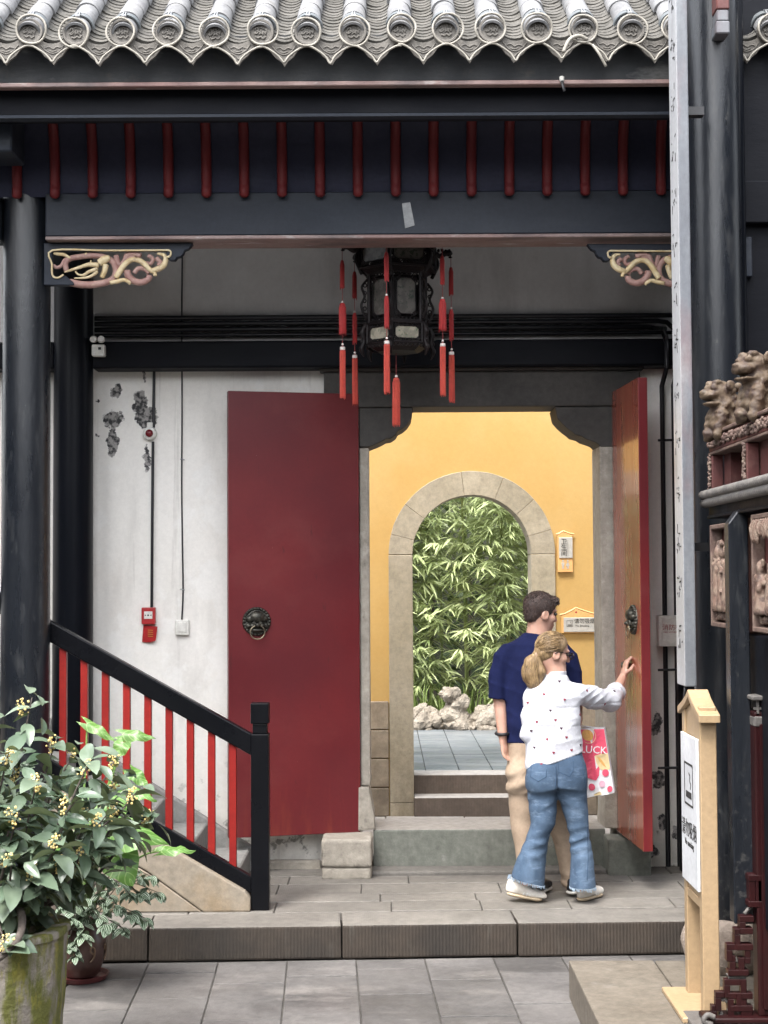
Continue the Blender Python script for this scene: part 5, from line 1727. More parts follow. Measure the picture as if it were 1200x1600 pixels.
b = MB()
q1, q2 = S(393, 1371), S(393, 1397)
b.pxz([(ex, q1[1] + (ex - q1[0]) * slope), q1, q2, (ex, q2[1] + (ex - q2[0]) * slope)], 8.905, 8.97)
b.build('bottom_rail', M['rail_black'], rail, bevel=0.006)
zr_low = lambda x_: p2[1] + (x_ - p2[0]) * slope
zr_bot = lambda x_: q1[1] + (x_ - q1[0]) * slope
for px in [363 - 33.3 * i for i in range(0, 11)]:
    x = S(px, 1200)[0]
    hw = 0.0205
    b = MB(); b.pxz([(x - hw, zr_bot(x - hw) + .001), (x + hw, zr_bot(x + hw) + .001), (x + hw, zr_low(x + hw) - .001), (x - hw, zr_low(x - hw) - .001)], 8.917, 8.957)
    b.build('baluster', M['baluster_red'], rail, origin=(x, 8.94, zr_bot(x)), bevel=0.002)

# ------------------------------------------------------------------ mossy stone planter with the flowering shrub
rt = G(103, 1428, 0.70)
PX, PY, PR, PH = -1.60, 6.22, 0.315, 0.70
planter = thing('stone_planter', (PX, PY, 0), 'big fluted stone planter streaked with yellow green moss', 'planter')
fl = lambda q, h: 1 + 0.020 * (abs(math.sin(4.5 * q)) ** 0.6) + 0.012 * math.sin(7 * q + 3 * h) * math.sin(9 * h)
m = MB()
prof = [(PR * .90, 0.0)] + [(PR * (.90 + .10 * i / 14), PH * i / 14 * .96) for i in range(1, 15)] + [(PR * 1.03, PH * .965), (PR * 1.03, PH * .99), (PR * 1.01, PH), (PR * .82, PH), (PR * .80, PH * .97), (PR * .78, PH * .86)]
m.lathe(prof, (PX, PY, 0), 72, wob=fl)
m.build('tub', M['moss_stone'], planter, smooth=50, jitter=0.006)
m = MB(); m.lathe([(PR * .79, PH * .84), (PR * .5, PH * .87), (0.0, PH * .89)], (PX, PY, 0), 24)
m.build('soil', M['soil'], planter, smooth=True)

def leaf_mesh(l, w, curl, fold, n=6, tip=1.0, wav=0.0, seed=0):
    """an oval leaf along +Y from the origin, with midrib fold and droop; UV x = -1..1 across, y = 0..1 along"""
    rr = random.Random(seed)
    me = bpy.data.meshes.new('leaf')
    vs, fs, uv = [], [], []
    cols = (-1, -0.5, 0, 0.5, 1)
    for i in range(n + 1):
        t = i / n
        ww = w * (math.sin(math.pi * min(t ** .85, 1)) ** .8) * (1 if t < .999 else 0) + .0005
        for c in cols:
            x = c * ww
            z = -curl * l * t * t + fold * abs(c) * ww + wav * w * math.sin(9 * t + 3 * c)
            vs.append((x, l * t * (1 - .25 * curl * t), z)); uv.append((c, t))
    k = len(cols)
    for i in range(n):
        for c in range(k - 1):
            fs.append((i * k + c, i * k + c + 1, (i + 1) * k + c + 1, (i + 1) * k + c))
    me.from_pydata(vs, [], fs)
    lay = me.uv_layers.new(name='UVMap')
    for lp in me.loops:
        lay.data[lp.index].uv = uv[lp.vertex_index]
    for p in me.polygons: p.use_smooth = True
    return me
def orient(d, roll):
    d = Vector(d).normalized()
    q = d.to_track_quat('Y', 'Z')
    return (q.to_matrix() @ Matrix.Rotation(roll, 3, 'Y')).to_euler()

shrub = thing('flowering_shrub', (PX, PY, PH * .87), 'glossy dark leaved shrub with clusters of tiny cream flowers in the mossy planter', 'shrub')
lm = []
for i in range(6):
    me = leaf_mesh(.100 + .012 * i, .0205 + .0026 * i, .16 + .09 * (i % 3), .30, seed=i, wav=.05)
    me.materials.append(M['shrub_leaf']); lm.append(me)
fr_ = random.Random(31)
fl_me = []
for i in range(3):
    m = MB()
    for k in range(22):
        a = fr_.uniform(0, 6.28); h = fr_.uniform(-.035, .04); r0 = fr_.uniform(.004, .026)
        m.ball((r0 * math.cos(a), r0 * math.sin(a), h), fr_.uniform(.003, .006), 5, 4)
    fl_me.append(m.mesh('flower_cluster', M['petal']))
Q = lambda px, py, Y: P(px, py, Y)
# main branches traced from the trunk in the planter to the crown
trunk0 = Vector((PX + .02, PY + .05, PH * .85))
tips = [(50, 1090, 6.3), (90, 1150, 6.5), (15, 1170, 6.1), (140, 1190, 6.4), (185, 1180, 6.6), (215, 1235, 6.5), (60, 1215, 6.0), (120, 1250, 6.05), (165, 1275, 6.15),
        (30, 1270, 5.95), (195, 1262, 6.4), (95, 1310, 5.9), (105, 1350, 6.0), (20, 1340, 5.9), (60, 1360, 6.0), (-40, 1200, 6.2), (-30, 1300, 6.1), (190, 1215, 6.7), (120, 1170, 6.65), (240, 1270, 6.6), (-20, 1120, 6.4),
        (10, 1490, 5.85)]
nleaf = 0
inner_leaves = MB()
for ti, (px, py, Y) in enumerate(tips):
    e = Q(px, py, Y)
    mid = trunk0.lerp(e, .5) + Vector((fr_.uniform(-.06, .06), fr_.uniform(-.06, .06), -.03 if ti < 21 else .12))
    path = spline([trunk0 + Vector((fr_.uniform(-.02, .02), fr_.uniform(-.02, .02), 0)), trunk0.lerp(mid, .5) + Vector((fr_.uniform(-.03, .03), fr_.uniform(-.03, .03), .02)), mid, mid.lerp(e, .6) + Vector((0, 0, .02)), e], 5)
    m = MB(); m.tube(path, lerp_list([.013, .010, .007, .0045, .0025], 5), 6)
    m.build('branch', M['bark'], shrub, smooth=True)
    L = len(path)
    nl_ = 13 if ti < 21 else 5
    for k in range(nl_):
        f = 1 - (k / nl_) ** 1.15 * (.52 if ti < 21 else .2)
        c = path[min(int(f * (L - 1)), L - 1)]
        a = fr_.uniform(0, 6.283) if ti < 21 else fr_.uniform(-1.2, .8)
        el = fr_.uniform(-.75, .55) if k > 2 else fr_.uniform(0, .9)
        d = Vector((math.cos(a), math.sin(a) - .25, math.sin(el)))
        sc = fr_.uniform(.7, 1.2)
        put('leaf', lm[fr_.randrange(6)], shrub, c + Vector((fr_.uniform(-.012, .012), fr_.uniform(-.012, .012), fr_.uniform(-.02, .02))), orient(d, fr_.uniform(-.7, .7)), (sc, sc, sc))
        nleaf += 1
        for _ in range(2):          # smaller leaves hidden deeper in the crown
            c2 = path[max(int(f * (L - 1)) - fr_.randint(1, 5), 2)] + Vector((fr_.uniform(-.07, .07), fr_.uniform(0, .12), fr_.uniform(-.06, .05)))
            a2 = fr_.uniform(0, 6.28)
            Mi = Matrix.Translation(c2) @ orient(Vector((math.cos(a2), math.sin(a2), fr_.uniform(-.8, .4))), fr_.uniform(-.8, .8)).to_matrix().to_4x4()
            me_ = lm[fr_.randrange(3)]
            if ti < 21: inner_leaves.add([Mi @ v.co for v in me_.vertices], [tuple(p_.vertices) for p_ in me_.polygons])
    for k in range(1 if ti % 4 else 2):
        c = path[int((1 - .1 - .22 * k) * (L - 1))]
        put('flower_cluster', fl_me[(ti + k) % 3], shrub, c + Vector((fr_.uniform(-.02, .02), -.025, .015)), (fr_.uniform(-.5, .5), fr_.uniform(-.5, .5), fr_.uniform(0, 3)))
inner_leaves.build('inner_foliage', M['shrub_leaf'], shrub, smooth=True, merge=False)['kind'] = 'stuff'
# heavy crooked lower limb at the planter rim
m = MB(); m.tube(spline([trunk0, Q(28, 1425, 6.05), Q(34, 1450, 5.9), Q(20, 1480, 5.84), Q(-12, 1505, 5.82)], 6), lerp_list([.016, .016, .015, .014, .012], 6), 8)
m.build('branch', M['bark'], shrub, smooth=True)

# ------------------------------------------------------------------ glazed pot with big-leaved and striped-leaved plants
CX, CY = P(128, 1500, 8.12).x, 8.12
pot = thing('glazed_pot', (CX, CY, 0), 'round brown glazed pot on a red saucer beside the platform', 'pot')
m = MB()
m.lathe([(0.0, .022), (.080, .022), (.088, .03), (.112, .09), (.126, .16), (.124, .21), (.106, .255), (.094, .27), (.098, .285), (.108, .292), (.108, .300), (.092, .300), (.084, .285), (.084, .262)], (CX, CY, 0), 36)
m.build('body', M['glazed_pot'], pot, smooth=45)
m = MB()
for k in range(7):
    a = R(-150 + 45 * k)
    pts = [(a + .0, .11), (a + .16, .13), (a + .22, .17), (a + .08, .185), (a + .02, .165), (a + .14, .15)]
    m.tube(spline([(CX + .1265 * math.cos(t), CY + .1265 * math.sin(t), z) for t, z in pts], 4), .005, 6)
m.build('relief_pattern', M['pot_relief'], pot, smooth=True)['kind'] = 'stuff'
m = MB(); m.lathe([(0.0, .002), (.125, .002), (.142, .030), (.136, .030), (.122, .012), (0.0, .012)], (CX, CY, 0), 36)
m.build('saucer', M['saucer'], pot, smooth=45)
m = MB(); m.lathe([(.085, .262), (.05, .268), (0.0, .272)], (CX, CY, 0), 18); m.build('soil', M['soil'], pot, smooth=True)

def heart_leaf(l, w, curl, seed):
    """arrow-heart leaf: origin at the stalk joint, tip along +Y"""
    me = bpy.data.meshes.new('leaf')
    n = 12
    vs, fs, uv = [], [], []
    cols = (-1, -.66, -.33, 0, .33, .66, 1)
    rr = random.Random(seed)
    ph = rr.uniform(0, 6)
    for i in range(n + 1):
        t = i / n
        half = w * (1 - (2 * max(t - .22, 0) / 1.56) ** 1.7) if t > .22 else w * (.62 + .38 * math.sin(math.pi / 2 * t / .22))
        half = max(half, .0008)
        for c in cols:
            x = c * half
            back = -.30 * l * (abs(c) ** 1.2) * max(0, 1 - t / .35) if True else 0
            y = l * t + back * (1 - t)
            z = -curl * l * (t ** 2) - .14 * abs(x) ** 1.0 + .010 * math.sin(14 * t + ph) * abs(c) + .06 * abs(c) * l * (.3 - t)
            vs.append((x, y, z)); uv.append((c, t))
    k = len(cols)
    for i in range(n):
        for c in range(k - 1):
            fs.append((i * k + c, i * k + c + 1, (i + 1) * k + c + 1, (i + 1) * k + c))
    me.from_pydata(vs, [], fs)
    lay = me.uv_layers.new(name='UVMap')
    for lp in me.loops: lay.data[lp.index].uv = uv[lp.vertex_index]
    for p in me.polygons: p.use_smooth = True
    me.materials.append(M['big_leaf'])
    return me
elephant = thing('elephant_ear_plant', (CX, CY, .27), 'bright green elephant ear plant with large heart shaped leaves in the brown pot', 'plant')
base = Vector((CX, CY, .27))
specs = [  # joint pixel, Y, tip direction, length, half width, curl, roll
    (168, 1340, 7.7, (.35, -.6, -.65), .21, .11, .2, .2), (195, 1275, 7.7, (.8, -.35, -.35), .21, .085, .3, -.2), (165, 1290, 7.6, (.55, -.7, -.3), .20, .10, .3, .3),
    (252, 1328, 7.8, (.9, -.2, .05), .17, .055, .3, -.9), (150, 1136, 8.15, (.75, -.2, -.35), .10, .035, .4, .9), (200, 1146, 8.15, (.8, .1, .05), .11, .035, .5, .2),
    (190, 1158, 8.1, (-.2, -.7, -.55), .10, .045, .4, .0), (205, 1225, 8.05, (.8, -.3, .15), .13, .05, .4, -.5), (120, 1255, 8.1, (-.3, -.7, -.2), .18, .08, .3, .2),
    (140, 1245, 7.7, (.5, -.75, -.3), .16, .075, .3, .2), (120, 1290, 7.6, (.3, -.75, -.4), .17, .08, .3, .1)]
def leaf_frame(tip, face):
    t = Vector(tip).normalized(); n = Vector(face); n = (n - t * n.dot(t)).normalized(); x = t.cross(n)
    return Matrix((x, t, n)).transposed().to_euler()
specs = [  # joint pixel, tip pixel, depth of joint and tip, half width, facing
    (178, 1326, 208, 1378, 7.75, 7.66, .105, (.25, -1, .55)), (160, 1283, 262, 1306, 7.75, 7.70, .075, (.1, -1, .9)), (252, 1330, 304, 1321, 7.85, 7.85, .035, (.0, -.7, 1)),
    (136, 1131, 180, 1153, 8.1, 8.05, .032, (.2, -1, .7)), (192, 1148, 241, 1149, 8.1, 8.08, .036, (.1, -1, .6)), (193, 1160, 178, 1184, 8.05, 8.0, .045, (.0, -1, .5)),
    (200, 1236, 243, 1243, 7.95, 7.9, .035, (.0, -.8, 1)), (172, 1238, 192, 1282, 7.8, 7.7, .070, (.3, -1, .6)), (120, 1262, 160, 1300, 7.6, 7.5, .085, (-.2, -1, .7)),
    (176, 1300, 225, 1318, 7.68, 7.60, .085, (.2, -1, .7)), (110, 1300, 90, 1345, 7.5, 7.4, .08, (-.2, -1, .6)), (205, 1205, 232, 1226, 8.0, 7.95, .04, (.2, -1, .8))]
for i, (px, py, tx, ty, Y, Y2, w, face) in enumerate(specs):
    j = P(px, py, Y); tp = P(tx, ty, Y2); l = (tp - j).length; cu = .22
    m = MB()
    path = spline([base + Vector((fr_.uniform(-.02, .02), fr_.uniform(-.02, .02), 0)), base.lerp(j, .35) + Vector((-.01, 0, .09)), base.lerp(j, .75) + Vector((0, 0, .07)), j], 6)
    m.tube(path, lerp_list([.011, .008, .0055, .004], 6), 7)
    m.build('stalk', M['stem_green'], elephant, smooth=True)
    put('leaf', heart_leaf(l, w, cu, i), elephant, j, leaf_frame(tp - j, face))
striped = thing('striped_leaf_plant', (CX, CY, .275), 'trailing plant with small silver striped leaves spilling over the brown pot', 'plant')
sm = []
for i in range(4):
    me = leaf_mesh(.070 + .006 * i, .0195 + .0015 * i, .25, .25, n=5, seed=i); me.materials.append(M['striped_leaf']); sm.append(me)
ends = [(205, 1435, 7.9), (218, 1400, 8.0), (235, 1375, 8.05), (190, 1455, 7.9), (165, 1450, 7.85), (225, 1440, 7.95), (215, 1375, 8.0), (180, 1420, 7.85), (112, 1440, 7.9), (108, 1480, 7.92), (118, 1495, 7.9),
        (130, 1465, 7.88), (85, 1385, 8.05), (110, 1395, 8.0), (135, 1410, 7.9), (70, 1370, 8.1), (100, 1420, 7.95), (245, 1400, 8.05), (200, 1400, 7.9)]
for k, (px, py, Y) in enumerate(ends):
    e = P(px, py, Y)
    s0 = base + Vector((fr_.uniform(-.06, .06), fr_.uniform(-.07, .03), .01))
    hi_ = s0.lerp(e, .45); hi_.z = max(s0.z, e.z) + .06
    path = spline([s0, hi_, e + Vector((0, 0, .02)), e], 6)
    m = MB(); m.tube(path, lerp_list([.003, .0025, .002, .0015], 6), 5); m.build('stem', M['bark'], striped, smooth=True)
    for q in range(15):
        f = 1 - .056 * q
        c = path[min(int(f * (len(path) - 1)), len(path) - 1)]
        a = 2.4 * q + fr_.uniform(-.4, .4)
        d = Vector((math.cos(a), math.sin(a) - .55, -.45 + .25 * fr_.random()))
        sc = fr_.uniform(.75, 1.1)
        put('leaf', sm[fr_.randrange(4)], striped, c, orient(d, fr_.uniform(-.4, .4)), (sc, sc, sc))
# ------------------------------------------------------------------ the hall on the right: column, couplet board, dark timbers
HX, HY = P(1125, 900, 7.58).x, 7.58
hall = thing('side_hall', (HX, HY, PLAT), 'black timber hall front on the right with a tall column on a stone drum', 'hall')
b = MB(); r0 = 0.128
b.lathe([(r0 * 1.03, .425)] + [(r0 * (1.03 - .05 * i / 20), .425 + 4.8 * i / 20) for i in range(1, 21)], (HX, HY, 0), 40)
b.build('column', M['column'], hall, smooth=40)
s = SDF((HX - .3, HY - .3, .12), (HX + .3, HY + .3, .5), .012)
s.loft([((HX, HY, .17), .165, .165, 0), ((HX, HY, .22), .195, .195, 0), ((HX, HY, .31), .215, .215, 0), ((HX, HY, .39), .19, .19, 0), ((HX, HY, .43), .15, .15, 0)], .01)
s.warp(lambda X, Y, Z: .007 * np.sin(31 * X + 3) * np.sin(27 * Y) * np.sin(35 * Z) + .004 * np.sin(60 * X + 20 * Z) * np.sin(55 * Y))
s.build('drum_base', M['drum_stone'], hall)
b = MB(); c = P(1159, 600, 7.75)
b.tube([(c.x, 7.75, .19), (c.x, 7.75, 5.2)], .033, 16)
b.build('downpipe', M['black_lacquer'], hall, smooth=40)
# dark sheet beyond the column, standing for the hall's shaded interior
b = MB(); b.box(HX + .16, 3.2, 7.90, 7.98, PLAT, 5.3)
b.build('dark_backing', M['dark_timber'], hall)
b = MB(); q = P(1172, 345, 7.88); b.box(HX + .16, 3.2, 7.84, 7.899, q.z - .02, q.z + .2); b.build('panel_rail', M['dark_timber'], hall, bevel=.006)
q0, q1 = P(1164, 370, 7.86), P(1176, 432, 7.86)
b = MB(); b.box(q0.x, q1.x, 7.86, 7.899, q1.z, q0.z); b.build('wall_block', M['beam'], hall, bevel=.004)
# bracket block near the column top
p0, p1 = P(1119, 52, 7.35), P(1140, 2, 7.35)
b = MB(); b.box(p0.x, p1.x, 7.35, 7.46, p0.z, p0.z + .062); b.box(p0.x + .006, p1.x - .004, 7.355, 7.46, p0.z + .063, p0.z + .12); b.build('bracket_block', M['couplet_board'], hall, bevel=.006)
b = MB(); b.box(p0.x + .004, p1.x, 7.352, 7.46, p0.z + .1205, p0.z + .36); b.build('bracket_block', M['red_panel'], hall, bevel=.006)

# couplet board facing the courtyard
BX, BY0, BY1 = P(1069.5, 1000, 7.2).x, 7.20, 7.40
board = thing('couplet_board', (BX, BY0, P(1063, 1075, 7.2).z), 'tall weathered grey couplet board with carved marks hung beside the black column', 'board')
zb_ = P(1063, 1073, 7.2).z
b = MB(); b.box(BX, BX + .054, BY0, BY1, zb_, 5.3)
o = b.build('plank', [M['couplet_board'], M['couplet_sheen']], board, bevel=.006, seg=2)
for p in o.data.polygons:
    if p.normal.x < -.7: p.material_index = 1
br_ = random.Random(17)
b = MB()
z = zb_ + .22
while z < 5.2:      # worn carved strokes, no longer legible
    for k in range(9):
        y0 = BY0 + br_.uniform(.05, .15); zz = z + br_.uniform(-.06, .06)
        dy, dz = br_.uniform(-.05, .05), br_.uniform(-.05, .05)
        if k % 2: dy *= .2
        else: dz *= .2
        t_ = .009
        v_ = Vector((0, dy, dz)); n_ = v_.cross(Vector((1, 0, 0))).normalized() * t_ if v_.length > .001 else Vector((0, t_, 0))
        c = Vector((BX - .0005, y0, zz))
        b.prism([c - v_ * .5 - n_ * .4, c + v_ * .5 - n_ * .2, c + v_ * .5 + n_ * .2, c - v_ * .5 + n_ * .6], (-.0012, 0, 0))
    z += .235
b.build('carved_strokes', M['print_black'], board)['kind'] = 'stuff'
for z_ in (2.2, 4.3):
    b = MB(); b.box(BX + .055, HX - .10, 7.32, 7.38, z_, z_ + .04); b.build('hanger', M['black_plastic'], board)
b = MB(); q = P(1064, 1158, 7.25)
b.tube(spline([(BX + .01, 7.25, zb_ - .004), (BX + .0, 7.25, zb_ - .12), (BX + .015, 7.25, zb_ - .2)], 4), .006, 7); b.ball((BX + .016, 7.25, zb_ - .23), (.012, .012, .035), 8, 6)
b.build('hook_cord', M['black_plastic'], board, smooth=True)

# ------------------------------------------------------------------ carved shrine cabinet whose front faces the courtyard
SX = 1.535
SY0, SY1 = 5.75, 7.22
z_top, z_r, z_m1, z_m0 = 2.735, 2.66, 2.475, 2.385
sh = thing('carved_shrine', (SX, 6.6, PLAT), 'old red carved wooden shrine with small recessed niches along the hall', 'shrine')
def carve_strip(p0, p1, n, r, parent, mtl, name='carved_band', seed=0, wid=.02, out=Vector((-1, 0, 0))):
    """a band of little scrolls and leaves between p0 and p1"""
    rr = random.Random(seed); b = MB()
    p0, p1 = Vector(p0), Vector(p1); d = (p1 - p0); u = d.normalized(); w = u.cross(out).normalized()
    for i in range(n):
        c = p0 + d * (i + .5) / n + w * rr.uniform(-.3, .3) * wid
        a = rr.uniform(0, 6.28)
        for k in range(3):
            q = a + k * 2.1
            e = c + (u * math.cos(q) + w * math.sin(q)) * wid * rr.uniform(.3, .8)
            b.ball(e + out * rr.uniform(0, r * .5), (r * rr.uniform(.6, 1.1), r * rr.uniform(.6, 1.1), r * rr.uniform(.6, 1.1)), 6, 5)
    return b.build(name, mtl, parent, smooth=True)
# back box
b = MB(); b.box(SX + .16, SX + .24, SY0, SY1, 1.80, z_top - .01); b.build('back_panel', M['red_panel'], sh)
# top rail with carving
b = MB(); b.box(SX, SX + .22, SY0, SY1 + .02, z_r, z_top - .004); b.build('top_rail', M['red_panel'], sh, bevel=.006)
b = MB(); b.box(SX - .012, SX + .24, SY0, SY1 + .03, z_top - .003, z_top + .014); b.build('cornice', M['old_carving'], sh, bevel=.004)
b = MB(); b.box(SX - .008, SX + .20, SY0, SY1 + .01, z_r - .014, z_r - .001); b.build('rail_moulding', M['old_carving'], sh, bevel=.003)
carve_strip((SX - .004, SY0, (z_r + z_top) / 2), (SX - .004, SY1, (z_r + z_top) / 2), 60, .012, sh, M['old_carving'], seed=1, wid=.022)
# posts between the niches
for k, yp in enumerate((SY1 - .03, SY1 - .72, SY1 - 1.41)):
    b = MB(); b.box(SX - .004, SX + .05, yp - .03, yp + .03, z_m1, z_r - .015); b.build('post', M['red_panel'], sh, bevel=.004)
    carve_strip((SX - .006, yp, z_m1 + .01), (SX - .006, yp, z_r - .02), 14, .010, sh, M['old_carving'], seed=5 + k, wid=.016)
# niche sides, inner frames and figures
for k, (ya, yb) in enumerate(((SY1 - .69, SY1 - .06), (SY1 - 1.38, SY1 - .75))):
    b = MB(); b.box(SX + .052, SX + .158, yb - .14, yb - .002, z_m1, z_r - .015); b.build('niche_side', M['red_panel'], sh)
    b = MB(); yb2 = yb - .16
    b.box(SX + .10, SX + .158, yb2 - .02, yb2 + .018, z_m1, z_r - .06); b.box(SX + .10, SX + .158, ya, yb2 - .021, z_m1, z_m1 + .03)
    b.build('inner_frame', M['old_carving'], sh, bevel=.003)
    s = SDF((SX + .05, ya, z_m1), (SX + .17, yb2, z_r), .007); rr = random.Random(40 + k)
    for i in range(22):
        s.ell((SX + .13 + rr.uniform(-.025, .02), ya + .06 + (yb2 - ya - .1) * rr.random(), z_m1 + .03 + (z_r - z_m1 - .07) * rr.random() ** 1.3), (rr.uniform(.012, .02), rr.uniform(.012, .03), rr.uniform(.012, .035)), .008)
    s.build('niche_relief', M['figure'], sh)
# rope-carved moulding under the niches
b = MB(); b.box(SX + .0, SX + .24, SY0, SY1 + .04, z_m0 - .02, z_m1 - .002); b.build('shelf', M['dark_timber'], sh)
b = MB()
y = SY0
zc_ = (z_m0 + z_m1) / 2 + .01
i = 0
while y < SY1 + .04:
    for q, zz in enumerate((zc_ + .022, zc_ - .016)):
        b.ball((SX - .016 - .010 * (1 - q), y + .016 * q, zz), (.026, .0125, .022), 8, 6)
    y += .032
b.build('rope_moulding', M['grey_moulding'], sh, smooth=True)
b = MB(); b.box(SX - .012, SX + .22, SY0, SY1 + .03, z_m0 - .034, z_m0 - .021); b.build('lower_moulding', M['dark_timber'], sh, bevel=.003)
# hanging panels below
zb0 = P(1113, 978, 7.1).z
for k, (ya, yb) in enumerate(((6.70, 7.09), (5.85, 6.40))):
    X_ = SX - .035 if k == 0 else SX - .01
    zt_ = 2.315 if k == 0 else 2.335
    b = MB(); b.box(X_ + .055, X_ + .075, ya, yb, zb0, zt_); b.build('panel_back', M['red_panel'], sh)
    b = MB()
    for (y0, y1, z0, z1) in ((ya, ya + .022, zb0, zt_), (yb - .022, yb, zb0, zt_), (ya + .023, yb - .023, zb0, zb0 + .02), (ya + .023, yb - .023, zb0 + .075, zb0 + .09), (ya + .023, yb - .023, zt_ - .02, zt_)):
        b.box(X_, X_ + .054, y0, y1, z0, z1)
    b.build('panel_frame', M['old_carving'], sh, bevel=.003)
    carve_strip((X_ + .03, ya + .03, zb0 + .048), (X_ + .03, yb - .03, zb0 + .048), 16, .011, sh, M['figure'], seed=60 + k, wid=.018)
    s = SDF((X_ - .05, ya, zb0 + .07), (X_ + .08, yb, zt_), .007); rr = random.Random(70 + k)
    s.cone((X_ + .045, ya + .05, zb0 + .10), (X_ + .045, yb - .05, zb0 + .10), .022, .022, .01)
    for f in range(3):          # robed figures
        yc_ = ya + .10 + (yb - ya - .2) * f / 2
        h0 = zb0 + .095; hh = (.30 if k == 0 else .24) * rr.uniform(.85, 1.05)
        s.cone((X_ + .03, yc_, h0), (X_ + .025, yc_ + rr.uniform(-.02, .02), h0 + hh * .6), .045, .030, .012)
        s.ell((X_ + .02, yc_, h0 + hh * .80), (.024, .024, .034), .012)
        s.cone((X_ + .02, yc_ - .05, h0 + hh * .5), (X_ + .01, yc_ + .04, h0 + hh * .62), .014, .016, .008)
        for i in range(8):
            s.ell((X_ + .01 + rr.uniform(-.01, .02), yc_ + rr.uniform(-.06, .06), h0 + hh * rr.uniform(.1, 1.05)), (rr.uniform(.008, .015), rr.uniform(.01, .022), rr.uniform(.008, .02)), .006)
    s.build('carved_figures', M['figure'], sh)['kind'] = 'stuff'
b = MB()   # draped fringe over the nearer panel
rr = random.Random(9)
for i in range(12):
    y = 5.9 + i * .04; z1 = 2.31
    b.tube(spline([(SX - .005, y, z1), (SX - .02, y + .01, z1 - .03), (SX - .012, y + rr.uniform(-.01, .02), z1 - rr.uniform(.06, .10))], 3), .009, 6)
b.build('carved_fringe', M['figure'], sh, smooth=True)
# plain dark post with a bevelled top in front of the panels
py_ = 6.62; xa, xb = P(1141, 1000, py_).x, P(1172, 1000, py_).x
zt0, zt1 = P(1141, 818, py_).z, P(1160, 797, py_ + .05).z
b = MB(); b.pxz([(xa, .60), (xb, .60), (xb, zt0 + .02), (xb - .02, zt1), (xa + .045, zt1), (xa, zt0)], py_, py_ + .09)
b.build('post', M['column'], sh, bevel=.005)
b = MB(); b.box(SX + .06, SX + .2, SY0, 7.12, .60, zb0 - .03); b.build('lower_panel', M['dark_timber'], sh)

# guardian lions on the shrine
def lion(px, py_base, Y, h, label, ori):
    c = P(px, py_base, Y)
    t = thing('guardian_lion', tuple(c), label, 'lion statue')
    k = h / .30
    Mz = Matrix.Rotation(ori, 4, 'Z')
    W = lambda x, y, z: c + (Mz @ Vector((x, y, z))) * k
    s = SDF(c - Vector((.2, .2, .03)) * k, c + Vector((.2, .2, .36)) * k, .0055 * k)
    # faces local -X; y is its side
    E = lambda x, y, z, r, kk=.012: s.ell(W(x, y, z), tuple(q * k for q in r), kk * k, M=Mz)
    E(.03, 0, .05, (.085, .062, .05)); E(.02, 0, .11, (.06, .055, .07)); E(-.015, 0, .155, (.055, .052, .05))
    E(-.035, 0, .095, (.048, .058, .075)); E(-.012, 0, .185, (.066, .066, .050)); E(.045, 0, .10, (.055, .060, .085))
    for sy in (-1, 1):
        s.cone(W(-.045, sy * .046, .13), W(-.070, sy * .046, .03), .030 * k, .024 * k, .010 * k)
        E(-.066, sy * .042, .015, (.028, .02, .015), .008)
        E(.06, sy * .05, .04, (.05, .028, .042), .012)
        E(.02, sy * .055, .012, (.03, .018, .013), .008)
    E(-.075, .03, .035, (.03, .03, .03), .004)                      # ball under the paw
    E(-.03, 0, .235, (.066, .060, .055))                             # head
    E(-.085, 0, .218, (.042, .056, .026), .008)                      # upper muzzle
    E(-.076, 0, .180, (.040, .050, .014), .006)                      # jaw
    E(-.118, 0, .232, (.016, .022, .014), .005)                      # nose
    s.ell(W(-.105, 0, .193), (.03 * k, .034 * k, .008 * k), .004 * k, sub=True, M=Mz)   # mouth
    for sy in (-1, 1):
        E(-.078, sy * .032, .256, (.018, .017, .017), .005)          # eye
        E(-.060, sy * .030, .280, (.026, .020, .012), .006)          # brow
        E(-.010, sy * .068, .262, (.024, .012, .026), .006)          # ear
        for i in range(5):                                            # mane curls
            E(.01 + .012 * i, sy * (.058 - .004 * i), .235 - .024 * i, (.017, .015, .017), .004)
            E(-.035 + .02 * i, sy * .058, .165 + .012 * (i % 2), (.014, .012, .014), .003)
    for i in range(6): E(.045 + .006 * (i % 2), -.045 + .018 * i, .262 - .01 * (i % 2), (.018, .013, .018), .004)
    for i in range(7): E(-.062 - .004 * math.sin(i), -.042 + .014 * i, .140 - .012 * math.sin(math.pi * i / 6), (.011, .010, .011), .003)
    s.warp(lambda X, Y, Z: .0022 * k * np.sin(150 / k * Z + 60 / k * (X - c.x)) * (Z < c.z + .13 * k))
    o = s.build('body', M['lion_wood'], t)
    roughen(o.data, 26, .004 * k, 1.0, 3)
    b = MB(); b.tube(spline([W(.10, 0, .02), W(.13, .01, .08), W(.11, .0, .14), W(.13, 0, .18)], 4), lerp_list([.018 * k, .022 * k, .02 * k, .006 * k], 4), 8)
    b.build('tail', M['lion_wood'], t, smooth=True)
lion(1134, 690, 6.98, .285, 'smaller carved lion at the far corner of the shrine', R(18))
lion(1190, 662, 6.35, .305, 'larger carved lion with round ear nearer the picture edge on the shrine', R(22))

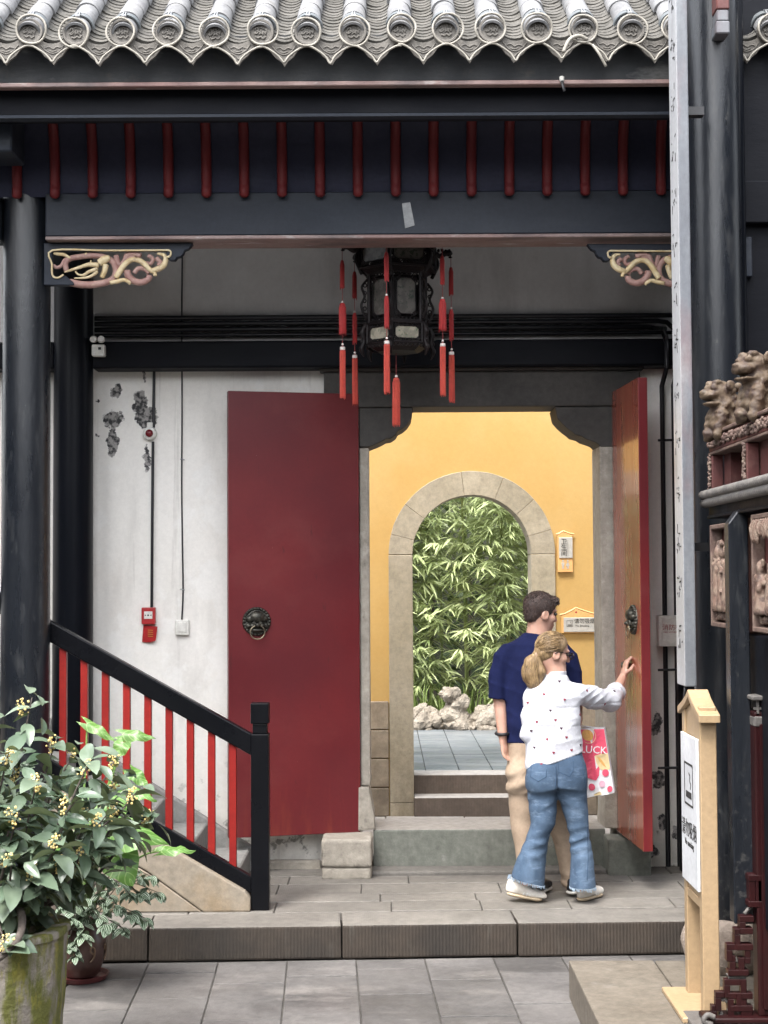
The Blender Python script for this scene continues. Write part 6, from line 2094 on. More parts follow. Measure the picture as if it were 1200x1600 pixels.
# ------------------------------------------------------------------ dark red standing screen with fretwork foot
fy = 6.58
scr = thing('standing_screen', (P(1185, 1590, fy).x, fy, PLAT), 'dark red lacquered standing screen with stepped fretwork foot on the ledge', 'screen')
xp0 = P(1180, 1400, fy).x
b = MB(); b.box(xp0, xp0 + .075, fy - .03, fy + .06, PLAT + .05, P(1180, 1100, fy).z - .03); b.build('post', M['mahogany'], scr, bevel=.008, seg=2)
b = MB(); b.box(xp0 + .02, xp0 + .05, fy - .045, fy - .0305, PLAT + .08, P(1180, 1130, fy).z); b.build('post_bead', M['mahogany'], scr, bevel=.004)
b = MB(); b.box(xp0 + .08, 2.4, fy - .01, fy + .04, PLAT + .10, 1.5); b.build('panel', M['mahogany'], scr)
zt = P(1176, 1086, fy).z
b = MB(); b.box(xp0 - .012, 2.4, fy - .05, fy + .08, zt - .02, zt); b.build('top_cap', M['grey_moulding'], scr, bevel=.005)
b = MB(); b.box(xp0 - .002, 2.4, fy - .035, fy + .07, zt - .135, zt - .085); b.build('top_rail', M['grey_moulding'], scr, bevel=.008)
for i in range(9):
    b = MB(); x = xp0 + .012 + i * .028
    b.box(x, x + .010, fy - .03, fy - .015, zt - .084, zt - .021); b.build('lattice_bar', M['grey_moulding'], scr)
b = MB(); b.box(xp0 + .0, 2.4, fy - .028, fy - .017, zt - .060, zt - .050); b.build('lattice_bar', M['grey_moulding'], scr)
b = MB(); b.tube(spline([(xp0 + .10, fy - .03, zt - .15), (xp0 + .06, fy - .04, zt - .22), (xp0 + .10, fy - .03, zt - .30)], 5), .012, 8); b.build('scroll', M['grey_moulding'], scr, smooth=True)
# fretwork: open squares stepping up to the post (corner pixels of the strips' centre lines)
F = lambda x, y: P(1040 + x * .16244, 1340 + y * .1625, fy)
paths = [[(460, 1510), (460, 1440), (500, 1440), (500, 1310), (585, 1310), (585, 1190), (745, 1190), (745, 1490), (800, 1490)],
         [(620, 1490), (620, 1320), (700, 1320), (700, 1430)], [(640, 1440), (800, 1440)],
         [(745, 1320), (800, 1320)],
         [(635, 1090), (635, 960), (605, 960), (605, 850), (780, 850), (780, 980), (720, 980), (720, 1090)], [(620, 1095), (760, 1095)],
         [(680, 850), (680, 700), (730, 700), (730, 580), (810, 580)], [(700, 850), (800, 850)], [(730, 700), (800, 690)],
         [(820, 180), (820, 430)], [(880, 200), (880, 440)], [(810, 185), (885, 185)], [(810, 430), (885, 440)]]
for pi_, pth in enumerate(paths):
    b = MB()
    hw, th_ = .0125, .018 + .0012 * pi_
    for k, ((x0, y0), (x1, y1)) in enumerate(zip(pth[:-1], pth[1:])):
        a_, c_ = F(x0, y0), F(x1, y1)
        last = k == len(pth) - 2
        if abs(x1 - x0) > abs(y1 - y0):
            d = 1 if c_.x > a_.x else -1; z = (a_.z + c_.z) / 2
            xs = sorted((a_.x - d * hw + (d * .0003 if k else 0), c_.x - d * hw if not last else c_.x + d * hw))
            b.box(xs[0], xs[1], fy - th_, fy + th_, z - hw, z + hw)
        else:
            d = 1 if c_.z > a_.z else -1; x = (a_.x + c_.x) / 2
            zs = sorted((a_.z - d * hw + (d * .0003 if k else 0), c_.z - d * hw if not last else c_.z + d * hw))
            b.box(x - hw, x + hw, fy - th_, fy + th_, zs[0], zs[1])
    b.build('fretwork', M['mahogany'], scr, bevel=.002)
b = MB()
for q in ([(590, 1130), (620, 1115), (660, 1130), (700, 1120), (740, 1135), (790, 1125)], [(600, 1150), (650, 1155), (700, 1150), (770, 1160)], [(520, 1480), (540, 1500), (520, 1520)], [(540, 1380), (560, 1350), (590, 1390)], [(670, 960), (690, 1000), (720, 960)], [(600, 1450), (620, 1510)], [(760, 540), (790, 500), (830, 470)], [(690, 1490), (720, 1470), (740, 1510)]):
    b.tube(spline([F(*t_) for t_ in q], 4), .008, 6)
b.build('carved_sprigs', M['grey_moulding'], scr, smooth=True)['kind'] = 'stuff'
f0, f1 = P(1100, 1580, fy - .05), P(1185, 1592, fy - .05)
b = MB(); b.box(f0.x, 2.4, fy - .06, fy + .07, PLAT + .028, PLAT + .052); b.build('foot_rail', M['mahogany'], scr, bevel=.006)
b = MB(); b.box(f0.x - .05, 2.4, fy - .16, fy + .16, PLAT, PLAT + .027); b.build('foot', M['grey_moulding'], scr, bevel=.008, seg=2)
b = MB(); b.tube(spline([(f0.x + .03, fy - .07, PLAT + .03), (f0.x - .005, fy - .07, PLAT + .045), (f0.x + .01, fy - .07, PLAT + .07), (f0.x + .04, fy - .07, PLAT + .06)], 5), .012, 8); b.build('scroll_foot', M['grey_moulding'], scr, smooth=True)

# ------------------------------------------------------------------ wooden no-smoking stand
nx, ny0, ny1 = P(1095, 1250, 6.68).x, 6.68, 7.08
sg = thing('sign_stand', (nx, 6.88, PLAT), 'pale wooden no-smoking stand with a white plate and little peaked roof', 'sign')
zp1, zp0 = P(1092, 1105, ny0).z, P(1100, 1402, ny0).z
b = MB(); b.box(nx + .008, nx + .062, ny0 + .062, ny1 - .062, zp0 - .02, zp1 - .01); b.build('panel', M['sign_wood'], sg, bevel=.003)
for y0, y1 in ((ny0, ny0 + .06), (ny1 - .06, ny1)):
    b = MB(); b.box(nx, nx + .072, y0, y1, PLAT + .02, zp1); b.build('post', M['sign_wood'], sg, bevel=.004)
b = MB(); b.box(nx + .002, nx + .07, ny0 + .061, ny1 - .061, zp0 - .06, zp0 - .021); b.build('cross_rail', M['sign_wood'], sg, bevel=.003)
b = MB(); b.box(nx - .10, nx + .18, ny0 - .05, ny1 + .05, PLAT + .001, PLAT + .024); b.build('base_board', M['sign_wood'], sg, bevel=.004)
za = P(1068, 1077, 6.88).z
ym = (ny0 + ny1) / 2
prof = [(ym, za)]
for f in (.25, .5, .75, 1.0): prof.append((ym - (ym - ny0 + .045) * f, za - (za - zp1 + .03) * (f ** .75)))
prof2 = [(y_, z_ - .035) for y_, z_ in prof]
pl = prof[::-1] + [(2 * ym - y_, z_) for y_, z_ in prof[1:]]
pl2 = prof2[::-1] + [(2 * ym - y_, z_) for y_, z_ in prof2[1:]]
b = MB(); b.pyz(pl + pl2[::-1], nx - .012, nx + .080); b.build('roof_cap', M['sign_wood'], sg, bevel=.003)
wz1, wz0 = P(1095, 1155, ny0 + .03).z, P(1095, 1394, ny0 + .03).z
b = MB(); b.box(nx - .012, nx - .0005, ny0 + .025, ny1 - .025, wz0, wz1); b.build('white_plate', M['sign_white'], sg, bevel=.002)
smoking_mark(sg, (nx - .0125, ym, wz1 - (wz1 - wz0) * .33), .18, '-X')
lettering('请勿吸烟', .082, M['print_black'], sg, (nx - .0130, ym, wz1 - (wz1 - wz0) * .64), '-X')
lettering('No smoking', .040, M['print_black'], sg, (nx - .0130, ym, wz1 - (wz1 - wz0) * .73), '-X')
# ------------------------------------------------------------------ palace lantern
LYc = 9.32
lc = P(621, 470, LYc)
LXc = lc.x
px2m = LYc / FPX
lan = thing('palace_lantern', (LXc, LYc, P(614, 566, LYc).z), 'black carved hexagonal lantern with painted glass panes hanging under the beam', 'lantern')
A0 = [-71, -11, 49, 109, 169, 229]
def hexp(a, r, z): return Vector((LXc + r * math.sin(R(a)), LYc - r * math.cos(R(a)), z))
Z = lambda py: P(614, py, LYc).z
def tier(py0, py1, r, pane_in, glass, lace=.014, name='tier'):
    z1, z0 = Z(py0), Z(py1)
    b = MB()
    for i in range(6):
        a = hexp(A0[i], r, z0); c = hexp(A0[i], r, z1)
        b.tube([a, c], .012, 8)
        d0, d1 = hexp(A0[(i + 1) % 6], r, z0), hexp(A0[(i + 1) % 6], r, z1)
        b.tube([a, d0], .010, 6); b.tube([c, d1], .010, 6)
    o = b.build(name, M['lantern_wood'], lan, smooth=60)
    for i in range(6):
        a, d = hexp(A0[i], r, 0), hexp(A0[(i + 1) % 6], r, 0)
        e = (d - a); L = e.length; u = e / L
        n_ = Vector((u.y, -u.x, 0))
        if n_.dot(a - Vector((LXc, LYc, 0))) < 0: n_ = -n_
        w0, w1 = .016, L - .016
        W = lambda s_, z, out=0.0: Vector((a.x + u.x * s_ + n_.x * out, a.y + u.y * s_ + n_.y * out, z))
        hz = z1 - z0
        m_ = pane_in
        # pane: an octagon set back a little
        x0, x1, y0, y1 = w0 + m_ * .5, w1 - m_ * .5, z0 + m_ + .01, z1 - m_ - .01
        ch = min(x1 - x0, y1 - y0) * .22
        oc = [(x0 + ch, y0), (x1 - ch, y0), (x1, y0 + ch), (x1, y1 - ch), (x1 - ch, y1), (x0 + ch, y1), (x0, y1 - ch), (x0, y0 + ch)]
        p_ = MB(); p_.prism([W(s_, z, -.004) for s_, z in oc], n_ * -.004)
        p_.build('pane', glass, o)
        p_ = MB(); p_.tube([W(s_, z, .0) for s_, z in oc], .004, 6, closed=True)
        # pierced scrollwork round the pane
        rr = random.Random(i * 7 + int(py0))
        for k in range(4):
            cx_, cz_ = (x0 if k in (0, 3) else x1), (y0 if k < 2 else y1)
            for q in range(3):
                sx_, sz_ = cx_ + (ch * .5) * (1 if k in (0, 3) else -1) * (q - .3) * .8, cz_ + (ch * .45) * (1 if k < 2 else -1) * (.9 - q * .6)
                p_.tube([W(sx_ + .009 * math.cos(t), sz_ + .009 * math.sin(t), 0) for t in [6.283 * j / 8 for j in range(8)]], .003, 5, closed=True)
        for zz in (z0 + .014, z1 - .014):
            nn_ = max(int(L / .030), 3)
            for j in range(nn_):
                sx_ = w0 + (j + .5) * (w1 - w0) / nn_
                p_.tube([W(sx_ + .011 * math.cos(t), zz + .009 * math.sin(t), 0) for t in [6.283 * j2 / 8 for j2 in range(8)]], .003, 5, closed=True)
        p_.build('fretwork', M['lantern_wood'], o, smooth=True)
    return o
tier(384, 423, .245, .020, M['lantern_glass_dim'], name='upper_tier')
tier(431, 507, .182, .030, M['lantern_glass_dim'], name='middle_tier')
tier(510, 540, .195, .010, M['lantern_glass'], name='lower_tier')
# roof rim above the upper tier and the hanging rod
b = MB()
b.lathe([(.0, Z(376)), (.25, Z(376)), (.262, Z(381)), (.25, Z(384)), (0, Z(384))], (LXc, LYc, 0), 6)
b.tube([(LXc, LYc, Z(376)), (LXc, LYc, 4.60)], .008, 8)
b.build('top_plate', M['lantern_wood'], lan)
b = MB()   # frosted core inside the middle tier
b.lathe([(.10, Z(505)), (.10, Z(433))], (LXc, LYc, 0), 12); b.build('inner_core', M['lantern_wood'], lan)
# transitions between tiers
for (p0, r0, p1, r1) in ((423, .245, 431, .188), (507, .185, 510, .20)):
    ring0 = [hexp(a, r0, Z(p0)) for a in A0]; ring1 = [hexp(a, r1, Z(p1)) for a in A0]
    b = MB(); b.add(ring0 + ring1, [(i, (i + 1) % 6, 6 + (i + 1) % 6, 6 + i) for i in range(6)])
    b.build('skirt', M['lantern_wood'], lan)
b = MB()
ring0 = [hexp(a, .20, Z(540)) for a in A0]; ring1 = [hexp(a, .13, Z(551)) for a in A0]
b.add(ring0 + ring1, [(i, (i + 1) % 6, 6 + (i + 1) % 6, 6 + i) for i in range(6)] + [(6, 7, 8, 9, 10, 11)])
b.build('skirt', M['lantern_wood'], lan)
# pierced apron, dragon arms, side scrolls and feet
for i, a in enumerate(A0):
    b = MB()
    c = hexp(a, .25, Z(392))
    out = Vector((math.sin(R(a)), -math.cos(R(a)), 0))
    q = spline([c, c + out * .03 + Vector((0, 0, -.016)), c + out * .065 + Vector((0, 0, .004)), c + out * .092 + Vector((0, 0, .006)), c + out * .106 + Vector((0, 0, -.004))], 4)
    b.tube(q, lerp_list([.017, .016, .018, .022, .010], 4), 8)
    for k in range(4):
        b.ball(c + out * (.02 + .024 * k) + Vector((0, 0, .018 + .004 * (k % 2))), (.010, .010, .012), 6, 5)
    b.ball(c + out * .098 + Vector((0, 0, -.018)), (.013, .013, .007), 6, 5)
    b.build('dragon_arm', M['lantern_wood'], lan, smooth=True)
    b = MB()
    # scroll wings beside the middle tier
    w_ = hexp(a, .188, 0)
    q = spline([w_ + Vector((0, 0, Z(440))) + out * .006, w_ + Vector((0, 0, Z(452))) + out * .040, w_ + Vector((0, 0, Z(466))) + out * .022, w_ + Vector((0, 0, Z(480))) + out * .044, w_ + Vector((0, 0, Z(494))) + out * .028, w_ + Vector((0, 0, Z(503))) + out * .010], 5)
    b.tube(q, .008, 6)
    for k, (py, ro) in enumerate(((449, .02), (461, .022), (473, .024), (485, .022), (495, .016))):
        b.tube([w_ + Vector((0, 0, Z(py) + .011 * math.sin(t))) + out * (ro + .011 * math.cos(t)) for t in [6.283 * j / 8 for j in range(8)]], .0042, 5, closed=True)
    u_ = hexp(a, .245, 0)
    q = spline([u_ + Vector((0, 0, Z(396))), u_ + Vector((0, 0, Z(408))) + out * .02, u_ + Vector((0, 0, Z(420))) + out * .004, u_ + Vector((0, 0, Z(432))) + out * -.02], 4)
    b.tube(q, .012, 6)
    b.build('scroll_wing', M['lantern_wood'], lan, smooth=True)
    b = MB()
    f = hexp(a, .198, 0)
    q = spline([f + Vector((0, 0, Z(509))) + out * .004, f + Vector((0, 0, Z(522))) + out * .028, f + Vector((0, 0, Z(536))) + out * .018, f + Vector((0, 0, Z(548))) + out * .034, f + Vector((0, 0, Z(560))) + out * .016], 5)
    b.tube(q, lerp_list([.010, .018, .014, .017, .004], 5), 7)
    for k in range(3): b.ball(f + Vector((0, 0, Z(524 + 12 * k))) + out * (.036 - .004 * k), (.012, .012, .014), 6, 5)
    b.build('scroll_foot', M['lantern_wood'], lan, smooth=True)
b = MB()
for i in range(6):
    a, d = hexp(A0[i], .2, Z(541)), hexp(A0[(i + 1) % 6], .2, Z(541))
    for k in range(8):
        c = a.lerp(d, (k + .5) / 8)
        b.tube([c + Vector((0, 0, -.012)) + (d - a).normalized() * .010 * math.cos(t) + Vector((0, 0, .010 * math.sin(t))) for t in [6.283 * j / 7 for j in range(7)]], .0035, 5, closed=True)
    for k in range(9):
        c = hexp(A0[i], .25, Z(380)).lerp(hexp(A0[(i + 1) % 6], .25, Z(380)), (k + .5) / 9)
        b.tube([c + Vector((0, 0, .012)) + (d - a).normalized() * .012 * math.cos(t) + Vector((0, 0, .010 * math.sin(t))) for t in [6.283 * j / 7 for j in range(7)]], .004, 5, closed=True)
b.build('pierced_apron', M['lantern_wood'], lan, smooth=True)
# tassels
def fringe(b, c, z1, z0, r, seed, mi=0, n=20):
    rr = random.Random(seed)
    b.lathe([(r * .35, z1), (r * .8, z1 - .008), (r * .85, z1 - .022), (r * .95, (z1 + z0) / 2), (r, z0 + .012), (r * .7, z0)], (c.x, c.y, 0), 10, mi=mi)
    for k in range(n):
        a = 6.283 * k / n + rr.uniform(-.15, .15)
        q = r * rr.uniform(.85, 1.08)
        z_end = z0 - rr.uniform(-.012, .014)
        b.tube([Vector((c.x + r * .5 * math.cos(a), c.y + r * .5 * math.sin(a), z1 - .004)), Vector((c.x + r * .9 * math.cos(a), c.y + r * .9 * math.sin(a), z1 - .03)),
                Vector((c.x + q * math.cos(a + .1), c.y + q * math.sin(a + .1), z_end))], [.0022, .0028, .0016], 4, mi=mi)
names = ['far left', '', '', '', '', '']
lab = ['long red tassel hanging from the far left arm of the lantern', 'long red tassel hanging before the middle of the lantern', 'long red tassel hanging at the right front arm of the lantern',
       'long red tassel hanging at the far right rear arm of the lantern', None, 'long red tassel hanging behind the left side of the lantern']
for i, a in enumerate(A0):
    if lab[i] is None: continue
    c = hexp(a, .352, 0)
    zs = lambda py: P(614, py, LYc).z
    t = thing('tassel', (c.x, c.y, zs(626)), lab[i], 'tassel', 'tassels of the lantern')
    b = MB(); b.tube([(c.x, c.y, zs(394)), (c.x, c.y, zs(545))], .0022, 5); b.build('cord', M['cord_red'], t)
    b = MB(); fringe(b, c, zs(412), zs(455), .0125, i); b.build('upper_fringe', M['tassel'], t, smooth=60, merge=False)
    b = MB(); fringe(b, c, zs(478), zs(526), .021 if i in (0, 2) else .013, i + 10); b.build('middle_fringe', M['tassel'], t, smooth=60, merge=False)
    b = MB(); fringe(b, c, zs(545), zs(624), .0165, i + 20, n=26); b.build('lower_fringe', M['tassel_lit'], t, smooth=60, merge=False)
    for zz in (542, 477):
        b = MB(); b.ball((c.x, c.y, zs(zz)), .0075, 8, 6); b.build('bead', M['bead'], t, smooth=True)
    b = MB(); b.lathe([(.015, zs(546)), (.0165, zs(549)), (.015, zs(552))], (c.x, c.y, 0), 10); b.build('collar', M['bead'], t, smooth=True)
c = Vector((LXc - .010, LYc, 0))
t = thing('tassel', (c.x, c.y, Z(666)), 'long red tassel hanging lowest, from the bottom of the lantern', 'tassel', 'tassels of the lantern')
b = MB(); b.tube([(c.x, c.y, Z(552)), (c.x, c.y, Z(590))], .0022, 5); b.build('cord', M['cord_red'], t)
b = MB(); fringe(b, c, Z(590), Z(664), .023, 77, n=30); b.build('fringe', M['tassel_lit'], t, smooth=60, merge=False)
b = MB(); b.ball((c.x, c.y, Z(588)), .009, 8, 6); b.build('bead', M['bead'], t, smooth=True)

# ------------------------------------------------------------------ fittings on the white wall
WY = YG
def wallp(px, py, d=0.0): return P(px, py, WY - d)
p = wallp(235, 678)
t = thing('alarm_sounder', tuple(p), 'round white alarm sounder with red lens on the black conduit', 'alarm')
b = MB(); b.lathe([(.046, 0), (.046, -.03), (.040, -.042), (.028, -.044)], p, 24, axis='Y'); b.build('housing', M['white_plastic'], t, smooth=40)
b = MB(); b.lathe([(.026, -.040), (.025, -.056), (.014, -.066), (0, -.068)], p, 20, axis='Y'); b.build('lens', M['fire_dark'], t, smooth=40)
b = MB(); b.box(p.x - .02, p.x + .02, WY - .03, WY - .001, p.z + .035, p.z + .075); b.build('cable_box', M['white_plastic'], t, bevel=.004)
b = MB(); b.tube([wallp(241, 574, .02), wallp(240, 640, .02), wallp(240, 668, .02)], .0095, 8); b.tube([wallp(239, 690, .02), wallp(238, 800, .02), wallp(237, 949, .02)], .0095, 8)
o = b.build('alarm_conduit', M['pipe_black'], origin=tuple(wallp(237, 949, .02)), smooth=60); tag(o, 'straight black conduit from the dark beam down to the fire call point', 'conduit')
a_, c_ = wallp(222.5, 949), wallp(244, 975)
t = thing('fire_call_point', (a_.x, WY, c_.z), 'small dark red fire call point with white window on the wall', 'call point')
b = MB(); b.box(a_.x, c_.x, WY - .045, WY - .001, c_.z, a_.z); b.build('housing', M['fire_red'], t, bevel=.006, seg=2)
b = MB(); b.box(a_.x + .018, c_.x - .018, WY - .049, WY - .0455, c_.z + .035, a_.z - .026); b.build('window', M['white_plastic'], t, bevel=.002)
b = MB(); zc_ = (a_.z + c_.z) / 2 + .004; xc_ = (a_.x + c_.x) / 2
b.lathe([(.006, -.0015), (.006, 0)], (xc_, WY - .0492, zc_), 10, axis='Y')
for k in (-1, 1): b.prism([(xc_ + k * .012, WY - .0495, zc_), (xc_ + k * .022, WY - .0495, zc_ + .006), (xc_ + k * .022, WY - .0495, zc_ - .006)], (0, -.001, 0))
b.build('symbol', M['print_black'], t)
pts = [wallp(224, 977, .012), wallp(246, 979, .035), wallp(243, 1001, .03), wallp(234, 1004, .02), wallp(222, 1003, .012)]
b = MB(); b.prism(pts, (0, .004, 0)); 
t = thing('red_notice', tuple(wallp(234, 1004)), 'curled glossy red notice card below the fire call point', 'notice')
b.build('card', M['fire_red'], t)
M['notice_print'] = mat('notice_print', (0.55, 0.25, 0.05), None, 8, .5)
b = MB()
for k in range(4):
    q0, q1 = wallp(231, 985 + 3.2 * k, .0285), wallp(239, 985.5 + 3.2 * k, .033)
    b.prism([q0, q1, q1 + Vector((0, 0, .005)), q0 + Vector((0, 0, .005))], (0, -.001, 0))
b.build('print_lines', M['notice_print'], t)
b = MB(); b.tube(spline([wallp(285, 378, .006), wallp(284, 500, .006), wallp(284.5, 620, .006), wallp(284, 760, .006), wallp(285, 850, .006), wallp(286, 925, .006), wallp(284, 968, .006)], 4), .0055, 6)
o = b.build('switch_cable', M['pipe_black'], origin=tuple(wallp(284, 968)), smooth=True); tag(o, 'thin black cable running down the white wall to the light switch', 'cable')
for py in (718, 921, 800):
    if py == 800: continue
    q = wallp(285, py); t = thing('cable_clip', tuple(q), 'small metal clip holding the thin cable, %s of the two' % ('upper' if py < 800 else 'lower'), 'clip')
    b = MB(); b.tube([q + Vector((-.014, -.004, .002)), q + Vector((-.006, -.012, .003)), q + Vector((.006, -.012, -.001)), q + Vector((.014, -.004, -.003))], .0035, 6); b.build('strap', M['clip'], t, smooth=True)
a_, c_ = wallp(275, 968.5), wallp(296, 992)
t = thing('light_switch', (a_.x, WY, c_.z), 'square white surface light switch at the end of the thin cable', 'switch')
b = MB(); b.box(a_.x, c_.x, WY - .034, WY - .001, c_.z, a_.z); b.build('housing', M['white_plastic'], t, bevel=.006, seg=2)
b = MB(); b.box(a_.x + .016, c_.x - .016, WY - .039, WY - .0345, c_.z + .02, a_.z - .016); b.build('rocker', M['white_plastic'], t, bevel=.003)
a_, c_ = P(143, 538, 9.93), P(163, 556, 9.93)
t = thing('emergency_light', (a_.x, 9.93, c_.z), 'small twin-lamp emergency light in white beside the rear black column', 'light')
b = MB(); b.box(a_.x, c_.x, 9.93, 9.995, c_.z, a_.z); b.build('case', M['white_plastic'], t, bevel=.008, seg=2)
for k in (0, 1):
    q = P(146 + 12 * k, 530, 9.93); b = MB(); b.lathe([(.018, .02), (.024, -.02), (.020, -.03), (0, -.026)], (q.x, 9.95, q.z), 14, axis='Y'); b.build('lamp_head', M['white_plastic'], t, smooth=40)
q = P(155, 545, 9.93); b = MB(); b.box(q.x - .006, q.x + .012, 9.926, 9.9295, q.z - .006, q.z + .010); b.build('indicator', M['print_black'], t)
# horizontal black conduits over the back beam, turning down at the right
for k, (py, xr) in enumerate(((495, 1046), (504, 1062), (513, 1032), (522, 1050))):
    Yk = 10.15 - .001 * k
    xs = P(148, py, Yk)
    r_ = .016
    if k < 3:
        e = P([1072, 1052, 1034][k], 560, Yk)
        zt_ = P(600, py, Yk).z
        low = P([1080, 1062, 1042][k], 1000, Yk)
        path = [Vector((xs.x, Yk, zt_)), Vector((0, Yk, zt_)), Vector((e.x - .10, Yk, zt_)), Vector((e.x - .04, Yk, zt_ - .008)), Vector((e.x - .008, Yk, zt_ - .04)), Vector((e.x, Yk, zt_ - .10)), Vector((e.x, Yk, PLAT + .0))]
        # pass in front of the beam
        for v_ in path[1:]: v_.y = Yk if v_.z > 3.66 else Yk
        path = [v_ if v_.z > 3.70 else Vector((v_.x, 9.975, v_.z)) for v_ in path]
        if path[-1].y != Yk:
            path[-1:] = [Vector((e.x, 9.97, 3.60)), Vector((e.x, 9.97, 3.44)), Vector((e.x, 10.16, 3.34)), Vector((e.x, 10.16, PLAT))]
            path.insert(-4, Vector((e.x, 10.08, 3.68)))
    else:
        zt_ = P(600, py, Yk).z
        path = [Vector((xs.x, Yk, zt_)), Vector((2.2, Yk, zt_))]
    b = MB(); b.tube(path, r_ if k < 3 else .012, 10)
    o = b.build('conduit', M['pipe_black'], origin=tuple(path[0]), smooth=50)
    tag(o, ['topmost black conduit above the rear beam, bending down furthest right', 'second black conduit from the top above the rear beam, bending down', 'third black conduit from the top above the rear beam, bending down nearest the door', 'lowest thin black conduit running straight along the rear beam'][k], 'conduit', 'conduits above the rear beam')
for i, py in enumerate((688, 1047, 1200)):
    q0, q1 = P(1028, py, 10.13), P(1082, py - 1, 10.13)
    b = MB(); b.tube([q0, q1], .009, 6); o = b.build('pipe_clamp', M['pipe_black'], origin=tuple(q0), smooth=50)
    tag(o, ['highest horizontal clamp across the upright conduits beside the door', 'middle horizontal clamp across the upright conduits just below the grey box', 'lowest horizontal clamp across the upright conduits near the floor'][i], 'clamp', 'clamps on the upright conduits')
a_, c_ = P(1029, 962, 10.05), P(1074, 1010, 10.05)
t = thing('hydrant_box', (a_.x, 10.05, c_.z), 'grey-white metal box with red lettering on the wall right of the door', 'box')
b = MB(); b.box(a_.x, c_.x, 10.05, 10.139, c_.z, a_.z); b.build('case', M['white_plastic'], t, bevel=.004)
b = MB(); b.box(a_.x + .022, c_.x - .01, 10.043, 10.0495, c_.z + .022, a_.z - .018); b.build('lid', M['white_plastic'], t, bevel=.003)
lettering('消防栓', .042, M['print_red'], t, (P(1050, 981, 10.04).x, 10.0415, P(1050, 981, 10.04).z))
lettering('FIRE HYDRANT', .016, M['print_red'], t, (P(1050, 988, 10.04).x, 10.0415, P(1050, 988, 10.04).z))
# ------------------------------------------------------------------ the two visitors
M['skin'] = mat('skin', (0.46, 0.265, 0.20), (0.50, 0.30, 0.23), 12, 0.5, bump=0.04, bscale=120)
M['skin'].node_tree.nodes['Principled BSDF'].inputs['Subsurface Weight'].default_value = 0.12
M['skin'].node_tree.nodes['Principled BSDF'].inputs['Subsurface Radius'].default_value = (0.02, 0.008, 0.004)
M['hair_brown'] = mat('hair_brown', (0.055, 0.033, 0.027), (0.032, 0.020, 0.018), 60, 0.5, 0.6, 0.7, 200, stretch=(1, 1, 0.35), detail=4)
M['hair_blond'] = mat('hair_blond', (0.27, 0.18, 0.09), (0.17, 0.11, 0.055), 55, 0.38, 0.5, 0.8, 130, stretch=(1.6, 1.2, 0.28), ramp=(.38, .62), detail=3,
    layers=[dict(color=(0.42, 0.29, 0.15), scale=60, lo=.56, hi=.68, amt=.7, stretch=(1.6, 1.2, .25), detail=3),
            dict(color=(0.10, 0.062, 0.034), scale=9, lo=.40, hi=.62, amt=.45, z=(1.74, 1.80))])
M['navy'] = mat('navy', (0.008, 0.012, 0.052), (0.006, 0.009, 0.040), 6, 0.9, bump=0.25, bscale=400, spec=0.15)
M['khaki'] = mat('khaki', (0.36, 0.275, 0.20), (0.31, 0.23, 0.165), 5, 0.85, bump=0.2, bscale=350)
M['white_cotton'] = mat('white_cotton', (0.55, 0.56, 0.61), (0.50, 0.51, 0.56), 5, 0.9, bump=0.3, bscale=260)
M['denim'] = mat('denim', (0.028, 0.055, 0.10), (0.05, 0.088, 0.145), 7, 0.85, bump=0.3, bscale=300, stretch=(1, 1, 1),  # darker hips, paler legs: wash fade together with painted light
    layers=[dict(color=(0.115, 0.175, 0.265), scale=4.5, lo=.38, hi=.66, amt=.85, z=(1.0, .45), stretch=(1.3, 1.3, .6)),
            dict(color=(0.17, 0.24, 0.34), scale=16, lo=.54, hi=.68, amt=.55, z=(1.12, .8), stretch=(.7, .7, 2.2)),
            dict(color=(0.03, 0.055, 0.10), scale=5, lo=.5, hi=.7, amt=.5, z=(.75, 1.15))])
M['denim_pale'] = mat('denim_pale', (0.36, 0.46, 0.58), None, 20, .9, bump=.4, bscale=200)
M['shoe_white'] = mat('shoe_white', (0.66, 0.63, 0.58), (0.58, 0.54, 0.48), 14, .6, bump=.1)
M['shoe_sole'] = mat('shoe_sole', (0.52, 0.42, 0.29), (0.46, 0.36, 0.24), 14, .6)
M['shoe_stripe'] = mat('shoe_stripe', (0.74, 0.73, 0.71), None, 14, .5)
M['shoe_black'] = mat('shoe_black', (0.012, 0.012, 0.015), None, 14, .5)
M['sole_white'] = mat('sole_white', (0.66, 0.65, 0.61), None, 14, .6)
M['glasses'] = mat('glasses', (0.012, 0.009, 0.008), None, 14, .2)
M['eye'] = mat('eye', (0.05, 0.045, 0.04), None, 14, .2)
M['heart_red'] = mat('heart_red', (0.22, 0.02, 0.045), None, 14, .8)
M['heart_dark'] = mat('heart_dark', (0.05, 0.02, 0.035), None, 14, .8)
M['paper_white'] = mat('paper_white', (0.72, 0.72, 0.74), (0.66, 0.66, 0.69), 9, .5)
M['print_pink'] = mat('print_pink', (0.70, 0.10, 0.16), (0.62, 0.07, 0.13), 9, .45)
M['print_palepink'] = mat('print_palepink', (0.72, 0.42, 0.52), None, 9, .45)
M['print_gold'] = mat('print_gold', (0.66, 0.36, 0.12), (0.55, 0.27, 0.07), 30, .45)
M['print_cream'] = mat('print_cream', (0.76, 0.60, 0.33), None, 20, .45)

